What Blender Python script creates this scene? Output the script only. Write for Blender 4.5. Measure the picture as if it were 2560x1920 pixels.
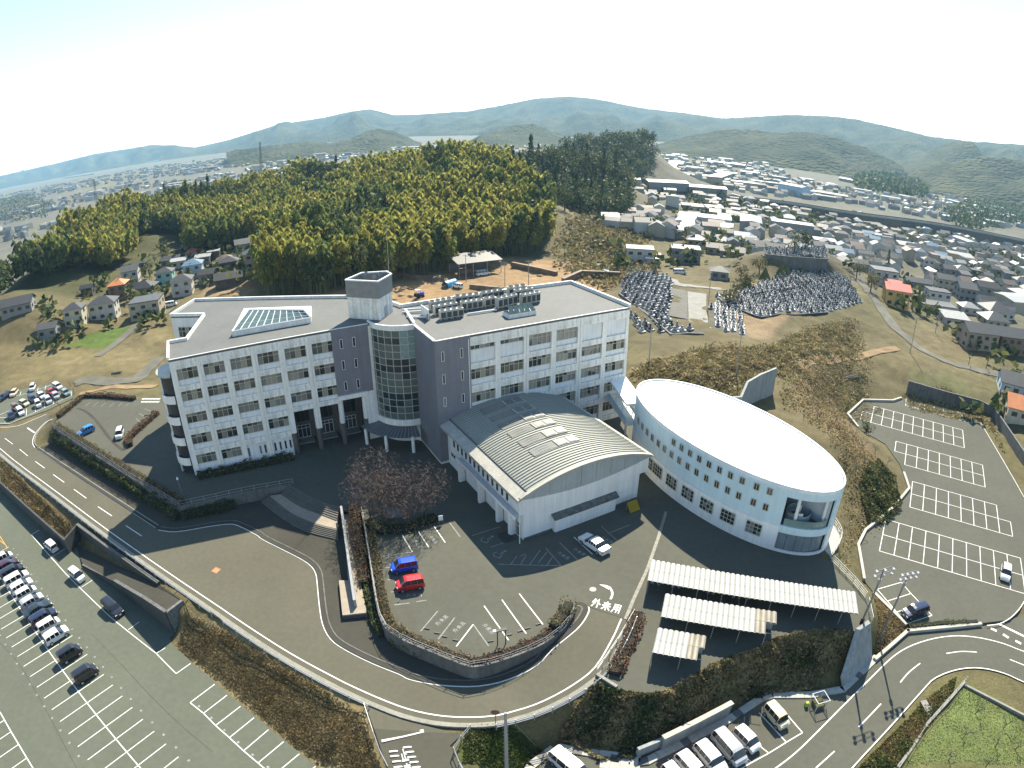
import bpy, bmesh, math, random
import numpy as np
from mathutils import Vector, Matrix, noise as mnoise

# ---------------------------------------------------------------- camera, sky, sun, exposure
SC = bpy.context.scene
for _o in list(bpy.data.objects):
    bpy.data.objects.remove(_o)
COL = SC.collection
CAM_H = 56.448
LENS = (1.6012097, 0.02518222, -0.01022367)      # r/f + k3 r^3 + k5 r^5, r in thousands of photo pixels
PITCH, ROLL = 0.41657825, -0.00425828
SUN_AZ, SUN_EL = math.radians(15.5), math.radians(45.0)
cd = bpy.data.cameras.new('drone_camera')
cam = bpy.data.objects.new('drone_camera', cd)
COL.objects.link(cam)
cd.type = 'PANO'
cd.panorama_type = 'FISHEYE_LENS_POLYNOMIAL'
cd.sensor_width, cd.sensor_height, cd.sensor_fit = 36.0, 27.0, 'HORIZONTAL'
cd.fisheye_fov = math.radians(170)
cd.fisheye_polynomial_k0 = 0.0
cd.fisheye_polynomial_k1 = -0.0447703089859941
cd.fisheye_polynomial_k2 = 0.0001470788751082187
cd.fisheye_polynomial_k3 = -2.8399806681755605e-05
cd.fisheye_polynomial_k4 = 1.0177040164868658e-06
cd.clip_start, cd.clip_end = 0.5, 30000.0
_c, _s, _cp, _sp = math.cos(ROLL), math.sin(ROLL), math.cos(PITCH), math.sin(PITCH)
_X, _Y, _Z = Vector((_c, _s*_sp, _s*_cp)), Vector((-_s, _c*_sp, _c*_cp)), -Vector((0, _cp, -_sp))
cam.matrix_world = Matrix(((_X[0], _Y[0], _Z[0], 0), (_X[1], _Y[1], _Z[1], 0), (_X[2], _Y[2], _Z[2], CAM_H), (0, 0, 0, 1)))
SC.camera = cam

world = bpy.data.worlds.new('World')
SC.world = world
world.use_nodes = True
_nt = world.node_tree
_bg = _nt.nodes['Background']
_sky = _nt.nodes.new('ShaderNodeTexSky')
_sky.sky_type = 'NISHITA'
_sky.sun_disc = False
_sky.sun_elevation, _sky.sun_rotation = SUN_EL, SUN_AZ
_sky.air_density, _sky.dust_density, _sky.ozone_density = 1.0, 0.0, 1.0
_nt.links.new(_sky.outputs[0], _bg.inputs[0])
_bg.inputs[1].default_value = 0.1
sd = bpy.data.lights.new('sun', 'SUN')
sd.energy, sd.angle, sd.color = 4.75, math.radians(0.53), (1.0, 0.92, 0.76)
sun = bpy.data.objects.new('sun', sd)
COL.objects.link(sun)
sun.rotation_euler = Vector((math.sin(SUN_AZ)*math.cos(SUN_EL), math.cos(SUN_AZ)*math.cos(SUN_EL), math.sin(SUN_EL))).to_track_quat('Z', 'Y').to_euler()
sun.location = (0, 0, 120)
vs = SC.view_settings
vs.view_transform, vs.look, vs.exposure, vs.gamma, vs.use_curve_mapping = 'Standard', 'None', 1.5, 1.0, False
SC.render.engine = 'CYCLES'
SC.cycles.use_denoising = True
SC.cycles.max_bounces = 6
SC.cycles.diffuse_bounces = 3
SC.cycles.glossy_bounces = 3
SC.cycles.transmission_bounces = 4
SC.cycles.transparent_max_bounces = 8
SC.cycles.volume_bounces = 0
SC.cycles.caustics_reflective = SC.cycles.caustics_refractive = False
RND = random.Random(7)

# ---------------------------------------------------------------- survey: photo pixel + height -> place on the ground
FR = dict(A1=(0,200,.4069),A2=(850,200,.4069),A3=(1660,200,.4069),A4=(350,650,.3617),A5=(800,650,.3617),A6=(1400,650,.4641),A7=(0,880,.3737),A8=(0,1300,.3737),
 B1=(600,1150,.3315),B2=(1000,1150,.3436),B3=(1500,1300,.3737),B4=(2000,900,.3618),B5=(2000,1450,.2833),B6=(800,1600,.3617),B7=(1500,600,.3165),B8=(2000,550,.3316),
 C1=(400,700,.25316),C2=(1000,680,.27125),C3=(0,1500,.25316),C4=(400,1500,.25316),C5=(2100,960,.20796),C6=(1550,1380,.29385),C7=(1060,960,.2622),C8=(0,950,.18987),D=(0,0,1.15732),N=(0,0,1.0))

def ray(fr, x, y):
    o = FR[fr]
    dx, dy = (o[0]+x*o[2]-1280)/1000, (o[1]+y*o[2]-960)/1000
    r = math.hypot(dx, dy)+1e-12
    th = r/LENS[0]+LENS[1]*r**3+LENS[2]*r**5
    a, b, c = dx/r*math.sin(th), -dy/r*math.sin(th), math.cos(th)
    return _X*a+_Y*b-_Z*c

def W(fr, x, y, z):
    d = ray(fr, x, y)
    t = (z-CAM_H)/d[2]
    return Vector((d[0]*t, d[1]*t, z))

def WD(fr, x, y, dist):
    d = ray(fr, x, y)
    t = dist/math.hypot(d[0], d[1])
    return Vector((d[0]*t, d[1]*t, CAM_H+d[2]*t))

def WF(fr, x, y, zf, it=6):
    z = 2.5
    for _ in range(it):
        p = W(fr, x, y, z)
        z = zf(p[0], p[1])
    return W(fr, x, y, z)

def WL(fr, pts, z):
    return [W(fr, a, b, z) for a, b in pts]

# ---------------------------------------------------------------- materials
MATS = {}
def M(name, col, rough=.75, var=.12, vs=.5, var2=.08, vs2=6.0, bump=0.0, metal=0.0, streak=0.0, spec=.4, coord='Object', col2=None, coat=0.0, transl=0.0, emit=None):
    if name in MATS:
        return MATS[name]
    m = bpy.data.materials.new(name)
    m.use_nodes = True
    nt = m.node_tree
    N, L = nt.nodes, nt.links
    b = N['Principled BSDF']
    b.inputs['Roughness'].default_value = rough
    b.inputs['Metallic'].default_value = metal
    b.inputs['Specular IOR Level'].default_value = spec
    b.inputs['Coat Weight'].default_value = coat
    tc = N.new('ShaderNodeTexCoord')
    src = tc.outputs['Object']
    if coord == 'World':
        g = N.new('ShaderNodeNewGeometry')
        src = g.outputs['Position']
    c1 = tuple(max(0, c*(1-var)) for c in col)
    c2 = tuple(min(1, c*(1+var)) for c in (col2 or col))
    n1 = N.new('ShaderNodeTexNoise'); n1.inputs['Scale'].default_value = vs; n1.inputs['Detail'].default_value = 5
    L.new(src, n1.inputs['Vector'])
    r1 = N.new('ShaderNodeValToRGB')
    r1.color_ramp.elements[0].position, r1.color_ramp.elements[1].position = .32, .68
    r1.color_ramp.elements[0].color, r1.color_ramp.elements[1].color = (*c1, 1), (*c2, 1)
    L.new(n1.outputs['Fac'], r1.inputs[0])
    out = r1.outputs[0]
    def mul(out, scale, amount, mapping=None):
        n2 = N.new('ShaderNodeTexNoise'); n2.inputs['Scale'].default_value = scale; n2.inputs['Detail'].default_value = 4
        s = src
        if mapping:
            mp = N.new('ShaderNodeMapping'); mp.inputs['Scale'].default_value = mapping
            L.new(src, mp.inputs[0]); s = mp.outputs[0]
        L.new(s, n2.inputs['Vector'])
        mr = N.new('ShaderNodeMapRange'); mr.inputs[1].default_value, mr.inputs[2].default_value = .3, .7
        mr.inputs[3].default_value, mr.inputs[4].default_value = 1-amount, 1+amount*.6
        L.new(n2.outputs['Fac'], mr.inputs[0])
        mx = N.new('ShaderNodeMix'); mx.data_type = 'RGBA'; mx.blend_type = 'MULTIPLY'; mx.inputs[0].default_value = 1
        L.new(out, mx.inputs[6]); L.new(mr.outputs[0], mx.inputs[7])
        return mx.outputs[2], n2
    out, nn = mul(out, vs2, var2)
    if streak:
        out, _ = mul(out, 1.0, streak, (2.2, 2.2, .12))
    L.new(out, b.inputs['Base Color'])
    if bump:
        bp = N.new('ShaderNodeBump'); bp.inputs['Strength'].default_value = bump; bp.inputs['Distance'].default_value = .05
        L.new(nn.outputs['Fac'], bp.inputs['Height']); L.new(bp.outputs[0], b.inputs['Normal'])
    if transl:
        t = N.new('ShaderNodeBsdfTranslucent'); L.new(out, t.inputs[0])
        ms = N.new('ShaderNodeMixShader'); ms.inputs[0].default_value = transl
        L.new(b.outputs[0], ms.inputs[1]); L.new(t.outputs[0], ms.inputs[2])
        L.new(ms.outputs[0], N['Material Output'].inputs[0])
    MATS[name] = m
    return m

def attr_material(name, rough=.9, v=.22, scale=.35, fine=3.0):
    m = bpy.data.materials.new(name); m.use_nodes = True
    nt = m.node_tree; N, L = nt.nodes, nt.links
    b = N['Principled BSDF']; b.inputs['Roughness'].default_value = rough; b.inputs['Specular IOR Level'].default_value = .15
    a = N.new('ShaderNodeAttribute'); a.attribute_name = 'ground_colour'
    g = N.new('ShaderNodeNewGeometry')
    out = a.outputs['Color']
    for sc_, am in ((scale*.12, v), (scale, v), (fine, v*1.2)):
        n = N.new('ShaderNodeTexNoise'); n.inputs['Scale'].default_value = sc_; n.inputs['Detail'].default_value = 6; n.inputs['Roughness'].default_value = .65
        L.new(g.outputs['Position'], n.inputs['Vector'])
        mr = N.new('ShaderNodeMapRange'); mr.inputs[1].default_value, mr.inputs[2].default_value = .3, .7
        mr.inputs[3].default_value, mr.inputs[4].default_value = 1-am, 1+am
        L.new(n.outputs['Fac'], mr.inputs[0])
        mx = N.new('ShaderNodeMix'); mx.data_type = 'RGBA'; mx.blend_type = 'MULTIPLY'; mx.inputs[0].default_value = 1
        L.new(out, mx.inputs[6]); L.new(mr.outputs[0], mx.inputs[7]); out = mx.outputs[2]
    L.new(out, b.inputs['Base Color'])
    bp = N.new('ShaderNodeBump'); bp.inputs['Strength'].default_value = .6; bp.inputs['Distance'].default_value = .25
    L.new(n.outputs['Fac'], bp.inputs['Height']); L.new(bp.outputs[0], b.inputs['Normal'])
    return m

ASPH = M('asphalt_worn', (0.094,0.102,0.076), rough=.85, var=0.07, vs=.09, var2=.08, vs2=1.3, coord='World', bump=.1, spec=.08)
ASPH_R = M('asphalt_road', (0.093,0.088,0.064), rough=.85, var=0.06, vs=.12, var2=.08, vs2=1.6, coord='World', bump=.1, spec=.08)
ASPH_D = M('asphalt_dark', (0.052,0.049,0.039), rough=.85, var=0.1, vs=.15, var2=.08, vs2=1.5, coord='World', spec=.08)
ASPH_N = M('asphalt_new', (0.082,0.082,0.064), rough=.85, var=0.06, vs=.1, var2=.08, vs2=1.5, coord='World', spec=.08)
PAINT = M('road_paint', (0.576,0.576,0.528), rough=.6, var=.08, vs=2, var2=.22, vs2=7, coord='World')
PAINT_OLD = M('road_paint_worn', (0.198,0.2035,0.187), rough=.7, var=.2, vs=2, var2=.35, vs2=6, coord='World')
CONC = M('concrete', (0.198,0.1925,0.165), var=.12, vs=.4, var2=.15, vs2=3, coord='World', streak=.15)
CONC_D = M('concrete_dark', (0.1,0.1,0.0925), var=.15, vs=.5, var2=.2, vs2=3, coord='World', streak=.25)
RAMPW = M('shaded_wall_concrete', (.05,.052,.05), var=.15, vs=.5, var2=.2, vs2=3, coord='World', streak=.25)  # concrete colour darkened to carry the shade on walls facing away from the sun
CONC_L = M('concrete_pale', (0.338,0.325,0.273), var=.1, vs=.5, var2=.12, vs2=4, coord='World', streak=.1)
KERB = M('kerb_stone', (0.2,0.1925,0.155), var=.12, vs=1, var2=.2, vs2=5, coord='World')
METAL = M('galvanised_metal', (0.252,0.264,0.27), rough=.45, metal=.3, var=.08, vs=1)
WHITE = M('white_wall_paint', (.68,.665,.61), rough=.7, var=.05, vs=.35, var2=.08, vs2=2.5, streak=.14)
WHITE_R = M('white_roof_metal', (.80,.80,.76), rough=.55, var=.04, vs=.5, var2=.05, vs2=4)

# ---------------------------------------------------------------- mesh building
class MB:
    def __init__(s):
        s.v, s.f, s.m = [], [], []
    def add(s, vs, fs, mi=0):
        o = len(s.v)
        s.v.extend([tuple(v) for v in vs])
        s.f.extend([tuple(i+o for i in f) for f in fs])
        s.m.extend([mi]*len(fs))
        return s
    def box(s, c, d, mi=0, rz=0.0, R=None):
        x, y, z = d[0]/2, d[1]/2, d[2]/2
        vs = [Vector((a*x, b*y, e*z)) for e in (-1, 1) for b in (-1, 1) for a in (-1, 1)]
        if R is None:
            R = Matrix.Rotation(rz, 3, 'Z')
        c = Vector(c)
        return s.add([R @ v+c for v in vs], [(0,2,3,1),(4,5,7,6),(0,1,5,4),(2,6,7,3),(1,3,7,5),(0,4,6,2)], mi)
    def prism(s, poly, z0, z1, mi=0, cap=True, bottom=False):
        n = len(poly)
        zz0 = z0 if hasattr(z0, '__len__') else [z0]*n
        zz1 = z1 if hasattr(z1, '__len__') else [z1]*n
        a = sum(poly[i][0]*poly[(i+1) % n][1]-poly[(i+1) % n][0]*poly[i][1] for i in range(n))
        idx = list(range(n)) if a > 0 else list(range(n))[::-1]
        vs = [(poly[i][0], poly[i][1], zz0[i]) for i in idx]+[(poly[i][0], poly[i][1], zz1[i]) for i in idx]
        fs = [(i, (i+1) % n, n+(i+1) % n, n+i) for i in range(n)]
        if cap: fs.append(tuple(range(n, 2*n)))
        if bottom: fs.append(tuple(range(n-1, -1, -1)))
        return s.add(vs, fs, mi)
    def strip(s, A, B, mi=0):
        n = len(A)
        return s.add(list(A)+list(B), [(i, i+1, n+i+1, n+i) for i in range(n-1)], mi)
    def tube(s, pts, rad, k=6, mi=0, cap=True):
        pts = [Vector(p) for p in pts]
        rad = rad if hasattr(rad, '__len__') else [rad]*len(pts)
        o = len(s.v)
        prev = None
        for i, p in enumerate(pts):
            t = (pts[min(i+1, len(pts)-1)]-pts[max(i-1, 0)])
            t = t.normalized() if t.length > 1e-9 else Vector((0, 0, 1))
            if prev is None:
                a = t.cross(Vector((0, 0, 1)) if abs(t[2]) < .9 else Vector((1, 0, 0))).normalized()
            else:
                a = (prev-t*prev.dot(t)).normalized()
            prev = a
            b = t.cross(a)
            for j in range(k):
                w = 2*math.pi*j/k
                s.v.append(tuple(p+(a*math.cos(w)+b*math.sin(w))*rad[i]))
        n = len(pts)
        for i in range(n-1):
            for j in range(k):
                s.f.append((o+i*k+j, o+i*k+(j+1) % k, o+(i+1)*k+(j+1) % k, o+(i+1)*k+j)); s.m.append(mi)
        if cap:
            s.f.append(tuple(o+j for j in range(k))[::-1]); s.m.append(mi)
            s.f.append(tuple(o+(n-1)*k+j for j in range(k))); s.m.append(mi)
        return s
    def cyl(s, c, r, h, k=12, mi=0, r2=None):
        c = Vector(c)
        return s.tube([c, c+Vector((0, 0, h))], [r, r if r2 is None else r2], k, mi)
    def wall(s, pts, z0, z1, th, mi=0, off=0.0):
        """upright wall along a polyline, thickness th, z0/z1 scalars or lists"""
        n = len(pts)
        zz0 = z0 if hasattr(z0, '__len__') else [z0]*n
        zz1 = z1 if hasattr(z1, '__len__') else [z1]*n
        A = offset(pts, off+th/2); B = offset(pts, off-th/2)
        o = len(s.v)
        for i in range(n):
            s.v += [(A[i][0], A[i][1], zz0[i]), (A[i][0], A[i][1], zz1[i]), (B[i][0], B[i][1], zz1[i]), (B[i][0], B[i][1], zz0[i])]
        for i in range(n-1):
            a, b = o+4*i, o+4*i+4
            for j in range(3):
                s.f.append((a+j, b+j, b+j+1, a+j+1)); s.m.append(mi)
        s.f.append((o, o+1, o+2, o+3)); s.m.append(mi)
        e = o+4*(n-1)
        s.f.append((e+3, e+2, e+1, e)); s.m.append(mi)
        return s
    def build(s, name, mats, parent=None, smooth=False, loc=None, rz=0.0):
        me = bpy.data.meshes.new(name)
        me.from_pydata(s.v, [], s.f)
        mats = mats if isinstance(mats, (list, tuple)) else [mats]
        for m in mats:
            me.materials.append(m)
        if len(mats) > 1:
            me.polygons.foreach_set('material_index', s.m)
        if smooth:
            me.polygons.foreach_set('use_smooth', [True]*len(me.polygons))
        me.update()
        return link(name, me, parent, loc, rz)

def link(name, me, parent=None, loc=None, rz=0.0, scale=None):
    o = bpy.data.objects.new(name, me)
    COL.objects.link(o)
    if parent is not None:
        o.parent = parent
    if loc is not None:
        o.location = loc
    if rz:
        o.rotation_euler = (0, 0, rz)
    if scale is not None:
        o.scale = scale
    return o

def tag(o, label, cat, group=None):
    o['label'] = label; o['category'] = cat
    if group: o['group'] = group
    return o
def thing(name, label, cat, loc=(0, 0, 0), rz=0.0, group=None):
    return tag(link(name, None, None, loc, rz), label, cat, group)
def struct(o):
    o['kind'] = 'structure'; return o
def stuff(o, label=None, cat=None):
    o['kind'] = 'stuff'
    if label: o['label'] = label
    if cat: o['category'] = cat
    return o

def offset(pts, d):
    """polyline moved sideways by d (left positive)"""
    n = len(pts); out = []
    P_ = [Vector((p[0], p[1])) for p in pts]
    for i in range(n):
        t1 = (P_[i]-P_[i-1]).normalized() if i > 0 else None
        t2 = (P_[i+1]-P_[i]).normalized() if i < n-1 else None
        if t1 is None: t1 = t2
        if t2 is None: t2 = t1
        n1, n2 = Vector((-t1[1], t1[0])), Vector((-t2[1], t2[0]))
        m = n1+n2
        m = m.normalized() if m.length > 1e-6 else n1
        k = d/max(.35, m.dot(n1))
        out.append(Vector((P_[i][0]+m[0]*k, P_[i][1]+m[1]*k, pts[i][2] if len(pts[i]) > 2 else 0)))
    return out

def smooth_line(pts, n=4):
    """Catmull-Rom through the points"""
    pts = [Vector(p) for p in pts]
    q = [pts[0]*2-pts[1]]+pts+[pts[-1]*2-pts[-2]]
    out = []
    for i in range(1, len(q)-2):
        a, b, c, d = q[i-1], q[i], q[i+1], q[i+2]
        for j in range(n):
            t = j/n
            out.append(.5*((2*b)+(c-a)*t+(2*a-5*b+4*c-d)*t*t+(3*b-a-3*c+d)*t**3))
    out.append(pts[-1])
    return out

def sheet(name, poly, zf, mat, step=3.0, skirt=.5, lift=0.0, parent=None):
    bm = bmesh.new()
    vs = [bm.verts.new((p[0], p[1], 0)) for p in poly]
    f = bm.faces.new(vs)
    if f.normal.z < 0 or (f.normal_update() or f.normal.z < 0):
        f.normal_flip()
    bmesh.ops.triangulate(bm, faces=bm.faces[:])
    xs = [p[0] for p in poly]; ys = [p[1] for p in poly]
    if callable(zf):
        for ax, lo, hi in ((0, min(xs), max(xs)), (1, min(ys), max(ys))):
            t = lo+step
            while t < hi:
                co = [0, 0, 0]; co[ax] = t; no = [0, 0, 0]; no[ax] = 1
                bmesh.ops.bisect_plane(bm, geom=bm.verts[:]+bm.edges[:]+bm.faces[:], plane_co=co, plane_no=no)
                t += step
    for v in bm.verts:
        v.co.z = (zf(v.co.x, v.co.y) if callable(zf) else zf)+lift
    if skirt:
        be = [e for e in bm.edges if len(e.link_faces) == 1]
        r = bmesh.ops.extrude_edge_only(bm, edges=be)
        for v in [g for g in r['geom'] if isinstance(g, bmesh.types.BMVert)]:
            v.co.z -= skirt
    bmesh.ops.recalc_face_normals(bm, faces=bm.faces[:])
    up = sum(f.normal.z*f.calc_area() for f in bm.faces)
    if up < 0:
        bmesh.ops.reverse_faces(bm, faces=bm.faces[:])
    me = bpy.data.meshes.new(name)
    bm.to_mesh(me); bm.free()
    me.materials.append(mat)
    return link(name, me, parent)

_quad = {}
def flat_quad(name, a, b, width, z, mat, parent, zb=None):
    """a painted line from a to b as its own object sharing one unit quad per material"""
    if mat.name not in _quad:
        me = bpy.data.meshes.new('painted_line')
        me.from_pydata([(-.5,-.5,0),(.5,-.5,0),(.5,.5,0),(-.5,.5,0)], [], [(0,1,2,3)])
        me.materials.append(mat); _quad[mat.name] = me
    a, b = Vector(a), Vector(b)
    d = b-a; L_ = math.hypot(d[0], d[1])
    o = bpy.data.objects.new(name, _quad[mat.name]); COL.objects.link(o)
    o.parent = parent
    zb = z if zb is None else zb
    o.location = ((a[0]+b[0])/2, (a[1]+b[1])/2, (z+zb)/2)
    o.rotation_euler = (0, -math.atan2(zb-z, L_), math.atan2(d[1], d[0]))
    o.scale = (L_, width, 1)
    return o

def ribbon(name, pts, width, zf, mat, parent=None, lift=.004):
    A = offset(pts, width/2); B = offset(pts, -width/2)
    mb = MB()
    g = zf if callable(zf) else (lambda x, y: zf)
    A = [Vector((p[0], p[1], g(p[0], p[1])+lift)) for p in A]; B = [Vector((p[0], p[1], g(p[0], p[1])+lift)) for p in B]
    mb.strip(B, A)
    return mb.build(name, mat, parent)
# ---------------------------------------------------------------- levels and outlines of the place
ZP, ZL, ZR, ZQ = 5.0, 0.0, 0.3, 0.0      # school yard, lower left lot, right lot, right-hand road
_prof = [(-150,122,1.6),(-97,92,2.0),(-75,80,2.5),(-51,65,3.1),(-36,52,3.3),(-22,42,3.2),(-8,36.5,3.1),(2,37.3,3.3),(9,41.5,4.3),(12.5,46,4.98),(16,52,5.0),(20,60,5.0)]
def road_z(x, y):
    for (x0, y0, z0), (x1, y1, z1) in zip(_prof[:-1], _prof[1:]):
        dx, dy = x1-x0, y1-y0
        t = max(0, min(1, ((x-x0)*dx+(y-y0)*dy)/(dx*dx+dy*dy)))
        d = (x-x0-dx*t)**2+(y-y0-dy*t)**2
        w = 1/(d+1.5)**2.4
        road_z.s += w*(z0+(z1-z0)*t); road_z.w += w
    r = road_z.s/road_z.w; road_z.s = road_z.w = 0.0
    return min(r, ZP-.02)
road_z.s = road_z.w = 0.0
def RL(*segs):
    return [WF(fr, a, b, road_z) for fr, pts in segs for a, b in pts]

OUTER = smooth_line(RL(('A7', [(0,645),(95,725),(400,952),(710,1185),(1050,1425),(1390,1655)]), ('C4', [(850,250),(1290,530),(1750,780)]),
  ('B6', [(200,310),(400,400),(600,475),(800,520),(1000,535),(1200,525),(1350,490),(1550,420),(1750,310),(1900,190)]), ('B2', [(1540,1310),(1610,1155)])), 3)
INNER1 = RL(('A7', [(245,650),(500,820),(800,1018),(1040,1175)]))
INNER0 = smooth_line(RL(('C8', [(690,515),(600,560),(500,660),(440,760),(432,840),(460,890)])), 4)
INNER2 = smooth_line(RL(('A7', [(1060,1190),(1180,1202),(1400,1166),(1540,1150),(1610,1168),(1720,1222)]), ('B1', [(180,600),(400,710),(520,780),(575,850),(590,950),(605,1100),(630,1240),(690,1350),(800,1430),(1000,1530),(1200,1610)]),
  ('B6', [(620,268),(760,298),(900,315),(1100,315),(1300,270),(1500,170)]), ('B2', [(1100,1380),(1280,1230),(1350,1140),(1370,1080),(1340,1045),(1300,1035)])), 3)
VWALL = smooth_line(WL('B1', [(918,360),(945,520),(985,770),(1050,1140),(1160,1290)], 5.9)+WL('B1', [(1450,1420),(1620,1490)], 5.9)+WL('B2', [(520,1475),(640,1458),(900,1372),(1100,1272),(1230,1145),(1275,1050)], 5.9), 3)
VWALL = [Vector((p[0], p[1], ZP)) for p in VWALL]
HW = [W('A7', 350, 478, 6.0), W('A7', 1190, 1000, 6.0), W('A7', 1640, 902, 6.0), W('B1', 395, 140, 6.0)]
HW = [Vector((p[0], p[1], ZP)) for p in HW]
ARC_T1 = smooth_line(WL('B1', [(375,185),(500,258),(620,312),(755,350)], 5.0), 4)
ARC_B1 = smooth_line(WL('B1', [(315,258),(450,345),(590,402),(732,455)], 4.2), 4)
ARC_T2 = smooth_line(WL('B1', [(225,270),(380,392),(550,470),(738,522)], 4.2), 4)
ARC_B2 = smooth_line(WL('B1', [(165,318),(320,440),(500,540),(745,607)], 3.35), 4)
BIKE = WL('B3', [(230,640),(150,830),(60,960),(-40,1070),(110,1130),(220,1158),(340,1170),(500,1110),(700,1000),(870,900),(960,905),(1030,870),(1160,790),(1300,750),(1440,737),(1600,745),(1700,745),(1800,700),(1790,540),(1560,280)], ZP)
ENTR = [INNER2[-1], OUTER[-1]]
YARD = [HW[0], HW[1], HW[2], HW[3]]+ARC_T1+[W('B1', 800, 372, ZP)]+VWALL+[W('B2', 1300, 1040, ZP), W('B2', 1650, 1160, ZP)]+BIKE+\
  [Vector((31.946+(20.6*math.cos(a)*math.cos(-1.05144)-9.3*math.sin(a)*math.sin(-1.05144)), 77.287+(20.6*math.cos(a)*math.sin(-1.05144)+9.3*math.sin(a)*math.cos(-1.05144)), 5)) for a in (-.15, .2, .6, 1.0, 1.5, 2.0, 2.5)]+\
  [Vector(p) for p in ((24,108,5),(14,121,5),(-20,113,5),(-66,118,5))]+WL('C8', [(2090,262),(1790,262),(1110,225),(930,330),(760,500)], ZP)
RAMP = [W('A7', 500, 1278, 0), W('A7', 555, 1425, 0), W('A8', 965, 525, 2.6), W('A8', 1108, 612, 3.3), W('A8', 1222, 535, 3.3), W('A8', 1060, 422, 3.3)]
_r0, _r1 = (RAMP[0]+RAMP[1])/2, (RAMP[4]+RAMP[5])/2
def ramp_z(x, y):
    d = _r1-_r0
    t = ((x-_r0[0])*d[0]+(y-_r0[1])*d[1])/(d[0]**2+d[1]**2)
    return 3.25*max(0, min(1, t))
LOT_L = [W('A7', 0, 905, 0), W('A7', 430, 1290, 0), W('A7', 500, 1278, 0), W('A7', 555, 1425, 0)]+[W('A8', 760, 400, 1.6), W('A8', 965, 520, 3.1), W('A8', 1110, 615, 3.75), W('A8', 1135, 790, 0)]+WL('C4', [(125,445),(300,600),(545,810),(860,1080),(1220,1380),(1560,1659),(1800,1840)], 0)+\
  [Vector(p) for p in ((-8,24,0),(-20,8,0),(-70,8,0),(-140,60,0),(-140,80,0))]
SIDE = [Vector((p[0], p[1], 0)) for p in INNER1+INNER2]+[W('B2', 1000, 1200, 4), W('B1', 1150, 1000, 4), W('B1', 1020, 500, 4), W('B1', 700, 250, 4), W('A7', 1300, 880, 4), W('A7', 1180, 900, 4), W('A7', 500, 480, 4)]
SIDEROAD = [WF('B6', *p, road_z) for p in ((310,440),(600,560),(760,600),(980,650))]+WL('B6', [(905,770),(1000,950)], 1.6)+[Vector((0.5,27,0.2)), Vector((-9,25,0.1))]+WL('B6', [(470,900),(400,700)], 1.5)
def side_z(x, y):
    return max(0.05, min(road_z(x, y)-.02, .05+(y-25.5)/(36.0-25.5)*3.0))
LOT_R = WL('C5', [(770,150),(1640,375),(2212,1370)], ZR)+[W('N', 2640, 1420, ZR), W('N', 2680, 1520, ZR)]+WL('B5', [(1980,200),(1850,350),(1600,380),(1440,350),(960,395),(650,110)], ZR)+\
  WL('B4', [(440,1520),(400,1285),(450,1190),(640,1030),(750,895),(720,790),(690,720),(590,580),(400,470),(328,382),(435,285),(600,290),(690,270)], ZR)
R_OUT = smooth_line([W('N', 2750, 1720, ZQ), W('N', 2650, 1655, ZQ)]+WL('B5', [(1977,630),(1800,562),(1600,512),(1400,492),(1200,512),(1000,572),(850,655),(700,790),(350,1140),(0,1490)], ZQ)+WL('B3', [(1190,1650)], ZQ)+[W('N', 1840, 1990, ZQ)], 3)
R_IN = smooth_line([W('N', 2750, 1800, ZQ), W('N', 2650, 1740, ZQ)]+WL('B5', [(1977,900),(1800,822),(1600,777),(1400,787),(1200,860),(1080,975),(800,1290),(460,1659)], ZQ)+[W('N', 2060, 2010, ZQ)], 3)
KERBLINE = WL('B3', [(1873,930),(1640,1155),(1420,1195),(1160,1195),(1095,1215),(870,1362),(400,1602),(330,1640),(250,1650),(0,1610)], ZQ)+WL('B6', [(2212,850),(1740,790),(1640,770),(1490,885)], ZQ)+[W('N', 1300, 1990, ZQ)]
ROAD_R = [Vector(p) for p in R_IN]+[W('N', 1700, 2080, ZQ), W('N', 1320, 2080, ZQ)]+KERBLINE[::-1]+WL('B5', [(640,700),(950,450),(1600,385),(1850,352),(1977,300)], ZQ)+[W('N', 2750, 1560, ZQ)]
ROAD_RZ = [Vector(p) for p in R_IN]+[W('N', 1700, 2080, ZQ), W('N', 1320, 2080, ZQ)]+offset(KERBLINE, -1.1)[::-1]+WL('B5', [(640,700),(950,450),(1600,385),(1850,352),(1977,300)], ZQ)+[W('N', 2750, 1560, ZQ)]
LOT_F = [WF('C8', *p, road_z) for p in ((-200,260),(0,200),(330,110),(720,40),(960,120),(960,240),(620,400),(130,575),(-200,600))]
CONSTR = WL('A2', [(-400,1250),(330,1190),(380,1160),(640,1100),(1020,1090),(1300,1110),(1480,1130),(1780,1190),(1640,1300),(1380,1330),(700,1430),(100,1430),(-150,1400)], 5.0)
CEM1 = WL('B7', [(245,245),(560,300),(540,640),(700,710),(820,720),(560,745),(380,590),(150,420)], 8.0)
CEM2 = WL('B7', [(925,440),(1200,385),(1500,260),(1650,235),(1945,300),(2060,490),(1800,570),(1420,580),(1270,605),(1000,505)], 8.5)
CEM3 = WL('B7', [(870,505),(1030,495),(1110,580),(1185,775),(1040,725),(890,690)], 8.0)
CEM4 = WL('B7', [(1310,75),(1500,70),(1790,75),(1800,150),(1500,125),(1305,112)], 14.0)
OVAL_C, OVAL_A, OVAL_B, OVAL_R = Vector((31.8, 76.8, 0)), 20.6, 9.3, math.atan2(60.5-94.0, 43.0-20.5)

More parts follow.
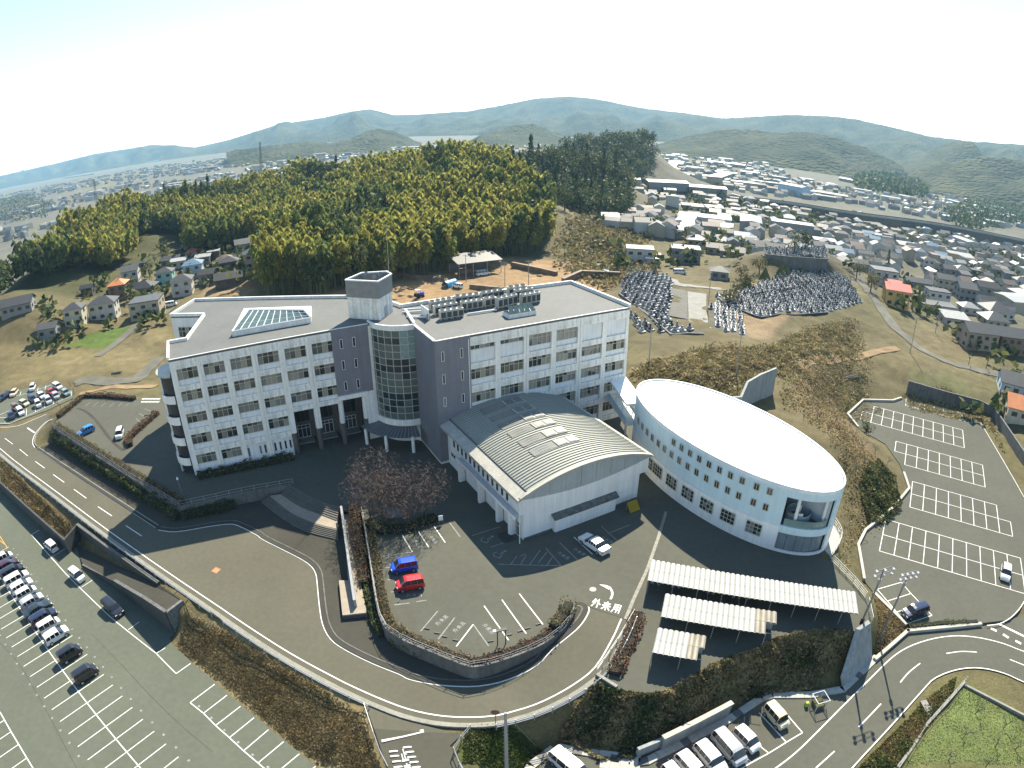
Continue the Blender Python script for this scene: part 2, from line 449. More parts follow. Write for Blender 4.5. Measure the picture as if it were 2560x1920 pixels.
# ---------------------------------------------------------------- terrain: one sheet to the horizon
def poly_sd(px, py, poly):
    """signed distance, numpy, negative inside"""
    n = len(poly)
    d2 = np.full(px.shape, 1e18); ins = np.zeros(px.shape, bool)
    for i in range(n):
        x0, y0 = poly[i][0], poly[i][1]; x1, y1 = poly[(i+1) % n][0], poly[(i+1) % n][1]
        ex, ey = x1-x0, y1-y0
        t = np.clip(((px-x0)*ex+(py-y0)*ey)/max(1e-9, ex*ex+ey*ey), 0, 1)
        d2 = np.minimum(d2, (px-x0-ex*t)**2+(py-y0-ey*t)**2)
        if y0 != y1:
            c = ((y0 > py) != (y1 > py)) & (px < (x1-x0)*(py-y0)/(y1-y0)+x0)
            ins ^= c
    return np.where(ins, -1, 1)*np.sqrt(d2)

def np_road_z(px, py):
    s = np.zeros(px.shape); w_ = np.zeros(px.shape)
    for (x0, y0, z0), (x1, y1, z1) in zip(_prof[:-1], _prof[1:]):
        dx, dy = x1-x0, y1-y0
        t = np.clip(((px-x0)*dx+(py-y0)*dy)/(dx*dx+dy*dy), 0, 1)
        w = 1/((px-x0-dx*t)**2+(py-y0-dy*t)**2+1.5)**2.4
        s += w*(z0+(z1-z0)*t); w_ += w
    return np.minimum(s/w_, ZP-.02)

ROADPOLY = [Vector(p) for p in offset(OUTER, -.75)]+[Vector(p) for p in INNER2[::-1]+INNER1[::-1]+INNER0[::-1]]+[WF('C8', *p, road_z) for p in ((620,440),(300,590),(0,690))]
TREE_H = 13.0
# points of the wooded hill (photo pixel, distance), the tree height taken off
_hill = [(640,345,430),(700,345,430),(800,338,410),(870,348,400),(960,322,370),(1050,350,340),(1120,395,315),(1175,440,290),(700,430,320),(850,410,310),(1000,390,300),(1100,430,280),
 (660,490,240),(800,490,265),(1000,470,262),(1150,485,268),(0,550,265),(60,505,305),(150,445,400),(250,402,430),(370,374,455),(470,385,460),(560,370,460),(50,580,235),(150,520,290),(300,450,370),(450,440,380),(540,460,350),(300,505,320),(640,420,380),
 (1150,335,440),(1230,345,440),(1310,355,440),(1250,308,640),(1330,300,640),(1390,320,620)]
CTRL = []
for x, y, d in _hill:
    p = WD('D', x, y, d); CTRL.append((p[0], p[1], p[2]-TREE_H+2.5, -1.0))
for fr, x, y, z in [('D',580,645,5),('D',700,640,5),('D',900,600,5),('D',1050,555,6),('D',1180,540,8),('D',0,650,5),('D',100,640,5),('D',250,595,6),('D',300,550,8),('D',450,535,8),('D',560,515,8),
  ('D',600,560,5),('D',450,650,4.5),('D',300,700,4),('D',200,690,4),('D',50,760,3),('D',200,780,3),('D',-100,800,2),('D',-100,700,3),
  ('D',1250,560,11),('D',1300,500,12),('D',1200,480,9),('D',1400,480,8),('D',1450,440,3),('D',1350,620,8),('D',1300,590,8),('D',1500,520,4),('D',1600,480,0),('D',1700,460,-2),
  ('D',1500,580,6),('D',1600,560,4),('D',1650,610,8),('D',1800,520,-2),('D',1900,540,0),('D',2000,560,-1),('D',2200,560,-3),('D',2100,620,1),('D',2200,680,1),('D',1950,640,3),('D',1860,600,5),
  ('D',1900,700,7),('D',1850,680,7.5),('D',1950,760,6),('D',2050,800,4.5),('D',2200,860,4),('D',2150,780,2.5),('D',2200,760,2),('D',1750,740,11),('D',1650,745,11),('D',1550,760,12),('D',1430,770,11),('D',1600,800,10),('D',1800,740,9),
  ('D',1780,800,8.5),('D',1820,880,7.5),('D',1750,900,7.0),('D',1880,850,6.0),('D',1830,960,6.2),('D',1900,1000,5),('D',1900,1080,3.5),('D',1850,1150,3.2),('D',2000,850,5),('D',2080,870,4.5),
  ('D',2180,1000,3),('D',2212,1100,2.5),('D',1430,1590,1.5),('D',1350,1610,1.2),('D',1100,1640,1.0),('D',2000,1600,-.3),('D',2150,1580,-.3),('D',2200,1500,-.2),('D',1560,430,-4),('D',1900,450,-4),('D',2200,470,-5)]:
    p = W(fr, x, y, z); CTRL.append((p[0], p[1], z, 4.0))
for x, y, z in ((30,104,7),(46,98,8.5),(52,88,7.5),(-85,125,4),(-70,140,4.5),(-20,140,5),(20,140,6),(35,128,8.5),(-120,110,2.2),(-120,140,3)):
    CTRL.append((x, y, z, 4.0))
for az in range(-70, 71, 10):
    for r in (700, 1000, 1500):
        CTRL.append((r*math.sin(math.radians(az)), r*math.cos(math.radians(az)), -11.0, 40.0))
for az in (-60,-50,-42,-36):
    CTRL.append((560*math.sin(math.radians(az)), 560*math.cos(math.radians(az)), -9.0, 25.0))
ZONES = [(LOT_L, lambda x, y: 0*x+ZL), (ROADPOLY, np_road_z), (YARD, lambda x, y: 0*x+ZP), (LOT_R, lambda x, y: 0*x+ZR), (ROAD_RZ, lambda x, y: 0*x+ZQ), (LOT_F, np_road_z),
  (CONSTR, lambda x, y: 0*x+5.0), (CEM1, lambda x, y: 0*x+8.0), (CEM2, lambda x, y: 0*x+8.5), (CEM3, lambda x, y: 0*x+8.0), (CEM4, lambda x, y: 0*x+14.0),
  (SIDE, lambda x, y: np_road_z(x, y)+.1), (RAMP, lambda x, y: np.clip(3.25*((x-_r0[0])*(_r1-_r0)[0]+(y-_r0[1])*(_r1-_r0)[1])/((_r1-_r0)[0]**2+(_r1-_r0)[1]**2), 0, 3.25)),
  (SIDEROAD, lambda x, y: np.maximum(.05, np.minimum(np_road_z(x, y)-.02, .05+(y-25.5)/10.5*3.0)))]
SOFT = (6, 7, 8, 9, 10)          # earth itself, not paved

def terrain_z(px, py):
    num = np.zeros(px.shape); den = np.zeros(px.shape)
    low = np.full(px.shape, 1e9)
    for i, (poly, zf) in enumerate(ZONES):
        x0, x1 = min(p[0] for p in poly)-3, max(p[0] for p in poly)+3; y0, y1 = min(p[1] for p in poly)-3, max(p[1] for p in poly)+3
        d = poly_sd(px, py, poly)
        z = zf(px, py)
        dd = np.maximum(d, .3)
        w = 1/dd**2.2*3.0
        num += w*z; den += w
        near = d < (.05 if i in SOFT else .8)
        low = np.where(near, np.minimum(low, z-(0.0 if i in SOFT else .14)), low)
    for x, y, z, rad in CTRL:
        if rad < 0: w = 160/((px-x)**2+(py-y)**2+260)**1.6
        else: w = (rad/10)**2/((px-x)**2+(py-y)**2+rad*.8)**1.1*6
        num += w*z; den += w
    far = 1/(2500.0**2.2)
    z = (num+far*(-11)*40)/(den+far*40)
    rr = np.hypot(px, py)
    k = np.clip((rr-760)/400, 0, 1)
    z = z*(1-k)+(-11)*k
    terrain_z.low = low
    return np.where(low < 1e8, low, z)

def _axis(dense0, dense1, step, lo, hi, grow=1.09):
    a = list(np.arange(dense0, dense1+1e-6, step))
    s, x = step, dense1
    while x < hi:
        s *= grow; x += s; a.append(x)
    s, x = step, dense0
    while x > lo:
        s *= grow; x -= s; a.insert(0, x)
    return np.array(a)
TX = _axis(-110, 125, .9, -9000, 9000); TY = _axis(22, 215, .9, -60, 9000, 1.07)
_gx, _gy = np.meshgrid(TX, TY)
_gz = terrain_z(_gx.ravel(), _gy.ravel()).reshape(_gx.shape)
_fix = (terrain_z.low < 1e8).reshape(_gx.shape)
_sp_ = np.maximum(np.gradient(TX)[None, :], np.gradient(TY)[:, None])
_sm = np.clip(2*(5.0/_sp_)**2/45, 0, 1)
for _k in range(45):
    _a = _gz.copy()
    _a[1:-1,1:-1] = (_gz[:-2,1:-1]+_gz[2:,1:-1]+_gz[1:-1,:-2]+_gz[1:-1,2:])/4
    _gz = np.where(_fix, _gz, _gz*(1-_sm)+_a*_sm)
for _p, _h, _w in ((WD('D',1325,330,630), 24, 75), (WD('D',1390,340,600), 8, 40), (WD('D',1210,345,440), 9, 45), (WD('D',965,330,365), 8, 38), (WD('D',1100,400,310), 5, 30), (WD('D',660,450,250), 6, 26)):
    _gz = _gz+_h*np.exp(-((_gx-_p[0])**2+(_gy-_p[1])**2)/(2*_w*_w))*np.where(_fix, 0, 1)
# small unevenness off the paved zones
_ph = np.sin(_gx*.9+2*np.sin(_gy*.37))*np.cos(_gy*.8+1.7*np.sin(_gx*.41))*.16+np.sin(_gx*.31+.6*np.sin(_gy*.2))*np.sin(_gy*.27)*.35
_pav = np.full(_gx.shape, 1e9)
for i, (poly, zf) in enumerate(ZONES):
    if i in SOFT: continue
    _pav = np.minimum(_pav, poly_sd(_gx.ravel(), _gy.ravel(), poly).reshape(_gx.shape))
_gz = _gz+_ph*np.clip((_pav-1.2)/4, 0, 1)
def ground_z(x, y):
    i = int(np.clip(np.searchsorted(TX, x)-1, 0, len(TX)-2)); j = int(np.clip(np.searchsorted(TY, y)-1, 0, len(TY)-2))
    u = (x-TX[i])/(TX[i+1]-TX[i]); v = (y-TY[j])/(TY[j+1]-TY[j])
    return float((_gz[j,i]*(1-u)+_gz[j,i+1]*u)*(1-v)+(_gz[j+1,i]*(1-u)+_gz[j+1,i+1]*u)*v)
def WG(fr, x, y):
    """where the pixel's ray meets the terrain"""
    d = ray(fr, x, y)
    t, st = 20.0, 3.0
    while t < 6000:
        p = d*t
        if CAM_H+p[2] < ground_z(p[0], p[1]):
            lo, hi = t-st, t
            for _ in range(14):
                m = (lo+hi)/2; p = d*m
                if CAM_H+p[2] < ground_z(p[0], p[1]): hi = m
                else: lo = m
            p = d*hi
            return Vector((p[0], p[1], CAM_H+p[2]))
        st = max(3.0, t*.02); t += st
    p = d*t
    return Vector((p[0], p[1], -11))
# colours of the earth
_gc = np.zeros((*_gx.shape, 3))
_r = np.hypot(_gx, _gy)
_n = np.sin(_gx*.05+3*np.sin(_gy*.021))*np.cos(_gy*.043+2*np.sin(_gx*.017))
dry, green, brown, town, dirt = np.array((.165,.135,.065)), np.array((.085,.115,.03)), np.array((.20,.15,.085)), np.array((.17,.165,.13)), np.array((.36,.235,.115))
_gc[:] = dry
k = np.clip(_n*.9, 0, 1)[..., None]*.6
_gc = _gc*(1-k)+np.array((.125,.12,.05))*k
k = np.clip((_r-330)/250, 0, 1)[..., None]
_gc = _gc*(1-k)+town*k
fieldk = ((np.sin(_gx*.011+1.3)*np.sin(_gy*.009+.4)) > .35)[..., None] & (_r > 420)[..., None]
_gc = np.where(fieldk, np.array((.22,.19,.09)), _gc)
_k = (np.clip((_r-210)/60, 0, 1)*np.clip((_gx-70)/40, 0, 1))[..., None]*.8
_gc = _gc*(1-_k)+np.array((.15,.145,.10))*_k
def paint(poly, col, soft=3.0, amt=1.0):
    global _gc
    d = poly_sd(_gx.ravel(), _gy.ravel(), poly).reshape(_gx.shape)
    k = (np.clip(.5-d/soft, 0, 1)*amt)[..., None]
    _gc = _gc*(1-k)+np.array(col)*k
paint(WL('D', [(560,650),(760,640),(1060,570),(1190,540),(1200,440),(1120,400),(960,330),(620,350),(250,400),(0,560),(0,640),(260,590),(300,540),(570,510)], 14), (.09,.09,.035), 12)
paint(CONSTR, dirt, 4)
paint([WF('C4', *p, road_z) for p in ((230,60),(640,260),(1060,520),(1540,800),(1990,1090),(2110,1400),(2190,1640))]+WL('C4', [(1600,1640),(1230,1370),(870,1070),(560,800),(300,590),(140,440)], .3), (.44,.34,.17), 1.5)
paint(WL('A1', [(1190,1330),(1300,1230),(1620,1180),(1560,1330)], 5), (.30,.21,.11), 4)
paint(WL('A1', [(390,1620),(520,1560),(760,1490),(830,1520),(640,1620)], 4), (.10,.15,.03), 2)
paint(WL('A1', [(0,1650),(380,1640),(700,1640),(1040,1560),(1040,1500),(850,1530),(1000,1750),(300,1800),(0,1850)], 3.6), (.22,.18,.085), 4)
for c_ in (CEM1, CEM2, CEM3, CEM4): paint(c_, (.15,.15,.14), 2)
paint(WL('B7', [(1030,560),(1250,620),(1500,600),(1330,770),(1190,780)], 8), (.30,.215,.12), 2)
paint(WL('B4', [(0,30),(260,60),(330,380),(600,560),(500,700),(300,560),(0,330)], 6), (.24,.165,.085), 4)
paint(WL('B4', [(250,60),(420,100),(480,300),(380,330)], 6), (.12,.13,.04), 3, .8)
paint(WL('B5', [(1450,930),(1977,1230),(1977,1659),(880,1659),(1400,1000)], -.3), (.15,.19,.06), 1.0)
paint(WL('B5', [(1400,830),(1100,1050),(480,1659),(860,1659),(1380,960)], 0), (.11,.12,.04), 1.0, .8)
paint(WL('B6', [(1000,660),(1280,640),(1500,700),(1450,885),(950,885)], 1.2), (.09,.13,.03), 1.0, .9)
paint([W('A7', 0, 690, 2.2), W('A7', 40, 735, 2.3), W('A7', 515, 1155, 2.8), W('A7', 430, 1250, 2.5), W('A7', 0, 865, 2.1)], (.40,.30,.14), 1)
paint(WL('B8', [(830,1110),(1240,1180),(1350,1350),(1000,1310),(860,1220)], 4), (.17,.165,.07), 3)
paint(WL('B8', [(1380,260),(1689,330),(1689,400),(1400,330)], -1), (.27,.21,.10), 5)
paint(WL('B7', [(1600,640),(1950,640),(2000,740),(1700,800)], 10), (.13,.14,.035), 5, .7)
me = bpy.data.meshes.new('ground')
ny, nx = _gx.shape
me.vertices.add(nx*ny)
me.vertices.foreach_set('co', np.stack([_gx, _gy, _gz], -1).astype(np.float32).ravel())
_i = np.arange(nx*ny).reshape(ny, nx)
_q = np.stack([_i[:-1,:-1], _i[:-1,1:], _i[1:,1:], _i[1:,:-1]], -1).reshape(-1, 4)
me.loops.add(_q.size); me.loops.foreach_set('vertex_index', _q.ravel().astype(np.int32))
me.polygons.add(len(_q)); me.polygons.foreach_set('loop_start', np.arange(0, _q.size, 4, dtype=np.int32))
me.polygons.foreach_set('use_smooth', np.ones(len(_q), bool))
me.update(calc_edges=True)
_gc *= .62
_ca = me.color_attributes.new('ground_colour', 'FLOAT_COLOR', 'POINT')
_ca.data.foreach_set('color', np.concatenate([_gc, np.ones((*_gx.shape, 1))], -1).astype(np.float32).ravel())
me.materials.append(attr_material('earth'))
ground = struct(link('ground', me))

# ---------------------------------------------------------------- paved sheets
left_lot = struct(sheet('parking_lot', LOT_L, ZL, ASPH))
main_road = struct(sheet('road', ROADPOLY, road_z, ASPH_R, 2.5))
yard = struct(sheet('school_yard', YARD, ZP, ASPH_N))
sidewalk = struct(sheet('pavement', SIDE, lambda x, y: road_z(x, y)+.11, ASPH_D, 2.5))
ramp = struct(sheet('ramp', RAMP, ramp_z, ASPH_D, 2.5))
sideroad = struct(sheet('side_road', SIDEROAD, side_z, ASPH_R, .7))
right_lot = struct(sheet('parking_lot', LOT_R, ZR, ASPH_N))
right_road = struct(sheet('road', ROAD_R, ZQ, ASPH_N))
far_lot = struct(sheet('parking_lot', LOT_F, lambda x, y: road_z(x, y)+.01, ASPH, 4))
# ---------------------------------------------------------------- kerbs, walls and rails along the road
def rz_list(pts, dz=0.0):
    return [road_z(p[0], p[1])+dz for p in pts]
def band(name, pts, w, zf, h, mat, parent=None, sub=None):
    mb = MB(); z = [zf(p[0], p[1]) if callable(zf) else zf for p in pts]
    mb.wall(pts, [a-.3 for a in z], [a+h for a in z], w)
    return mb.build(name, mat, parent)
for nm, pts, wd in (('edge_line', OUTER, .17), ('edge_line', INNER0, .17), ('edge_line', INNER1, .15), ('edge_line', INNER2, .17)):
    ribbon(nm, pts if pts is not INNER2 else offset(pts, -.08), wd, road_z, PAINT, main_road, .03)
band('gutter', offset(OUTER, -.95), .42, road_z, .02, KERB, main_road)
band('kerb', offset(OUTER, -1.28), .18, road_z, .14, CONC, main_road)
band('gutter', offset(INNER2, .42), .36, road_z, .035, KERB, main_road)
band('kerb', offset(INNER2, .72), .16, road_z, .15, CONC_D, main_road)
band('kerb', offset(INNER1, .62), .18, road_z, .15, CONC, main_road)
band('kerb', offset(INNER0, .5), .18, road_z, .15, CONC, main_road)
for a, b in (((65,768),(170,845)),((258,912),(365,1000)),((465,1072),(588,1162)),((700,1245),(845,1348)),((972,1440),(1137,1558))):
    pa, pb = WF('C8', *a, road_z), WF('C8', *b, road_z)
    flat_quad('lane_dash', pa, pb, .16, pa[2]+.012, PAINT, main_road, pb[2]+.012)
for a, b in (((655,1035),(748,1097)),((842,1162),(948,1232))):
    pa, pb = WF('A7', *a, road_z), WF('A7', *b, road_z)
    flat_quad('lane_dash', pa, pb, .16, pa[2]+.012, PAINT, main_road, pb[2]+.012)
pa, pb = WF('C8', 360, 630, road_z), WF('C8', 455, 695, road_z)
flat_quad('stop_line', pa, pb, .4, pa[2]+.012, PAINT, main_road, pb[2]+.012)
# orange hydrant diamond on the road
_h = WF('A7', 1445, 1460, road_z)
mb = MB()
for r0, r1 in ((.75, .6), (.35, .22)):
    for k in range(4):
        a0, a1 = k*math.pi/2, (k+1)*math.pi/2
        mb.add([(r0*math.cos(a0), r0*math.sin(a0), 0), (r0*math.cos(a1), r0*math.sin(a1), 0), (r1*math.cos(a1), r1*math.sin(a1), 0), (r1*math.cos(a0), r1*math.sin(a0), 0)], [(0,1,2,3)], 0)
mb.add([(.55*math.cos(k*math.pi/2), .55*math.sin(k*math.pi/2), -.004) for k in range(4)], [(0,1,2,3)], 1)
mb.build('hydrant_marking', [M('orange_paint', (0.44,0.136,0.032), var2=.25), M('orange_plate', (.40,.25,.14), var2=.2)], main_road, loc=(_h[0], _h[1], _h[2]+.014), rz=.45)

# side road: stop line and lettering
a, b = WF('B6', 425, 697, side_z), WF('B6', 717, 628, side_z)
flat_quad('stop_line', a, b, .42, a[2]+.03, PAINT, sideroad, b[2]+.03)
for x, y in ((508,770),(517,803),(530,840),(540,878),(603,742),(620,775),(633,810),(650,845),(665,880)):
    p = WF('B6', x, y, side_z)
    flat_quad('slow_dash', p+Vector((-.42, -.1, 0)), p+Vector((.42, .1, 0)), .2, p[2]+.04, PAINT, sideroad)
GLYPH = {'外': [((.28,.95),(.06,.5)),((.25,.8),(.5,.8)),((.5,.8),(.1,.04)),((.2,.58),(.36,.4)),((.7,.98),(.7,0)),((.7,.62),(.98,.4))],
 '来': [((.14,.8),(.86,.8)),((.5,1.0),(.5,0)),((.27,.72),(.34,.56)),((.73,.72),(.64,.56)),((.04,.5),(.96,.5)),((.46,.48),(.05,.06)),((.54,.48),(.95,.06))],
 '用': [((.2,.95),(.18,.35)),((.18,.36),(.05,.0)),((.16,.94),(.9,.94)),((.87,.95),(.87,.02)),((.2,.66),(.86,.66)),((.2,.38),(.86,.38)),((.53,.94),(.53,.03))],
 '止': [((.55,1.0),(.55,.06)),((.55,.6),(.92,.6)),((.16,.62),(.16,.06)),((.0,.06),(1.0,.06))],
 'ま': [((.1,.82),(.9,.82)),((.15,.58),(.85,.58)),((.5,1.0),(.5,.2)),((.5,.2),(.2,.12))]}
def glyph(name, ch, c, U_, V_, mat, parent, sw=.13):
    """painted character: c centre (world), U_/V_ full width and height vectors on the ground"""
    mb = MB(); e = 0.0
    for a, b in GLYPH[ch]:
        d = Vector((b[0]-a[0], b[1]-a[1])).normalized(); n_ = Vector((-d[1], d[0]))*sw/2; a2, b2 = Vector(a)-d*sw*.3, Vector(b)+d*sw*.3
        mb.add([U_*(p[0]-.5)+V_*(p[1]-.5)+Vector((0,0,e)) for p in (a2+n_, a2-n_, b2-n_, b2+n_)], [(0,1,2,3)]); e += .0015
    mb.build(name, mat, parent, loc=c)
FR['T1'] = (940,1820,.12598); FR['T2'] = (1460,1440,.12608)
for ch, c, u_, v_ in (('止', (560,545), (125,-32), (-62,-225)), ('ま', (640,830), (140,-36), (-62,-225))):
    p0 = WF('T1', *c, side_z); zz_ = lambda x, y: WF('T1', x, y, side_z)
    glyph('stop_lettering', ch, p0+Vector((0,0,.05)), zz_(c[0]+u_[0], c[1]+u_[1])-p0, zz_(c[0]+v_[0], c[1]+v_[1])-p0, PAINT, sideroad, .2)
for ch, c in (('外', (242,532)), ('来', (443,592)), ('用', (645,645))):
    p0 = W('T2', *c, ZP)
    glyph('yard_lettering', ch, p0+Vector((0,0,.008)), W('T2', c[0]+168, c[1]+42, ZP)-p0, W('T2', c[0]+62, c[1]-158, ZP)-p0, PAINT, yard)
ar = smooth_line(WL('T2', [(523,458),(552,400),(560,335),(545,280),(520,245)], ZP), 3)
ribbon('yard_arrow', ar, .26, ZP, PAINT, yard, .008)
mb = MB(); mb.add([W('T2', 300, 165, ZP+.009), W('T2', 380, 205, ZP+.009), W('T2', 490, 265, ZP+.009), W('T2', 543, 222, ZP+.009), W('T2', 430, 175, ZP+.009)], [(0,1,2,3,4)]); mb.build('yard_arrow', PAINT, yard)
mb = MB(); mb.cyl((0,0,0), .42, .012, 20); p = W('B2', 1403, 940, ZP); mb.build('manhole_cover', CONC_L, yard, loc=p)
# visitor stalls
for fr, a, b, m in [('B2',(612,1060),(790,1310),PAINT),('B2',(742,1016),(918,1262),PAINT),('B2',(868,972),(1040,1195),PAINT),('B2',(275,1098),(150,1245),PAINT_OLD),('B2',(400,1145),(278,1303),PAINT_OLD),('B2',(533,1195),(410,1355),PAINT),
  ('B2',(533,1195),(645,1352),PAINT_OLD),('B1',(1225,565),(1300,692),PAINT),('B1',(1300,692),(1080,726),PAINT_OLD),('B1',(1342,530),(1422,655),PAINT),('B1',(1462,497),(1548,622),PAINT),('B1',(1576,465),(1660,578),PAINT_OLD),
  ('B1',(1095,812),(1140,806),PAINT_OLD),('B1',(1115,903),(1165,898),PAINT_OLD),('B1',(1138,995),(1185,990),PAINT_OLD),('B1',(1163,1092),(1280,1078),PAINT_OLD),('B1',(1330,1068),(1405,1057),PAINT_OLD),
  ('B2',(730,485),(522,550),PAINT_OLD),('B2',(818,580),(660,635),PAINT_OLD),('B2',(915,682),(870,700),PAINT_OLD),('B2',(710,757),(1172,768),PAINT_OLD),('B2',(1060,640),(1172,768),PAINT_OLD),('B2',(1160,600),(1290,725),PAINT_OLD),('B2',(1265,560),(1400,685),PAINT),
  ('B2',(1465,482),(1578,585),PAINT_OLD),('B2',(1530,527),(1672,472),PAINT_OLD),('B2',(1020,655),(940,765),PAINT_OLD),('B2',(1070,668),(1005,750),PAINT_OLD),('B2',(920,690),(875,762),PAINT_OLD),('B2',(850,700),(805,760),PAINT_OLD),('B2',(1110,705),(1065,768),PAINT_OLD)]:
    flat_quad('stall_line', W(fr, *a, ZP), W(fr, *b, ZP), .13, ZP+.008, m, yard)
for fr, x, y, rz in (('B2',305,1165,.95),('B2',430,1215,.95),('B2',645,1228,-.95),('B1',1245,745,.1),('B1',1315,1018,.1),('B2',128,610,-1.0),('B2',243,580,-1.0),('B2',1190,695,-.85),('B2',1305,668,-.85),('B2',1505,580,-.85)):
    p = W(fr, x, y, ZP)
    cu_, su_ = math.cos(rz), math.sin(rz)
    for q_, ch in enumerate('外来用'):
        glyph('stall_lettering', ch, p+Vector((cu_, su_, 0))*(q_-1)*.66+Vector((0,0,.009)), Vector((cu_, su_, 0))*.52, Vector((-su_, cu_, 0))*.6, PAINT_OLD, yard)
for _wi, (fr, x, y, rz) in enumerate((('B2',197,1228,-.2),('B2',270,1260,-.2),('B2',325,1285,-.2),('B2',403,1312,-.2),('B2',660,1320,.25),('B2',797,1272,.35),('B2',875,1245,.35),('B2',930,1225,.35),('B2',1007,1195,.35),('B1',1120,738,1.4),('B1',1133,785,1.4),('B1',1185,1005,1.4),('B1',1198,1062,1.4))):
    p = W(fr, x, y, ZP); mb = MB(); mb.box((0, 0, .06), (.6, .14, .12))
    tag(mb.build('wheel_stop', CONC_D, loc=p, rz=rz), f'concrete wheel stop at the visitor car park edge, {["1st","2nd","3rd","4th","5th","6th","7th","8th","9th"][_wi] if _wi < 9 else ["topmost","second","third","lowest"][_wi-9]} {"along the bottom from the left" if _wi < 9 else "along the left side"}', 'wheel stop', 'visitor car park wheel stops')
def wheelchair(x, y, rz):
    mb = MB()
    def arc(cx, cy, r, a0, a1, w, n=14):
        A = [(cx+(r+w/2)*math.cos(a0+(a1-a0)*i/n), cy+(r+w/2)*math.sin(a0+(a1-a0)*i/n), 0) for i in range(n+1)]
        B = [(cx+(r-w/2)*math.cos(a0+(a1-a0)*i/n), cy+(r-w/2)*math.sin(a0+(a1-a0)*i/n), 0) for i in range(n+1)]
        mb.strip(A, B)
    arc(0, 0, .55, -3.6, .6, .12); arc(.0, 1.15, .1, 0, 6.283, .2)
    for a, b in (((0,.95),(.05,.3)),((.05,.3),(.5,.28)),((.5,.28),(.72,-.35)),((0,.65),(.4,.65))):
        d = Vector((b[0]-a[0], b[1]-a[1], 0)).normalized(); n_ = Vector((-d[1], d[0], 0))*.06
        mb.add([Vector((*a,0))+n_, Vector((*a,0))-n_, Vector((*b,0))-n_, Vector((*b,0))+n_], [(0,1,2,3)])
    p = W('B2', x, y, ZP)
    mb.build('wheelchair_symbol', PAINT_OLD, yard, loc=(p[0], p[1], ZP+.009), rz=rz)
wheelchair(620, 580, -.9); wheelchair(712, 688, -.9)

# lower left car park: stalls as surveyed
G0 = W('C3', 480, 500, ZL); G1 = W('C3', 1372, 1640, ZL)
gu = Vector(((G1-G0)[0], (G1-G0)[1], 0)).normalized(); gv = Vector((-gu[1], gu[0], 0)); GW = 2.5
for i in range(-12, 13):
    c = G0+gu*GW*i
    if i not in (1, 3):
        flat_quad('stall_line', c, c+gv*4.0, .12, ZL+.008, PAINT, left_lot)
    else:
        flat_quad('stall_line', c, c+gv*4.0, .12, ZL+.008, PAINT_OLD, left_lot)
    flat_quad('stall_line', c, c-gv*4.0, .12, ZL+.008, PAINT, left_lot)
    for sgn in (1, -1):
        p = c+gu*1.25+gv*sgn*4.55
        flat_quad('stall_spot', p-gu*.16, p+gu*.16, .28, ZL+.008, PAINT_OLD, left_lot)
flat_quad('stall_line', G0-gu*32, G0+gu*31, .14, ZL+.012, PAINT, left_lot)
def chain(fr, pts, z, par, w=.13, m=PAINT):
    q = WL(fr, pts, z)
    for a, b in zip(q[:-1], q[1:]): flat_quad('stall_line', a, b, w, z+.008, m, par)
chain('A8', [(262,68),(210,98),(445,365),(745,655),(1045,893),(1178,1028),(1275,960)], 0, left_lot)
for a, b in (((440,190),(358,240)),((622,400),(545,450)),((700,555),(690,590)),((930,682),(858,735)),((1105,855),(1045,893))):
    chain('A8', [a, b], 0, left_lot, .11)
chain('C4', [(540,832),(297,1014),(430,1120),(548,1240),(685,1360),(825,1490),(968,1610),(1130,1750)], 0, left_lot)
for a, b in (((662,940),(425,1122)),((795,1050),(548,1240)),((928,1163),(685,1360)),((1070,1282),(825,1490)),((1220,1400),(968,1610)),((1376,1520),(1110,1740)),((1535,1645),(1240,1880))):
    chain('C4', [a, b], 0, left_lot, .12)
for x, y in ((385,1050),(507,1165),(637,1285),(772,1405),(915,1530),(1065,1650)):
    p = W('C4', x, y, 0); flat_quad('stall_spot', p-gu*.16, p+gu*.16, .28, ZL+.008, PAINT_OLD, left_lot)
chain('C3', [(0,1105),(45,1185),(110,1300),(185,1425),(265,1560),(325,1659),(420,1800)], 0, left_lot)
for a in ((45,1185),(110,1300),(185,1425),(265,1560)):
    p = W('C3', *a, 0); flat_quad('stall_line', p, p-gv*5, .12, ZL+.008, PAINT, left_lot)
chain('A7', [(0,1232),(50,1310),(0,1335)], 0, left_lot, .12, M('yellow_paint', (.55,.32,.05), var2=.3))
chain('A7', [(0,1262),(38,1290)], 0, left_lot, .12, MATS['yellow_paint'])
# right car park
def grid_row(p0, p1, rows, n, z, par):
    """p0,p1: lower left and right ends (world); rows: list of (offset0, first, last) lines"""
H0 = W('B4', 572, 1206, ZR); H1 = W('B4', 1520-3, 1474, ZR)
hu = (W('B4', 1548, 1612, ZR)-W('B4', 548, 1318, ZR)); hn = Vector((hu[0], hu[1], 0)).normalized(); hv = Vector((-hn[1], hn[0], 0))
def lot_block(fr, pt, n_top, off_top, n_bot, off_bot, L=4.75, Wd=2.5, top=True, bot=True):
    c = W(fr, *pt, ZR)           # left end of the middle line
    for on, n, off, sg in ((top, n_top, off_top, 1), (bot, n_bot, off_bot, -1)):
        if not on: continue
        for i in range(n+1):
            q = c+hn*Wd*(i+off); flat_quad('stall_line', q, q+hv*sg*L, .13, ZR+.008, PAINT, right_lot)
        q = c+hn*Wd*off
        flat_quad('stall_line', q+hv*sg*L, q+hn*Wd*n+hv*sg*L, .13, ZR+.012, PAINT, right_lot)
    o0 = min(off_top if top else 99, off_bot if bot else 99); o1 = max(off_top+n_top if top else -99, off_bot+n_bot if bot else -99)
    flat_quad('stall_line', c+hn*Wd*o0, c+hn*Wd*o1, .13, ZR+.016, PAINT, right_lot)
lot_block('B4', (572,1206), 10, 0, 10, 0)
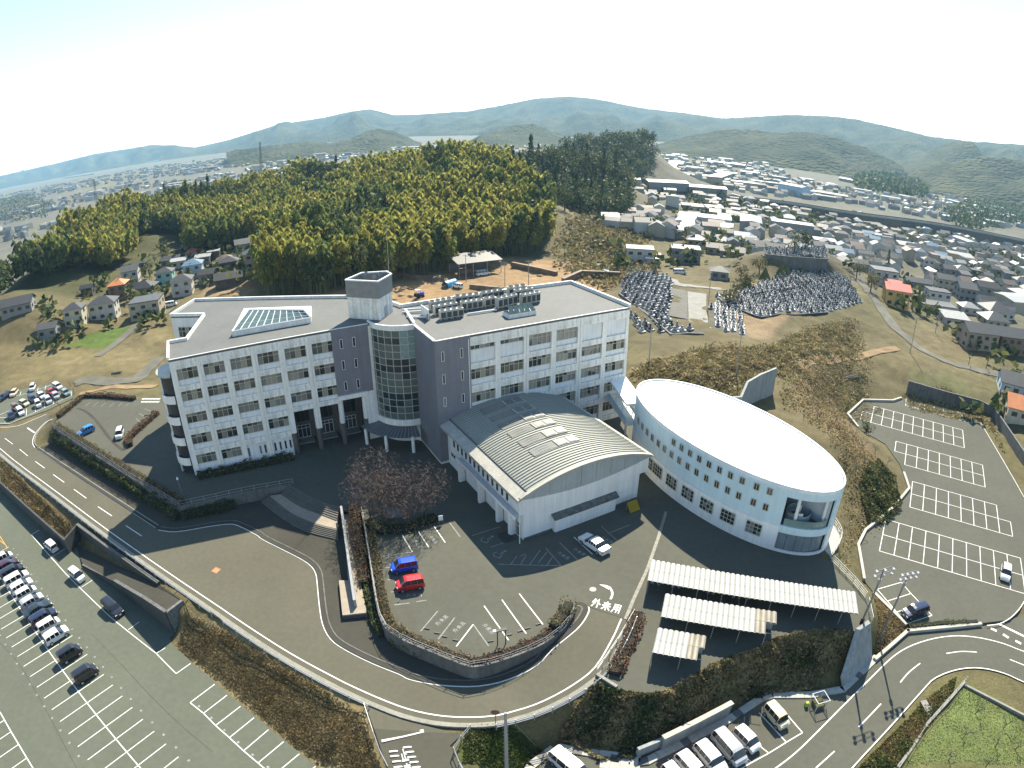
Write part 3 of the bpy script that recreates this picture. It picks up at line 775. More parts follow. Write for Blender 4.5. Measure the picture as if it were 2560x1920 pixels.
lot_block('C5', (858,1320), 7, 0, 8, 0)
lot_block('C5', (793,843), 8, -1, 7, 0)
lot_block('C5', (392,362), 9, 0, 10, -1)
lot_block('C5', (790,258), 7, 0, 7, 0, bot=False)
chain('B5', [(690,80),(895,20),(975,115),(1165,312),(940,388)], ZR, right_lot); chain('B5', [(685,85),(940,385)], ZR, right_lot); chain('B5', [(775,185),(985,118)], ZR, right_lot); chain('B5', [(860,280),(1065,225)], ZR, right_lot)
ribbon('edge_line', smooth_line(WL('B5', [(1650,400),(1760,385),(1860,330),(1930,260),(1980,185)], ZR), 3), .15, ZR, PAINT, right_lot, .008)
flat_quad('edge_line', W('C5', 1640, 380, ZR), W('C5', 2212, 1360, ZR), .13, ZR+.008, PAINT, right_lot)
for pts in (R_OUT, R_IN):
    ribbon('edge_line', pts, .16, ZQ, PAINT, right_road, .008)
for q in ([(1290,648),(1420,630),(1560,636)], [(885,903),(960,815),(1060,735)], [(1850,700),(1980,752)], [(518,1297),(715,1092)], [(140,1659),(305,1510)]):
    ribbon('lane_dash', smooth_line(WL('B5', q, ZQ), 3), .16, ZQ, PAINT, right_road, .008)
for a, b in (((1683,425),(1735,450)),((1790,478),(1840,510)),((1900,535),(1950,562))):
    flat_quad('crossing_dash', W('B5', *a, ZQ), W('B5', *b, ZQ), .45, ZQ+.008, PAINT, right_road)
flat_quad('stop_line', W('B5', 1755, 388, ZQ), W('B5', 1985, 500, ZQ), .4, ZQ+.008, PAINT, right_road)
chain('B3', [(1065,1290),(1247,1487),(1355,1423),(1245,1295)], 0, right_road, .14)
chain('B3', [(1247,1487),(1130,1560),(1015,1622),(960,1655),(800,1750)], 0, right_road, .14)
for a, b in (((905,1385),(1130,1560)),((800,1430),(1015,1622)),((700,1490),(880,1680)),((590,1540),(760,1740)),((455,1600),(600,1780))):
    chain('B3', [a, b], 0, right_road, .12)
# kerbside path of pale slabs by the lower road, with drain grates
for i, (a, b) in enumerate(zip(KERBLINE[:-1], KERBLINE[1:])):
    d = b-a
    n = max(1, round(d.length/1.0))
    for k in range(n):
        p, q = a+d*(k/n), a+d*((k+1)/n)
        mb = MB(); L_ = (q-p).length-.02
        mb.box((0, .5, .06), (L_, .95, .16+.004*((i+k) % 3)))
        c = (p+q)/2
        grate = (i*7+k) % 9 == 4
        mb.build('kerb_slab', CONC_D if grate else CONC_L, right_road, loc=(c[0], c[1], ZQ), rz=math.atan2(d[1], d[0])+math.pi).rotation_euler
for pts in ([(650,110),(940,395)], [(940,450),(1600,385)], [(960,440),(660,700)]):
    q = WL('B5', pts, ZR); mb = MB(); mb.wall(q, -.3, ZR+.16, .5); mb.build('kerb', CONC_L, right_lot)
q = [W('B4', *p, ZR) for p in ((440,1525),(400,1285),(450,1185),(640,1030),(752,895),(715,785))]
mb = MB(); mb.wall(q, -.4, ZR+.45, .45); tag(mb.build('retaining_kerb', CONC_L), 'pale low retaining kerb between right car park and orchard slope', 'kerb wall')
q = [W('B4', *p, ZR) for p in ((400,472),(328,382),(435,283),(640,288),(700,268))]
mb = MB(); mb.wall(q, -.4, ZR+.5, .45); tag(mb.build('retaining_kerb', CONC_L), 'pale angled kerb wall at the far left corner of the right car park', 'kerb wall')
# far left lot lines
chain2 = [WF('C8', *p, road_z) for p in ((0,285),(330,150),(690,62))]
for pts in ([(0,270),(390,165),(690,60)], [(0,570),(130,575),(350,478),(700,315),(935,215)], [(0,460),(130,400)], [(0,495),(110,497),(60,560)], [(390,165),(410,130)], [(490,150),(505,100)], [(590,125),(608,75)], [(690,90),(700,55)], [(260,205),(278,155)], [(350,378),(345,470)], [(460,330),(468,420)], [(580,280),(590,365)], [(700,235),(703,315)], [(935,145),(938,215)]):
    q = [WF('C8', *p, road_z) for p in pts]
    for a, b in zip(q[:-1], q[1:]): flat_quad('stall_line', a, b, .14, a[2]+.03, PAINT, far_lot, b[2]+.03)
ribbon('edge_line', smooth_line([WF('C8', *p, road_z) for p in ((0,620),(130,620),(280,590),(430,525),(610,450))], 3), .16, road_z, PAINT, main_road, .012)
# blue lot lines (faint)
for a, b in (((1190,290),(1120,345)),((1290,292),(1225,350)),((1390,300),(1330,350)),((1500,300),(1440,352)),((1600,300),(1560,345)),((1700,300),(1660,340)),((1900,380),(2040,430)),((1830,440),(1960,510)),((1790,510),(1890,585))):
    flat_quad('stall_line', W('C8', *a, ZP), W('C8', *b, ZP), .12, ZP+.008, PAINT_OLD, yard)
for i in range(5):
    for j in range(2):
        p = W('C8', 1870+i*48-j*12, 250+j*38, ZP); flat_quad('crossing_block', p, p+Vector((.9,.1,0)), .6, ZP+.008, PAINT, yard)

# ---------------------------------------------------------------- posts and rails: fence builder
def fence(name, label, pts, zf, h, rails, spacing, mat, post_r=.04, rail_r=.03, cat='fence', panel=None, group=None):
    """every post and rail its own part"""
    pts = [Vector(p) for p in pts]
    z0 = zf(pts[0][0], pts[0][1]) if callable(zf) else zf
    root = thing(name, label, cat, (pts[0][0], pts[0][1], z0), group=group)
    O = Vector((pts[0][0], pts[0][1], z0))
    mb = MB(); mb.tube([(0,0,-.1),(0,0,h)], post_r, 6); po = mb.build('post', mat, root); pm = po.data
    seg = [(pts[i+1]-pts[i]).length for i in range(len(pts)-1)]
    tot = sum(seg); n = max(1, round(tot/spacing)); acc = []
    for k in range(n+1):
        t = tot*k/n; i = 0
        while i < len(seg)-1 and t > seg[i]: t -= seg[i]; i += 1
        p = pts[i].lerp(pts[i+1], min(1, t/max(seg[i], 1e-6)))
        acc.append(Vector((p[0], p[1], zf(p[0], p[1]) if callable(zf) else zf)))
    for k, p in enumerate(acc):
        if k == 0: po.location = p-O
        else: link('post', pm, root, p-O)
    for r in rails:
        for a, b in zip(acc[:-1], acc[1:]):
            mb = MB(); mb.tube([Vector((0,0,0)), b-a], rail_r, 5); mb.build('rail', mat, root, loc=a-O+Vector((0,0,h*r)))
    if panel is not None:
        for a, b in zip(acc[:-1], acc[1:]):
            mb = MB(); d = b-a
            mb.add([Vector((0,0,.08)), d+Vector((0,0,.08)), d+Vector((0,0,h*.95)), Vector((0,0,h*.95))], [(0,1,2,3)]); mb.build('panel', panel, root, loc=a-O)
    return root
GREYRAIL = M('grey_rail', (0.24,0.246,0.234), rough=.5, var=.05)
fence('fence', 'pale rail fence on top of the hedge bank beside the left yard', HW[:2], ZP, 1.0, (.98,.5), 2.0, GREYRAIL)
fence('fence', 'pale rail fence between the shaded terrace and the curved entrance steps', HW[1:4], ZP, 1.0, (.98,.5), 2.0, GREYRAIL)
_vw = [Vector((p[0], p[1], 0)) for p in VWALL]
fence('guard_rail', 'grey rail fence on the curved wall round the visitor car park', _vw, ZP+.35, .75, (.98,.5), 2.2, GREYRAIL)
og = offset(OUTER, -1.75)
cut = [p for p in og if p[0] < -14.5]
fence('guard_rail', 'long metal guard rail between the road and dry grass bank', [p for p in cut if p[0] > -36], road_z, .85, (.95,.6), 2.6, METAL, .06, .05)
fence('guard_rail', 'metal guard rail along the road above the dark ramp wall', [p for p in cut if p[0] <= -36], road_z, .85, (.95,.6), 2.6, METAL, .06, .05)
cut2 = [p for p in og if p[0] > -2 and p[1] < 52]
fence('guard_rail', 'curved metal guard rail at the outside of the road bend', cut2, road_z, .95, (.95,.65,.35), 1.9, METAL, .06, .05)
fence('guard_rail', 'metal guard rail running down the left side of the side road', [WF('B6', *p, side_z) for p in ((310,465),(390,710),(430,820),(475,900))], side_z, .9, (.95,.5), 2.0, METAL, .05, .04)
fence('guard_rail', 'metal guard rail along the right side of the side road', [WF('B6', *p, side_z) for p in ((1040,620),(980,690),(925,770),(960,860),(1010,950))], side_z, .9, (.95,.5), 1.6, METAL, .05, .04)
# hedge bank retaining wall faces under the fence
def wall_thing(name, label, pts, z0, z1, th, mat, cat='wall'):
    mb = MB(); mb.wall(pts, z0, z1, th); o = mb.build(name, mat)
    return tag(o, label, cat)
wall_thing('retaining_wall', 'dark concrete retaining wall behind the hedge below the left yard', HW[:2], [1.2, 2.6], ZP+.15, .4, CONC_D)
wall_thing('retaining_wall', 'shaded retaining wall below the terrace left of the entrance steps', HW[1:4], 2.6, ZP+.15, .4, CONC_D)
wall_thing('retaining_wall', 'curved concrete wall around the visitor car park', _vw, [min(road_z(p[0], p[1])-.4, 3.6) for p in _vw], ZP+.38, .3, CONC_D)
# walls of the ramp
w1 = [W('A7', 515, 1152, 2.95), W('A7', 800, 1360, 3.1), W('A7', 1060, 1545, 3.25)]
wall_thing('retaining_wall', 'shade-darkened concrete wall between the road edge and the ramp', w1, -.2, [2.95, 3.1, 3.3], .35, RAMPW)
w2 = [W('A8', 555, 297, .35), W('A8', 760, 400, 1.6), W('A8', 965, 520, 3.1), W('A8', 1110, 615, 3.75), W('A8', 1215, 535, 3.75)]
wall_thing('retaining_wall', 'shade-darkened concrete ramp wall rising from the lower car park', w2[:4], -.2, [.35, 1.6, 3.1, 3.75], .4, RAMPW)
wall_thing('stone_wall', 'grey stone end wall of the ramp beside the dry grass bank', w2[3:], -.2, [3.74, 3.74], .42, M('rubble_stone', (0.12,0.1225,0.115), var=.3, vs=2.2, var2=.35, vs2=5, coord='World', bump=.6))
w3 = [W('A7', -60, 800, 2.0), W('A7', 0, 868, 2.1), W('A7', 430, 1252, 2.6), W('A7', 515, 1150, 2.9)]
wall_thing('retaining_wall', 'shade-darkened concrete planter wall along the lower car park at left', w3, -.2, [2.0, 2.1, 2.6, 2.9], .35, RAMPW)

# ---------------------------------------------------------------- entrance steps
stairs = thing('entrance_stairs', 'two flights of curved dark stone steps up to the school entrance', 'stairs', ARC_B2[4])
STEP = M('step_stone', (0.0945,0.08775,0.072), var=.15, vs=.8, var2=.2, vs2=4, coord='World')
TAN = M('tan_paving', (0.252,0.21,0.156), var=.1, vs=1, var2=.15, vs2=5, coord='World')
_so = Vector(ARC_B2[4])
def flight(A, B, zt, zb, n):
    for k in range(n):
        t0, t1 = k/n, (k+1)/n
        P0 = [a.lerp(b, t0) for a, b in zip(A, B)]; P1 = [a.lerp(b, t1+.06) for a, b in zip(A, B)]
        z = zt-(zt-zb)*(k+.5)/n if False else zt-(zt-zb)*(k)/n
        mb = MB(); mb.prism([p-_so for p in P0]+[p-_so for p in P1[::-1]], 2.6-_so[2], z-_so[2]+.004*k)
        mb.build('step', STEP, stairs)
flight(ARC_T1, ARC_B1, 5.0, 4.2, 6)
mb = MB(); mb.prism([p-_so for p in ARC_B1]+[p-_so for p in ARC_T2[::-1]], 2.6-_so[2], 4.2-_so[2]+.03); mb.build('landing', TAN, stairs)
flight(ARC_T2, ARC_B2, 4.2, 3.45, 6)
# slanting sign wall and its stone platform
fin = [W('B1', 762, 345, 6.1), W('B1', 812, 700, 5.75), W('B1', 862, 1055, 5.2)]
wall_thing('slanting_wall', 'long thin pale wall running from the steps to the stone platform', fin, 3.0, [6.1, 5.75, 5.2], .32, M('pale_stone', (0.24,0.246,0.252), var=.08, vs=1))
plat = thing('stone_platform', 'tan stone platform with dark base at the end of the slanting wall', 'platform', W('B1', 850, 1100, 3.2))
po = Vector(plat.location)
q = [p-po for p in WL('B1', [(745,905),(772,1172),(958,1152),(905,880),(840,395),(780,402),(815,905)], 4.0)]
mb = MB(); mb.prism(q, -.6, .62); mb.build('base', M('dark_stone', (0.06,0.06,0.065), var=.1), plat)
mb = MB(); mb.prism([p*.985 for p in q], .6, .82); mb.build('paving', TAN, plat)

# ---------------------------------------------------------------- retaining walls on the right
CW = M('wall_concrete_blue', (0.208,0.2275,0.221), var=.08, vs=.4, var2=.1, vs2=3, coord='World', streak=.2)
wall_thing('retaining_wall', 'tall pale concrete retaining wall on the hillside behind the oval hall', [W('A6', 930, 738, 11.5), W('A6', 975, 735, 11.5), W('A6', 1010, 655, 12.6), W('A6', 1080, 615, 12.8), W('A6', 1165, 580, 12.8)], 4.0, [11.5, 11.5, 12.6, 12.8, 12.8], .45, CW)
wall_thing('retaining_wall', 'long grey concrete wall behind the far edge of the right car park', [W('C5', 800, 150, ZR)+Vector((.5,1.2,0)), W('C5', 1230, 262, ZR)+Vector((.8,1.4,0)), W('C5', 1650, 365, ZR)+Vector((1.2,1.6,0)), W('C5', 1790, 440, ZR)+Vector((1.8,1.2,0)), W('C5', 2000, 790, ZR)+Vector((2.2,.8,0)), W('C5', 2212, 1150, ZR)+Vector((2.6,.6,0)), W('N', 2620, 1330, ZR)+Vector((2.6,0,0))], -.3, [4.0, 3.6, 3.3, 3.2, 3.0, 2.8, 2.6], .4, CONC_D)
wall_thing('retaining_wall', 'grey concrete wall with pale coping behind the parked white cars, higher section', [W('B3', 425, 1455, 2.2), W('B3', 885, 1220, 2.2)], -.2, 2.2, .4, CW)
wall_thing('retaining_wall', 'low grey concrete wall section at the left of the parked white cars', [W('B3', 255, 1530, 1.5), W('B3', 420, 1462, 1.5)], -.2, 1.5, .4, CW)
mb = MB(); mb.wall([W('B3', 423, 1456, 2.26), W('B3', 887, 1219, 2.26)], 2.2, 2.32, .6); tag(mb.build('wall_coping', CONC_L), 'pale coping slab on the higher wall above the parked white cars', 'coping')
# stair up to the bicycle yard with its sloping side wall
sw = thing('hillside_stairs', 'grey concrete stair with sloping side wall up to the bicycle yard', 'stairs', W('B3', 1645, 1110, 0))
so = Vector(sw.location)
a0, a1 = W('B3', 1635, 1050, 1.4)-so, W('B3', 1740, 735, 5.6)-so
b0, b1 = W('B3', 1645, 1110, 0)-so, W('B3', 1822, 930, 0)-so
c1 = W('B3', 1812, 690, 5.6)-so
mb = MB()
mb.add([b0, b1, c1, a1, a0], [(0,1,2,3,4)]); mb.add([b0+Vector((-.5,.1,0)), b0, a0, a0+Vector((-.5,.1,0)), a1, a1+Vector((-.5,.3,0))], [(0,1,2,3), (3,2,4,5)])
mb.add([a1, c1, c1+Vector((-.1,.6,0)), a1+Vector((-.5,.3,0))], [(0,1,2,3)])
mb.build('side_wall', CW, sw)
s0, s1 = W('B3', 1600, 1000, .9)-so, W('B3', 1690, 745, 4.9)-so
for k in range(14):
    p = s0.lerp(s1, k/13); mb = MB(); mb.box((p[0]-.55, p[1]+.1, p[2]-.8), (1.5, .42, 1.7), rz=.25); mb.build('step', CONC, sw)
fence('fence', 'white rail fence along the slope right of the bicycle sheds', [W('B3', 1550, 275, ZP), W('B3', 1690, 420, ZP), W('B3', 1775, 525, ZP)], ZP, 1.1, (.98,.7,.42,.15), 1.6, M('white_rail', (0.594,0.594,0.558)))
fence('fence', 'white rail fence at the head of the hillside stair', [W('B3', 1785, 560, ZP), W('B3', 1812, 690, ZP)], ZP, 1.1, (.98,.7,.42), 1.2, MATS['white_rail'])
fence('fence', 'curved white rail fence at the end terrace of the oval hall', smooth_line(WL('B3', [(1560,20),(1600,80),(1608,140),(1580,200),(1545,250)], ZP), 3), ZP, 1.1, (.98,.6,.25), 1.2, MATS['white_rail'])
mb = MB(); mb.prism(WL('B3', [(1545,10),(1600,75),(1605,140),(1545,245),(1500,200),(1480,80)], ZP), ZP-.6, ZP+.06); struct(mb.build('terrace', CONC_L))
# low wall and rail left of the bicycle yard
fence('guard_rail', 'white rail beside the reddish hedge at the bicycle yard entrance', [W('B2', 1700, 1120, ZP), W('B2', 1590, 1310, ZP), W('B2', 1430, 1545, ZP)], ZP, .8, (.98,.5), 1.8, MATS['white_rail'])
wall_thing('low_wall', 'short grey concrete wall at the lower end of the reddish hedge', [W('B2', 1430, 1552, 5.3), W('B2', 1580, 1645, 5.3)], 3.4, 5.3, .35, CONC)
gl = WL('B2', [(1935,375),(1880,560),(1800,790),(1700,1010),(1640,1160)], ZP)
for i in range(len(gl)-1):
    d = gl[i+1]-gl[i]; n = max(1, round(d.length/.9))
    for k in range(n):
        p = gl[i]+d*((k+.5)/n); mb = MB(); mb.box((0,0,.0), (d.length/n-.03, .42, .05)); mb.build('drain_cover', KERB, yard, loc=(p[0], p[1], ZP+.01), rz=math.atan2(d[1], d[0]))

# coping along the ramp walls, and seams in the asphalt
for pts_, zt_ in ((w1, [2.95, 3.1, 3.3]), (w2[:4], [.35, 1.6, 3.1, 3.75])):
    mb = MB(); mb.wall(pts_, [a-.02 for a in zt_], [a+.1 for a in zt_], .5); tag(mb.build('wall_coping', CONC_D), 'grey coping on the wall above the ramp' if pts_ is w1 else 'grey coping on the sloping outer ramp wall', 'coping')
SEAM = M('asphalt_seam', (.035,.035,.028), rough=.9, var=.3, vs=1.5, coord='World')
for fr, q, z in (('C3', [(0,420),(180,620),(330,860),(480,1130),(620,1400),(760,1659)], 0), ('C3', [(900,330),(1200,640),(1500,960),(1800,1250),(2100,1500)], 0)):
    ribbon('asphalt_seam', smooth_line(WL(fr, q, z), 4), .05, z, SEAM, left_lot, .006)
for q in ([(940,1040),(1000,1130),(1060,1250)], [(1280,1210),(1320,1330),(1360,1440)], [(1480,1300),(1560,1420),(1600,1560)], [(980,700),(1000,780)], [(1180,720),(1200,800)]):
    ribbon('asphalt_seam', smooth_line(WL('C5', q, ZR), 4), .06, ZR, SEAM, right_lot, .006)
pa, pb = WF('A7', 90, 722, road_z), WF('A7', 245, 648, road_z)
flat_quad('asphalt_seam', pa, pb, .09, pa[2]+.01, SEAM, main_road, pb[2]+.01)
ribbon('asphalt_seam', smooth_line(WL('C8', [(1010,370),(1120,410),(1230,500),(1330,620),(1420,740),(1520,850),(1620,930)], ZP), 4), .7, ZP, ASPH_D, yard, .004)
# ---------------------------------------------------------------- main school building
GREY = M('grey_violet_wall', (0.155,0.155,0.172), rough=.75, var=.06, vs=.4, var2=.07, vs2=2.5, streak=.1)
GREY_R = M('roof_membrane', (0.09464,0.09768,0.09024), rough=.8, var=.08, vs=.22, var2=.1, vs2=1.2, coord='World')
PANEL = M('pale_blue_panel', (.60,.61,.60), rough=.7, var=.05, vs=.5, streak=.12)
BEAM = M('stained_white_beam', (.64,.625,.57), rough=.75, var=.1, vs=.8, var2=.16, vs2=3, streak=.28)
GLASS = M('window_glass', (.022,.026,.028), rough=.06, var=.3, vs=.8, spec=.6)
GLASS2 = M('window_glass_pale', (.075,.08,.075), rough=.08, var=.35, vs=.9, spec=.6)  # lighter glass tone, one of the pane choices
CURT = M('curtain_pane', (.235,.225,.185), rough=.35, var=.12, vs=1.5, var2=.15, vs2=7, spec=.5)
CURT2 = M('curtain_pane_grey', (.16,.16,.15), rough=.3, var=.18, vs=1.8, var2=.2, vs2=8, spec=.5)
WFRAME = M('window_frame_beige', (.42,.40,.30), rough=.5, var=.05)
WFRAME_W = M('window_frame_white', (.62,.63,.62), rough=.5, var=.05)
TILE = M('dark_brown_tile', (.085,.075,.068), rough=.5, var=.2, vs=3, var2=.2, vs2=10)
WRND = random.Random(3)
_wm = {}
def window(parent, loc, rz, w, h, cols=4, rows=(.34, .66), frame=None, mats=None, bar=.07, name='window', depth=.08):
    """frame part with each pane a sub-part; local x along the wall, -y outwards, origin at lower left"""
    frame = frame or WFRAME
    key = (round(w,2), round(h,2), cols, tuple(rows), frame.name)
    if key not in _wm:
        mb = MB()
        for i in range(cols+1): mb.box((min(max(w*i/cols, bar/2), w-bar/2), 0, h/2), (bar, depth, h))
        zz = 0; ys = [0]
        for r in rows[::-1]: zz += r*h; ys.append(zz)
        for z in ys: mb.box((w/2, -.004, min(max(z, bar/2), h-bar/2)), (w, depth, bar))
        me = bpy.data.meshes.new('window'); me.from_pydata(mb.v, [], mb.f); me.materials.append(frame)
        _wm[key] = (me, ys)
    me, ys = _wm[key]
    o = link(name, me, parent, loc, rz)
    pw = w/cols
    for i in range(cols):
        sty = WRND.random()
        for j in range(len(ys)-1):
            ph = ys[j+1]-ys[j]
            m = (mats or (GLASS, CURT, CURT2, GLASS2))
            mt = WRND.choice(m) if sty > .45 else m[min(len(m)-1, int(sty*2*len(m)))]
            k2 = ('pane', round(pw,2), round(ph,2), mt.name)
            if k2 not in _wm:
                m2 = bpy.data.meshes.new('pane'); m2.from_pydata([(0,0,0),(pw,0,0),(pw,0,ph),(0,0,ph)], [], [(0,1,2,3)]); m2.materials.append(mt); _wm[k2] = m2
            link('pane', _wm[k2], o, (pw*i, .02, ys[j]))
    return o

SB = Vector((-52.2, 79.7, ZP))
school = thing('school_building', 'large white and grey four-storey school building with glazed drum and roof tower', 'school', SB)
U = Vector((29.4, 14.3, 0)).normalized(); Vn = Vector((-U[1], U[0], 0)); UA = math.atan2(U[1], U[0])
RA = Vector((-11.1, 85.4, ZP)); RB = Vector((20.0, 102.0, ZP)); RC = Vector((11.3, 117.4, ZP)); RD = Vector((-18.7, 102.4, ZP))
U2 = Vector(((RB-RA)[0], (RB-RA)[1], 0)).normalized(); Vn2 = Vector((-U2[1], U2[0], 0)); UA2 = math.atan2(U2[1], U2[0])
def LP(s, t=0): return SB+U*s+Vn*t
def RP(s, t=0): return RA+U2*s+Vn2*t
ZT = 25.35
DC, DR = Vector((-17.8, 98.0, ZP)), 5.8
ang = lambda p: math.atan2(p[1]-DC[1], p[0]-DC[0])
drum_pts = [DC+Vector((DR*math.cos(a), DR*math.sin(a), 0)) for a in np.linspace(math.radians(213), math.radians(298), 15)]
back = [RD, Vector((-24,108.2,ZP)), Vector((-30.2,109.4,ZP)), Vector((-64.1,112.4,ZP)), Vector((-64.6,102.7,ZP)), Vector((-56.5,101.9,ZP)), Vector((-53.4,88.6,ZP)), Vector((-56.5,87.4,ZP))]
rec = .42
midR = Vector((-15.1, 92.9, ZP))
def rel(poly): return [p-SB for p in poly]
upper = [LP(0, rec), LP(26.7, rec), LP(26.7, 0), LP(32.7, 0)]+drum_pts[1:-1]+[midR, RA, RP(5.55, 0), RP(5.55, rec), RP(35.2, rec), RC]+back
lower = [LP(0, rec), LP(18.5, rec), LP(18.5, 5.0), LP(31.2, 5.0), LP(31.2, 0), LP(32.7, 0)]+[p+(DC-p)*.12 for p in drum_pts[1:-1]]+[midR, RA, RP(5.55, 0), RP(5.55, rec), RP(35.2, rec), RC]+back
mb = MB(); mb.prism(rel(lower), -.4, 13.3-ZP); mb.prism(rel(upper), 13.3-ZP, ZT-.35-ZP, bottom=True)
mb.build('wall', WHITE, school)
outline = [LP(0, 0), LP(32.7, 0)]+drum_pts[1:-1]+[midR, RA, RB, RC]+back
mb = MB(); mb.prism(rel(outline), ZT-.36-ZP, ZT-ZP, bottom=True)
mb.build('roof', [GREY_R], school)
# grey-violet end walls either side of the drum
mb = MB(); mb.wall(rel([LP(26.6), LP(32.7)]), 13.9-ZP, ZT-ZP-.06, .12); mb.build('grey_wall', GREY, school)
mb = MB(); mb.wall(rel([midR+Vector((-.05,0,0)), RA, RP(5.6)]), .4, ZT-ZP-.06, .12); mb.build('grey_wall', GREY, school)
# parapets
for pts, h in ((back[2:6], .55), ([back[5], back[6], back[7], LP(0), ], .5), ([RB, RC, RD, back[1], back[2]], .6), ([midR, RA], .18), ([RD+Vector((1.2,-2.5,0)), midR], .5), ([LP(0), LP(32.7)], .07), ([RA, RB], .07)):
    mb = MB(); mb.wall(rel(pts), ZT-ZP-.02, ZT-ZP+h, .38 if h > .1 else .2, off=.0); mb.build('parapet', WHITE, school)
# piers, beams, windows of the two wings
FL = [(20.8, 23.6), (17.2, 19.85), (13.35, 16.0), (9.55, 12.3), (5.9, 8.6)]     # recess bottom / head of each storey
def bay(P_, uu, ua, s, w, z0, z1, kind, i):
    p = P_(s, rec-.06)-SB
    h = z1-z0
    if kind == 'win':
        q = P_(s, rec-.1)-SB
        mb = MB(); mb.box((w/2, 0, .42), (w, .12, .85)); mb.build('spandrel', PANEL, school, loc=(p[0], p[1], z0-ZP), rz=ua)
        window(school, (q[0], q[1], z0+.87-ZP), ua, w, h-.87, 4 if w < 4 else 5)
    elif kind == 'panel':
        mb = MB(); mb.box((w/2, 0, h/2), (w, .12, h)); mb.build('spandrel', PANEL, school, loc=(p[0], p[1], z0-ZP), rz=ua)
    elif kind == 'strip':
        q = P_(s, rec-.1)-SB
        mb = MB(); mb.box((w/2, 0, h*.36), (w, .12, h*.72)); mb.build('spandrel', PANEL, school, loc=(p[0], p[1], z0-ZP), rz=ua)
        window(school, (q[0], q[1], z0+h*.73-ZP), ua, w, h*.27, 5, (1.0,))
def wing(P_, ua, s0, pitch, w, n, length, kindf, zbase):
    edges = [s0-.9]+[s0+pitch*i-(pitch-w) for i in range(1, n)]+[s0+pitch*(n-1)+w]
    for i in range(n+1):
        a = max(0.0, edges[i]) if i else 0.0 if s0 < 3 else s0-.12
        b = s0+pitch*i if i < n else length
        zb = zbase(i, True)
        p = P_((a+b)/2, rec/2)-SB
        mb = MB(); mb.box((0, 0, (ZT-.36-zb)/2), (b-a, rec+.02, ZT-.36-zb)); mb.build('pier', WHITE, school, loc=(p[0], p[1], zb-ZP), rz=ua)
        if i < n:
            sa = s0+pitch*i
            tops = [ZT-.36]+[f[0] for f in FL]
            for k, (z0, z1) in enumerate(FL):
                if z1 < zbase(i, False): continue
                kd = kindf(i, k)
                zt, zb2 = tops[k], z1
                q = P_(sa+w/2, rec/2-.03)-SB
                mb = MB(); mb.box((0, 0, (zt-zb2)/2), (w, rec-.02, zt-zb2)); mb.build('beam', BEAM, school, loc=(q[0], q[1], zb2-ZP), rz=ua)
                bay(P_, None, ua, sa, w, z0, z1, kd, i)
            # foot beam
            if zbase(i, False) < 6:
                q = P_(sa+w/2, rec/2)-SB
                mb = MB(); mb.box((0, 0, .45), (w, rec-.04, .9)); mb.build('beam', BEAM, school, loc=(q[0], q[1], 0), rz=ua)
wing(LP, UA, .95, 4.47, 3.5, 6, 26.7, lambda i, k: 'win' if not (k == 4 and i in (2, 3)) else 'panel', lambda i, pier: 13.3 if (i >= 4 and not pier) else (8.95 if (i >= 4 and pier) else ZP))
wing(RP, UA2, 5.65, 4.98, 4.1, 6, 35.2, lambda i, k: 'strip' if (k == 0 and i < 2) else ('panel' if (k == 0 and i > 3) else 'win'), lambda i, pier: ZP)
for i in (4, 5):
    q = LP(.95+4.47*i+1.75, rec/2-.03)-SB
    mb = MB(); mb.box((0, 0, .25), (3.5, rec-.02, .85)); mb.build('beam', BEAM, school, loc=(q[0], q[1], 12.9-ZP), rz=UA)
# narrow windows on the ground floor
for s in (9.95, 12.0, 12.85, 14.6, 15.5, 16.4, 17.25):
    q = LP(s, rec-.14)-SB; window(school, (q[0], q[1], 6.3-ZP), UA, .42, 1.6, 1, (1.0,), WFRAME_W, (GLASS,), .05)
for s in (27.87, 29.98):
    for z in (22.0, 18.4, 14.75):
        q = LP(s, -.10)-SB; window(school, (q[0], q[1], z-ZP), UA, .5, 1.58, 1, (1.0,), WFRAME_W, (GLASS,), .06)
for s in (.94, 3.92):
    for z in (22.1, 18.5, 14.8):
        q = RP(s, -.10)-SB; window(school, (q[0], q[1], z-ZP), UA2, .46, 1.5, 1, (1.0,), WFRAME_W, (GLASS, CURT2), .06)
# portico columns: white above, brown tile below, and the tall frame
for s in (18.45, 22.7, 26.95, 31.1):
    p = LP(s, .45)-SB
    mb = MB(); mb.tube([(0,0,0),(0,0,8.95-ZP)], .5, 12); c = mb.build('column_base', TILE, school, loc=(p[0], p[1], 0))
    mb = MB(); mb.tube([(0,0,8.9-ZP),(0,0,13.4-ZP)], .46, 12); mb.build('column', WHITE, school, loc=(p[0], p[1], 0))
q = LP(29.1, .1)-SB
mb = MB(); mb.box((0, 0, .35), (5.0, 1.0, .75)); mb.build('beam', WHITE, school, loc=(q[0], q[1], 13.3-ZP), rz=UA)
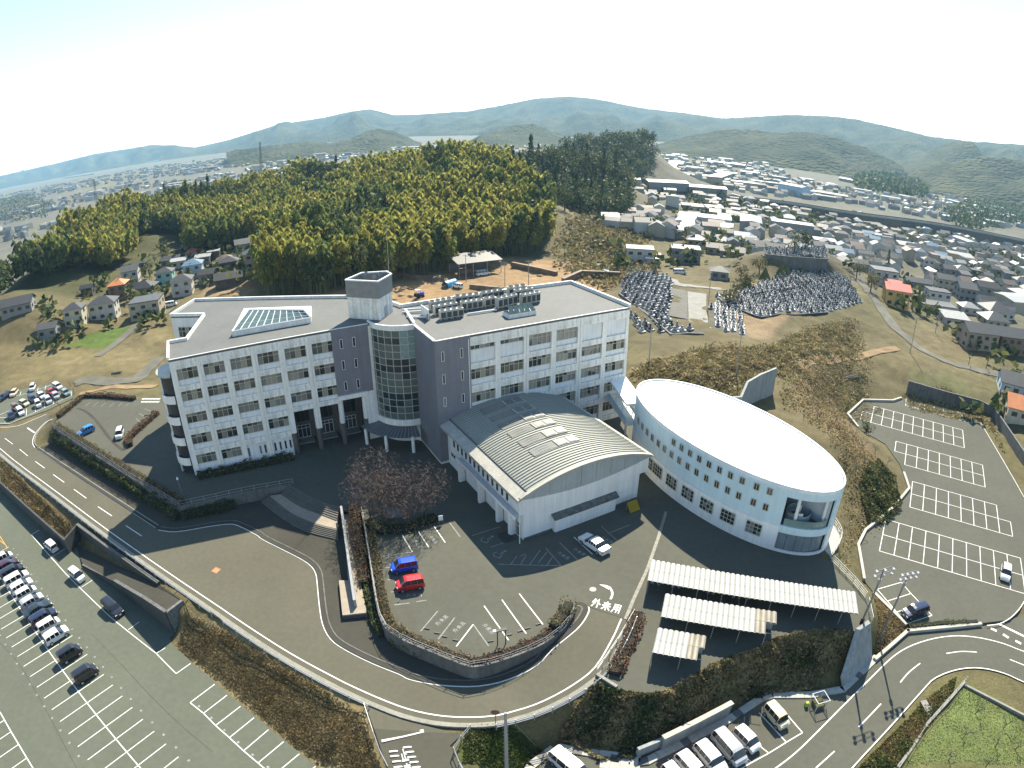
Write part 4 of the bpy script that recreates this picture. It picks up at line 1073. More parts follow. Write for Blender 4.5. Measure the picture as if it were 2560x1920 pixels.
# doors and dark glazing in the portico
for s in (20.2, 24.4, 28.6):
    q = LP(s-1.5, 4.93)-SB
    window(school, (q[0], q[1], .35), UA, 3.0, 2.4, 4, (.25,.75), WFRAME_W, (GLASS, GLASS2), name='door')
    q = LP(s-1.7, 4.93)-SB
    window(school, (q[0], q[1], 3.4), UA, 3.4, 4.2, 4, (.5,.5), M('dark_frame', (.08,.08,.08)), (GLASS,), name='window')
    q = LP(s, 4.0)-SB
    mb = MB(); mb.box((0, 0, .12), (3.6, 1.8, .24)); mb.build('doorstep', CONC, school, loc=(q[0], q[1], .02), rz=UA)
for pts in ([LP(18.5, .5), LP(18.5, 5)], [LP(31.2, 5), LP(31.2, .5)], [LP(18.5, 4.98), LP(31.2, 4.98)]):
    mb = MB(); mb.wall(rel(pts), .02, 8.25, .06); mb.build('tiled_wall', TILE, school)
# glazed drum
zt_, zb_ = 24.75, 9.35
nr, nc = 13, 7
a0, a1 = math.radians(212), math.radians(299)
mull = M('drum_mullion', (.34,.36,.33), rough=.5)
dg_a, dg_b, dg_c = M('drum_glass_dark', (.028,.034,.034), rough=.08, var=.3, vs=.6), M('drum_glass_grey', (.10,.115,.10), rough=.15, var=.2, vs=.6), M('drum_glass_pale', (.20,.27,.26), rough=.12, var=.25, vs=.6)
mb = MB()
for i in range(nc+1):
    a = a0+(a1-a0)*i/nc; p = DC-SB+Vector((math.cos(a), math.sin(a), 0))*(DR+.1)
    mb.box((p[0], p[1], (zt_+zb_)/2-ZP), (.12, .1, zt_-zb_), rz=a)
mb.build('mullion', mull, school)
mb = MB()
for j in range(nr+1):
    z = zb_+(zt_-zb_)*j/nr-ZP
    for i in range(nc):
        aa, ab = a0+(a1-a0)*i/nc, a0+(a1-a0)*(i+1)/nc
        pa, pb = DC-SB+Vector((math.cos(aa), math.sin(aa), 0))*(DR+.1), DC-SB+Vector((math.cos(ab), math.sin(ab), 0))*(DR+.1)
        c = (pa+pb)/2; mb.box((c[0], c[1], z), (.08, (pb-pa).length, .09), rz=(aa+ab)/2)
mb.build('transom', mull, school)['kind'] = 'stuff'
drum_rows = ['b','a','a','a','b','b','a','a','a','b','b','a','b']
for j in range(nr):
    for i in range(nc):
        am = a0+(a1-a0)*(i+.5)/nc; w = 2*(DR+.06)*math.sin((a1-a0)/nc/2)+.02; h = (zt_-zb_)/nr
        kind = drum_rows[j]
        mt = {'a': dg_a, 'b': dg_b}[kind]
        if i >= nc-2 and j >= nr-4: mt = dg_c
        elif WRND.random() < .12: mt = dg_b
        k2 = ('dp', mt.name)
        if k2 not in _wm:
            m2 = bpy.data.meshes.new('pane'); m2.from_pydata([(0,-w/2,0),(0,w/2,0),(0,w/2,h),(0,-w/2,h)], [], [(0,1,2,3)]); m2.materials.append(mt); _wm[k2] = m2
        p = DC-SB+Vector((math.cos(am), math.sin(am), 0))*(DR+.05)
        link('pane', _wm[k2], school, (p[0], p[1], zb_+h*j-ZP), am)
mb = MB(); ring = [DC-SB+Vector((math.cos(a), math.sin(a), 0))*(DR+.12) for a in np.linspace(math.radians(208), math.radians(300), 16)]
mb.wall(ring, 8.3-ZP, 9.35-ZP, .3); mb.build('drum_band', WHITE, school)
mb = MB(); mb.wall(ring, zt_-ZP, ZT-ZP+.25, .3); mb.build('drum_band', WHITE, school)
# slatted canopy over the entrance
can = [DC-SB+Vector((math.cos(a), math.sin(a), 0))*9.2 for a in np.linspace(math.radians(216), math.radians(290), 19)]
cin = [DC-SB+Vector((math.cos(a), math.sin(a), 0))*5.9 for a in np.linspace(math.radians(216), math.radians(290), 19)]
CAN = M('canopy_slate', (.10,.10,.11), rough=.35, var=.1)
mb = MB(); mb.strip([p+Vector((0,0,3.15)) for p in cin], [p+Vector((0,0,2.75)) for p in can]); mb.build('canopy', CAN, school)
for a, b in zip(cin, can):
    mb = MB(); mb.tube([a+Vector((0,0,3.2)), b+Vector((0,0,2.8))], .06, 4); mb.build('canopy_rib', GREYRAIL, school)
for k in (2, 9, 16):
    mb = MB(); mb.tube([(0,0,0),(0,0,2.8)], .28, 10); mb.build('column', WHITE, school, loc=(can[k]*.96+cin[k]*.04)[:2]+(0,))
# plaza paving disc
mb = MB(); mb.cyl((0,0,0), 9.8, .012, 48); mb.build('paving_disc', M('plaza_disc', (0.075,0.0675,0.0525), var=.1, vs=.5, coord='World'), yard, loc=(DC[0]-3.2, DC[1]-4.2, ZP-.002))
# roof tower
TW = [W('A5', *p, 31.8) for p in ((180,140),(290,92),(460,82),(490,100),(400,150))]
TW = rel([Vector((p[0], p[1], ZP)) for p in TW])
mb = MB(); mb.prism(TW, ZT-ZP-.01, 29.0-ZP); mb.build('tower_wall', BEAM, school)
LOUV = M('tower_panel', (0.18,0.1845,0.1755), rough=.6, var=.1, vs=.8, var2=.12, vs2=3)
cc = sum(TW, Vector())/5
TWo = [cc+(p-cc)*1.02 for p in TW]+[cc+(TW[0]-cc)*1.02]
mb = MB(); mb.wall(TWo, 29.0-ZP, 31.75-ZP, .16); mb.build('tower_screen', LOUV, school)
mb = MB(); mb.wall(TWo, 31.75-ZP, 31.95-ZP, .3); mb.build('tower_rim', WFRAME_W, school)
mb = MB(); mb.tube([(0,0,0),(0,0,9.5)], [.07,.03], 6); mb.build('mast', METAL, school, loc=(TW[3]*.9+cc*.1)[:2]+(31-ZP,))
for k, (fx, fy) in enumerate(((.2,.1),(-.3,.2),(.1,-.3))):
    mb = MB(); mb.tube([(0,0,-2.5),(0,0,.4)], .06, 5); mb.tube([(0,0,.3),(.1,-.1,.45),(.25,-.25,.5)], [.12,.3,.36], 10); mb.build('dish_antenna', LOUV, school, loc=(cc[0]+fx*5, cc[1]+fy*5, 31.6-ZP))
mb = MB(); mb.box((0,0,.9), (.9,.1,1.9)); q = TW[4]*.55+TW[3]*.45; mb.build('door', M('steel_door', (.33,.35,.36)), school, loc=(q[0]+.06, q[1]-.02, ZT-ZP), rz=math.atan2((TW[3]-TW[4])[1], (TW[3]-TW[4])[0]))
# sloping skylight on the left roof
S = [W('C1', *p, z)-SB for p, z in (((710,512),26.2),((1490,375),26.2),((1420,300),27.2),((870,300),27.2))]
SKG = M('skylight_glass', (.075,.12,.12), rough=.8, var=.15, vs=.7, spec=.05)
base = [Vector((p[0], p[1], 0)) for p in S]; base[2] = W('C1', 1500, 300, ZT)-SB; base[3] = W('C1', 835, 322, ZT)-SB
mb = MB(); mb.prism(base, ZT-ZP, 26.15-ZP); mb.build('skylight_kerb', WHITE, school)
mb = MB(); mb.add([S[0], S[1], S[2], S[3]]+[Vector((S[3][0], S[3][1], ZT-ZP)), Vector((S[2][0], S[2][1], ZT-ZP)), Vector((S[0][0],S[0][1],ZT-ZP)), Vector((S[1][0],S[1][1],ZT-ZP))], [(0,3,4,6),(1,7,5,2),(3,2,5,4)]); mb.build('skylight_side', WHITE, school)
def bil(u, v): return (S[0]*(1-u)+S[1]*u)*(1-v)+(S[3]*(1-u)+S[2]*u)*v
nx_, ny_ = 10, 3
for i in range(nx_):
    for j in range(ny_):
        e = .06
        q = [bil((i+e)/nx_, (j+e)/ny_), bil((i+1-e)/nx_, (j+e)/ny_), bil((i+1-e)/nx_, (j+1-e)/ny_), bil((i+e)/nx_, (j+1-e)/ny_)]
        mb = MB(); mb.add([p+Vector((0,0,.03)) for p in q], [(0,1,2,3)]); mb.build('skylight_pane', SKG, school)
mb = MB()
for i in range(nx_+1): mb.tube([bil(i/nx_,0)+Vector((0,0,.05)), bil(i/nx_,1)+Vector((0,0,.05))], .07 if 0 < i < nx_ else .16, 4)
for j in range(ny_+1): mb.tube([bil(0,j/ny_)+Vector((0,0,.05)), bil(1,j/ny_)+Vector((0,0,.05))], .06 if 0 < j < ny_ else .16, 4)
mb.build('skylight_frame', WFRAME_W, school)
# small ridge skylight on the right roof
c = (W('C2', 1030, 415, ZT)+W('C2', 1230, 405, ZT))/2-SB
mb = MB(); mb.box((0, 1.0, .35), (5.0, 2.2, .7)); mb.build('skylight_kerb', WHITE, school, loc=(c[0], c[1], ZT-ZP), rz=UA2)
for i in range(5):
    mb = MB(); x0, x1 = -2.45+i*.98+.04, -2.45+(i+1)*.98-.04
    mb.add([(x0,-.12,.72),(x1,-.12,.72),(x1*.86,1.0,1.75),(x0*.86,1.0,1.75)], [(0,1,2,3)]); mb.add([(x0,2.1,.72),(x1,2.1,.72),(x1*.86,1.0,1.75),(x0*.86,1.0,1.75)], [(3,2,1,0)])
    mb.build('skylight_pane', SKG, school, loc=(c[0], c[1], ZT-ZP), rz=UA2)
# curved balconies of the left end stair, with canopy
bc = LP(-.15, 3.4)-SB
zz = (21.8, 18.1, 14.4, 10.7, 7.0)
arc = [Vector((math.cos(a)*2.5, math.sin(a)*3.1, 0)) for a in np.linspace(math.radians(95), math.radians(268), 14)]
Rm = Matrix.Rotation(UA, 3, 'Z')
barc = [bc+Rm @ p for p in arc]
for k, z in enumerate(zz[1:]):
    mb = MB(); mb.wall(barc, z-ZP-.2, z-ZP+1.15, .16); mb.build('balcony', WHITE, school)
    mb = MB(); mb.prism(barc, z-ZP-.25, z-ZP); mb.build('balcony_slab', CONC, school)
mb = MB(); mb.wall([bc+(p-bc)*.82 for p in barc], 0, 22.6-ZP, .1); mb.build('stair_glazing', M('stair_dark_glass', (.03,.033,.038), rough=.25, var=.2, vs=.8), school)
for k in (8,):
    p = bc+(barc[k]-bc)*.90
    mb = MB(); mb.tube([(p[0], p[1], 0), (p[0], p[1], 22.5-ZP)], .16, 8); mb.build('column', WHITE, school)
mb = MB()
mb.prism([bc+(p-bc)*1.12 for p in barc], 22.5-ZP, 22.75-ZP); mb.build('stair_canopy', M('translucent_canopy', (.36,.33,.25), rough=.4, var=.12, vs=1.2), school)
# notch wall window at the left rear block
q = Vector((-63.2, 102.4, 0))-SB
window(school, (q[0], q[1], 21.2-ZP), math.atan2(-.8, 8.1), 3.4, 2.0, 4, (.4,.6))
# right wing end wall: plain with a pipe
for P_, s in ((LP, 5.0), (LP, 13.95), (LP, 22.85), (RP, 5.35), (RP, 15.2), (RP, 25.2)):
    p = P_(s, -.06)-SB
    mb = MB(); mb.tube([(0,0,8.95-ZP if P_ is LP and s > 20 else .3),(0,0,ZT-ZP-.6)], .07, 6); mb.build('downpipe', WHITE, school, loc=(p[0], p[1], 0))

# ---------------------------------------------------------------- air-conditioning units on the roof
ACB, ACD = M('ac_case', (0.4,0.392,0.344), rough=.5, var=.06), M('ac_coil', (.045,.05,.048), rough=.6)
_ac = {}
def ac_unit(loc, rz, w, d, h, label):
    root = thing('air_conditioner', label, 'air conditioner', loc, rz, 'rooftop air conditioners')
    key = (w, h)
    if key not in _ac:
        mb = MB(); mb.box((0,0,h/2+.18), (w,d,h-.1)); mb.box((-w*.35,0,.08), (.1,d,.16)); mb.box((w*.35,0,.08), (.1,d,.16)); a = mb
        b = MB(); b.box((0,-.012,h*.5+.1), (w*.8,d+.03,h*.62))
        c = MB(); c.tube([(0,0,h+.1),(0,0,h+.34)], [w*.40,w*.36], 12, cap=False); c.tube([(0,0,h+.14),(0,0,h+.16)], w*.37, 12)
        _ac[key] = []
        for nm, q, mt in (('case', a, ACB), ('coil', b, ACD), ('fan_cowl', c, ACB)):
            me = bpy.data.meshes.new(nm); me.from_pydata(q.v, [], q.f); me.materials.append(mt); _ac[key].append((nm, me))
    for nm, me in _ac[key]: link(nm, me, root)
ordn = ['first','second','third','fourth','fifth']
rows = [(((375,450),(590,415),4), 'front row by the roof edge'), (((322,405),(535,365),4), 'second row behind the front row'), (((285,365),(490,325),4), 'third row beside the white screen'), (((570,365),(765,335),4), 'middle front row'), (((510,310),(740,285),4), 'middle row behind'),
  (((785,330),(890,310),2), 'short pair in the middle'), (((755,275),(960,240),4), 'back row near the rear parapet'), (((905,345),(1085,300),4), 'tall row behind the glass skylight'), (((1005,240),(1170,215),3), 'tall rearmost row'), (((1065,265),(1230,240),3), 'tall row second from the rear'), (((1125,310),(1295,280),4), 'tall row nearest the bare roof')]
for (a, b, n), where in rows:
    pa, pb = W('C2', *a, ZT), W('C2', *b, ZT); big = 'tall' in where
    d = pb-pa; wd = d.length/n
    nrm = Vector((-d[1], d[0], 0)).normalized()
    for i in range(n):
        p = pa+d*((i+.5)/n)+nrm*.45
        ac_unit((p[0], p[1], ZT), math.atan2(d[1], d[0]), wd*.94, .95, 1.75 if big else 1.45, f'beige rooftop air conditioner, {ordn[i]} from left in the {where}')
scr = thing('screen_wall', 'white metal screen at the left end of the rooftop air conditioners', 'screen', W('C2', 245, 430, ZT), UA2+math.pi/2)
mb = MB(); mb.box((.6,0,.9), (3.4,.12,1.7)); mb.build('panel', WFRAME_W, scr)
mb = MB(); mb.box((-.8,0,.5),(.1,.6,1.0)); mb.build('brace', METAL, scr)
for k, pts in enumerate(([(60,425),(240,430)], [(620,400),(890,360)], [(20,360),(210,350)], [(20,385),(205,375)])):
    mb = MB(); q = [W('C2', *p, ZT) for p in pts]; mb.tube([q[0]+Vector((0,0,.25)), q[1]+Vector((0,0,.25))], .16, 6); tag(mb.build('roof_pipe', WFRAME_W), ['pale duct along the roof left of the screen wall', 'long pale pipe in front of the air conditioner rows', 'upper pipe between the tower and the screen wall', 'lower pipe between the tower and the screen wall'][k], 'pipe')

# ---------------------------------------------------------------- vaulted hall
E0, E1, E2 = Vector((-11.6, 87.4, ZP)), Vector((.9, 65.4, ZP)), Vector((19.5, 75.8, ZP))
HU = (E1-E0).normalized(); HV = (E2-E1).normalized(); HL, HWd = (E1-E0).length, (E2-E1).length
hall = thing('assembly_hall', 'white hall with ribbed vaulted metal roof in front of the school', 'hall', E0)
hz, rise = 11.9, 2.2
def HP(a, b, z): return HU*a+HV*b+Vector((0, 0, z-ZP))
rad = (HWd**2/4+rise**2)/(2*rise)
def vz(b, dz=0): return hz+math.sqrt(max(0, rad**2-(b-HWd/2)**2))-(rad-rise)+dz
HROOF = M('hall_roof_metal', (.235,.24,.20), rough=.6, metal=0, var=.05, vs=.4, var2=.06, vs2=3)
bs = np.linspace(0, HWd, 25)
mb = MB()
T = [HP(-.6, b, vz(b)) for b in bs]; F_ = [HP(HL, b, vz(b)) for b in bs]
mb.strip(T, F_); mb.strip([p-Vector((0,0,.28)) for p in F_], [p-Vector((0,0,.28)) for p in T]); mb.strip(F_, [p-Vector((0,0,.28)) for p in F_]); mb.strip([p-Vector((0,0,.28)) for p in T], T)
mb.build('roof', HROOF, hall, smooth=False)
ribm = MB(); seg = [HP(0, b, vz(b)+.02) for b in np.linspace(1.3, HWd-.25, 19)]
hh = HU*.07
for a, b in zip(seg[:-1], seg[1:]):
    up = Vector((0,0,.10))
    ribm.add([a-hh, a+hh, a+hh*.5+up, a-hh*.5+up, b-hh, b+hh, b+hh*.5+up, b-hh*.5+up], [(0,4,7,3),(3,7,6,2),(2,6,5,1)])
rme = bpy.data.meshes.new('roof_rib'); rme.from_pydata(ribm.v, [], ribm.f); rme.materials.append(HROOF)
nrib = 46
for k in range(nrib): link('roof_rib', rme, hall, HU*(.1+(HL-.5)*k/(nrib-1)))
mb = MB(); mb.strip([HP(-.6, -.35, hz-.05), HP(HL+.15, -.35, hz-.05)], [HP(-.6, 1.15, vz(1.15)+.05), HP(HL+.15, 1.15, vz(1.15)+.05)]); mb.strip([HP(-.6,-.35,hz-.45), HP(HL+.15,-.35,hz-.45)], [HP(-.6,-.35,hz-.05), HP(HL+.15,-.35,hz-.05)]); mb.build('eaves', CONC_L, hall)
mb = MB(); mb.strip([HP(-.6, HWd-.5, vz(HWd-.5)+.06), HP(HL+.15, HWd-.5, vz(HWd-.5)+.06)], [HP(-.6, HWd+.35, hz-.05), HP(HL+.15, HWd+.35, hz-.05)]); mb.build('eaves', CONC_L, hall)
mb = MB(); mb.strip([HP(HL-.35, b, vz(b)+.17) for b in bs], [HP(HL+.18, b, vz(b)+.17) for b in bs]); mb.strip([HP(HL+.18, b, vz(b)+.17) for b in bs], [HP(HL+.18, b, vz(b)-.2) for b in bs]); mb.build('verge', CONC_L, hall)
mb = MB(); mb.tube([HP(-.3, 1.2, vz(1.2)+.1), HP(HL-.3, 1.2, vz(1.2)+.1)], .1, 5); mb.build('gutter', M('dark_gutter', (.06,.065,.065)), hall)
# body
HALLW = M('hall_wall_white', (.68,.665,.625), rough=.7, var=.05, vs=.3, streak=.1)
body = [HP(0, .75, ZP), HP(HL-.35, .75, ZP), HP(HL-.35, HWd-1.6, ZP), HP(0, HWd-1.6, ZP)]
mb = MB(); mb.prism(body, -.3, hz-ZP-.35); mb.build('wall', HALLW, hall)
gable = [HP(HL-.3, b, min(vz(b)-.25, 20)) for b in np.linspace(.1, HWd-.1, 21)]
mb = MB(); low = [HP(HL-.3, b, hz-.4-.95*math.sin(math.pi*(i/20))) for i, b in enumerate(np.linspace(.1, HWd-.1, 21))]
mb.strip(low, gable); mb.build('gable_panel', M('gable_grey', (0.33,0.3465,0.33), rough=.6, var=.06, vs=.5, streak=.08), hall)
mb = MB(); mb.strip([HP(HL-.325, b, 9.2) for b in np.linspace(.1, HWd-.1, 21)], [HP(HL-.325, b, vz(b)-.24) for b in np.linspace(.1, HWd-.1, 21)]); mb.strip([HP(HL-.34, b, 9.2) for b in np.linspace(.75, HWd-.1, 21)], [HP(HL-2.5, b, 9.2) for b in np.linspace(.75, HWd-.1, 21)]); mb.build('gable_wall', HALLW, hall)
for b in np.linspace(2.2, HWd-2.2, 8):
    mb = MB(); mb.tube([HP(HL-.28, b, hz-.9), HP(HL-.28, b, vz(b)-.3)], .02, 4); mb.build('panel_joint', GREYRAIL, hall)
mb = MB(); c0 = [HP(HL-.4, 5.2, ZP), HP(HL+.35, 5.2, ZP), HP(HL+.35, 15.2, ZP), HP(HL-.4, 15.2, ZP)]; mb.prism(c0, -.2, 2.3); mb.build('front_bay', HALLW, hall)
mb = MB(); mb.add([HP(HL+.55, 4.9, 7.25), HP(HL+.55, 15.6, 7.25), HP(HL-.35, 15.6, 7.75), HP(HL-.35, 4.9, 7.75), HP(HL+.55, 4.9, 7.1), HP(HL+.55, 15.6, 7.1)], [(0,1,2,3),(4,5,1,0)]); mb.build('ledge', M('mossy_concrete', (0.102,0.105,0.096), var=.35, vs=1.2, var2=.4, vs2=4), hall)
mb = MB(); mb.wall([HP(HL-.32, .8, ZP), HP(HL-.32, HWd-1.7, ZP)], -.1, .3, .08); mb.build('plinth', CONC_D, hall)
for i in range(13):
    s = 4.3+i*1.36
    p = HP(s, .68, 9.0); window(hall, p, math.atan2(HU[1], HU[0]), .42, 1.85, 1, (1.0,), M('dark_frame', (.08,.08,.08)), (GLASS,), .05)
for i in range(3):
    s = (9.6, 15.3, 3.2)[i]
    p = HP(s, .66, 6.9); window(hall, p, math.atan2(HU[1], HU[0]), 3.8, .7, 4, (1.0,), WFRAME_W, (GLASS, GLASS2), .05)
for s in (7.9, 14.3, 19.6, 23.0):
    p = HP(s, .15, ZP); mb = MB(); mb.box((0,0,1.65), (.5,.9,3.3)); mb.build('pillar', HALLW, hall, loc=p, rz=math.atan2(HU[1], HU[0]))
mb = MB(); mb.strip([HP(6.8,-.15,8.35), HP(24.4,-.15,8.35)], [HP(6.8,.7,8.35), HP(24.4,.7,8.35)]); mb.wall([HP(6.8,-.15,ZP), HP(24.4,-.15,ZP)], 3.2, 3.7, .12); mb.build('porch_beam', HALLW, hall)
p = HP(22.6, .66, ZP+.05); window(hall, p, math.atan2(HU[1], HU[0]), 1.7, 2.3, 2, (.3,.7), WFRAME_W, (GLASS,), .06, name='door')
mb = MB(); mb.box((0,0,.05), (2.2,1.5,.1)); mb.build('doormat', M('black_mat', (.03,.03,.03)), hall, loc=HP(23.3, -.9, ZP), rz=math.atan2(HU[1], HU[0]))
for b, s in ((.72, HL+.05), (.72, -.1)):
    p = HP(s, b-.75, ZP); mb = MB(); mb.tube([(0,0,0),(0,0,6.6)], .08, 6); mb.build('downpipe', WHITE, hall, loc=p)
# roof lights on the vault
_lp = [(4.42,0),(7.41,1),(10.04,2),(12.89,3),(15.9,4),(18.81,5)]
for a, k in _lp:
    def vq(b0, b1, dz, inset=0):
        return [HP(a-.75+inset, b0+inset, vz(b0+inset)+dz), HP(a+.95-inset, b0+inset, vz(b0+inset)+dz), HP(a+.95-inset, b1-inset, vz(b1-inset)+dz), HP(a-.75+inset, b1-inset, vz(b1-inset)+dz)]
    mb = MB(); q = vq(5.5, 9.2, .13); mb.add(q+[p-Vector((0,0,.25)) for p in q], [(0,1,2,3),(0,4,5,1),(1,5,6,2),(2,6,7,3),(3,7,4,0)]); mb.build('solar_panel', M('solar_panel', (.14,.14,.125), rough=.3, var=.1, vs=2), hall)
    mb = MB(); q = vq(9.3, 12.7, .24); mb.add(q+[p-Vector((0,0,.5)) for p in q], [(0,1,2,3),(0,4,5,1),(1,5,6,2),(2,6,7,3),(3,7,4,0)]); o = mb.build('roof_light', CONC_L, hall)
    for j in range(2):
        qq = vq(9.45+j*1.6, 10.95+j*1.6, .26, .12); mb = MB(); mb.add(qq, [(0,1,2,3)]); mb.build('pane', M('roof_light_glass', (.13,.14,.13), rough=.4, var=.2, vs=2), o)

# ---------------------------------------------------------------- oval hall
OC, OA, OB, OT = Vector((31.946, 77.287, ZP)), 19.82, 8.56, -1.05144
def EP(th, k=1.0, z=ZP, off=0.0):
    x, y = (OA*k+off)*math.cos(th), (OB*k+off)*math.sin(th)
    return Vector((x*math.cos(OT)-y*math.sin(OT), x*math.sin(OT)+y*math.cos(OT), z-ZP))
oval = thing('oval_hall', 'oval pale blue hall with a bright white flat roof', 'hall', OC)
BLUE = M('pale_blue_wall', (.50,.62,.64), rough=.7, var=.05, vs=.3, var2=.05, streak=.07)
OWHITE = M('oval_white_wall', (0.713,0.713,0.667), rough=.7, var=.05, vs=.3, streak=.1)
OROOF = M('oval_roof_white', (.86,.86,.84), rough=.6, var=.02, vs=.3, var2=.03)
th = [math.radians(a) for a in range(0, 361, 5)]
D2R = math.radians
open0, open1 = -40.0, -2.0          # open porch at the near right end
def wallring(a0_, a1_, z0, z1, mat, nm, n=None, off=0.0, k=1.0, tk=.25):
    n = n or max(2, int(abs(a1_-a0_)/4))
    pts = [EP(D2R(a0_+(a1_-a0_)*i/n), k, ZP, off) for i in range(n+1)]
    mb = MB(); mb.wall(pts, z0-ZP, z1-ZP, tk); return mb.build(nm, mat, oval)
wallring(-2, 320, 9.0, 14.6, BLUE, 'upper_wall'); wallring(-2, 320, 4.7, 9.0, OWHITE, 'lower_wall', off=.06)
wallring(open0, open1, 13.6, 14.6, BLUE, 'upper_wall'); wallring(open0, open1, 8.1, 9.2, BLUE, 'floor_band')
wallring(0, 360, 14.6, 15.15, M('roof_rim', (.62,.66,.66), rough=.5), 'roof_rim', 72)
mb = MB(); mb.prism([EP(t, .985) for t in th[:-1]], 14.5-ZP, 14.95-ZP); mb.build('roof', OROOF, oval)
mb = MB(); mb.prism([EP(D2R(open0), .99), *[EP(D2R(a), .99) for a in range(int(open0)+4, int(open1), 4)], EP(D2R(open1), .99), EP(D2R(-20), .55)], 8.3-ZP, 9.1-ZP, bottom=True); mb.build('porch_floor', CONC_D, oval)
inner = [EP(D2R(open0), .98), EP(D2R(-28), .60), EP(D2R(-6), .62), EP(D2R(open1), .98)]
mb = MB(); mb.wall(inner, 0, 14.5-ZP, .2); mb.build('porch_wall', M('porch_wall', (.42,.46,.48)), oval)
for a in (-29.5, -4.0):
    p = EP(D2R(a), .95); mb = MB(); mb.tube([(0,0,0),(0,0,14.0-ZP)], .24, 10); mb.build('column', OWHITE, oval, loc=p)
RGL = M('rail_glass', (.16,.22,.20), rough=.1, spec=.7)
for i in range(9):
    a, b = open0+2+(open1-open0-4)*i/9, open0+2+(open1-open0-4)*(i+1)/9
    mb = MB(); p, q = EP(D2R(a), .99), EP(D2R(b), .99); mb.add([p+Vector((0,0,9.2-ZP)), q+Vector((0,0,9.2-ZP)), q+Vector((0,0,10.25-ZP)), p+Vector((0,0,10.25-ZP))], [(0,1,2,3)]); mb.build('rail_panel', RGL, oval)
PGL = M('porch_glass', (.17,.20,.205), rough=.12, var=.2, vs=.5, spec=.6)
for i in range(6):
    a, b = open0+(open1-open0)*i/6, open0+(open1-open0)*(i+.96)/6
    mb = MB(); p, q = EP(D2R(a), .985), EP(D2R(b), .985); mb.add([p+Vector((0,0,.1)), q+Vector((0,0,.1)), q+Vector((0,0,8.1-ZP)), p+Vector((0,0,8.1-ZP))], [(0,1,2,3)]); mb.build('glass_panel', PGL, oval)
wallring(open0, open1, 4.8, 5.35, OWHITE, 'plinth', off=.06)
# spiral stair in the porch
sp = EP(D2R(-17), .82)
mb = MB(); mb.tube([sp+Vector((0,0,0)), sp+Vector((0,0,6.2))], .25, 10); mb.build('stair_post', WFRAME_W, oval)
mb = MB(); ring_ = [sp+Vector((1.75*math.cos(a), 1.75*math.sin(a), 0)) for a in np.linspace(0, 2*math.pi, 21)]; mb.wall(ring_, 9.1-ZP, 10.3-ZP, .05); mb.build('stair_drum', M('stair_drum_glass', (.34,.40,.41), rough=.2), oval)
for k in range(26):
    a = k*.42; z = .18*(k+1); d = Vector((math.cos(a), math.sin(a), 0)); e = Vector((math.cos(a+.46), math.sin(a+.46), 0))
    mb = MB(); mb.add([sp+d*.2+Vector((0,0,z)), sp+d*1.5+Vector((0,0,z)), sp+e*1.5+Vector((0,0,z)), sp+e*.2+Vector((0,0,z))]+[sp+d*1.5+Vector((0,0,z+1.0)), sp+e*1.5+Vector((0,0,z+1.0))], [(0,1,2,3),(1,2,5,4)]); mb.build('stair_tread', WFRAME_W, oval)
def owin(a, z, w, h, cols, rows, fr, mats, off=.22):
    p = EP(D2R(a), 1.0, z, off); q = EP(D2R(a+.5), 1.0, z, off)
    tg = (q-p).normalized(); rz = math.atan2(tg[1], tg[0])
    p = p-tg*w/2
    window(oval, (p[0], p[1], z-ZP), rz, w, h, cols, rows, fr, mats, .06)
for i, a in enumerate((-135.3,-128.4,-122.3,-116.7,-111.2,-106.2,-101.1,-95.9,-90.7,-85.5,-80.1,-74.6,-69,-63.4,-56,-49.7)):
    owin(a, 11.5-.045*i-.15, .8, 1.05, 2, (1.0,), WFRAME, (GLASS, M('brown_blind', (.07,.045,.03), rough=.3)))
for i, a in enumerate((-100.8,-95.6,-90.4,-85.2,-79.9,-74.5,-69,-63.2,-56.1,-49.5)):
    owin(a, 13.15, .82, 1.0, 2, (1.0,), WFRAME, (GLASS, GLASS2))
for a in (-125,-117,-109,-98.6,-88.2,-77.5,-66.4,-53.1):
    owin(a, 6.55, 2.35, 1.85, 4, (.33,.33,.34), WFRAME, (GLASS, GLASS, CURT2), .3)
wallring(-134, -42, 9.05, 9.15, WFRAME_W, 'string_course', off=.1, tk=.12)
# bridge from the school to the oval hall
br = thing('covered_walkway', 'white roofed bridge linking the school to the oval hall', 'walkway', RP(35.2, 6.0))
bo = Vector(br.location)
qa, qb = RP(35.2, 4.6), OC+EP(D2R(205), 1.0)
dd = (qb-qa); dn = Vector((-dd[1], dd[0], 0)).normalized()
def slab(name, z0, z1, m, w=3.2, o=0):
    mb = MB(); mb.prism([qa-dn*w/2-bo+dn*o, qb-dn*w/2-bo+dn*o, qb+dn*w/2-bo+dn*o, qa+dn*w/2-bo+dn*o], z0-ZP, z1-ZP, bottom=True); mb.build(name, m, br)
slab('roof', 12.3, 12.65, WHITE_R); slab('deck', 8.7, 9.1, OWHITE); slab('railing', 9.1, 10.1, BLUE, .12, -1.5); slab('railing', 9.1, 10.1, BLUE, .12, 1.5)
for k in range(5):
    for sg in (-1, 1):
        p = qa.lerp(qb, (k+.3)/5)+dn*sg*1.5-bo; mb = MB(); mb.tube([(0,0,4.0),(0,0,7.35)], .09, 6); mb.build('post', WFRAME_W, br, loc=p)
for k in (.3, .75):
    p = qa.lerp(qb, k)-bo; mb = MB(); mb.tube([(0,0,0),(0,0,3.8)], .3, 8); mb.build('column', OWHITE, br, loc=p)

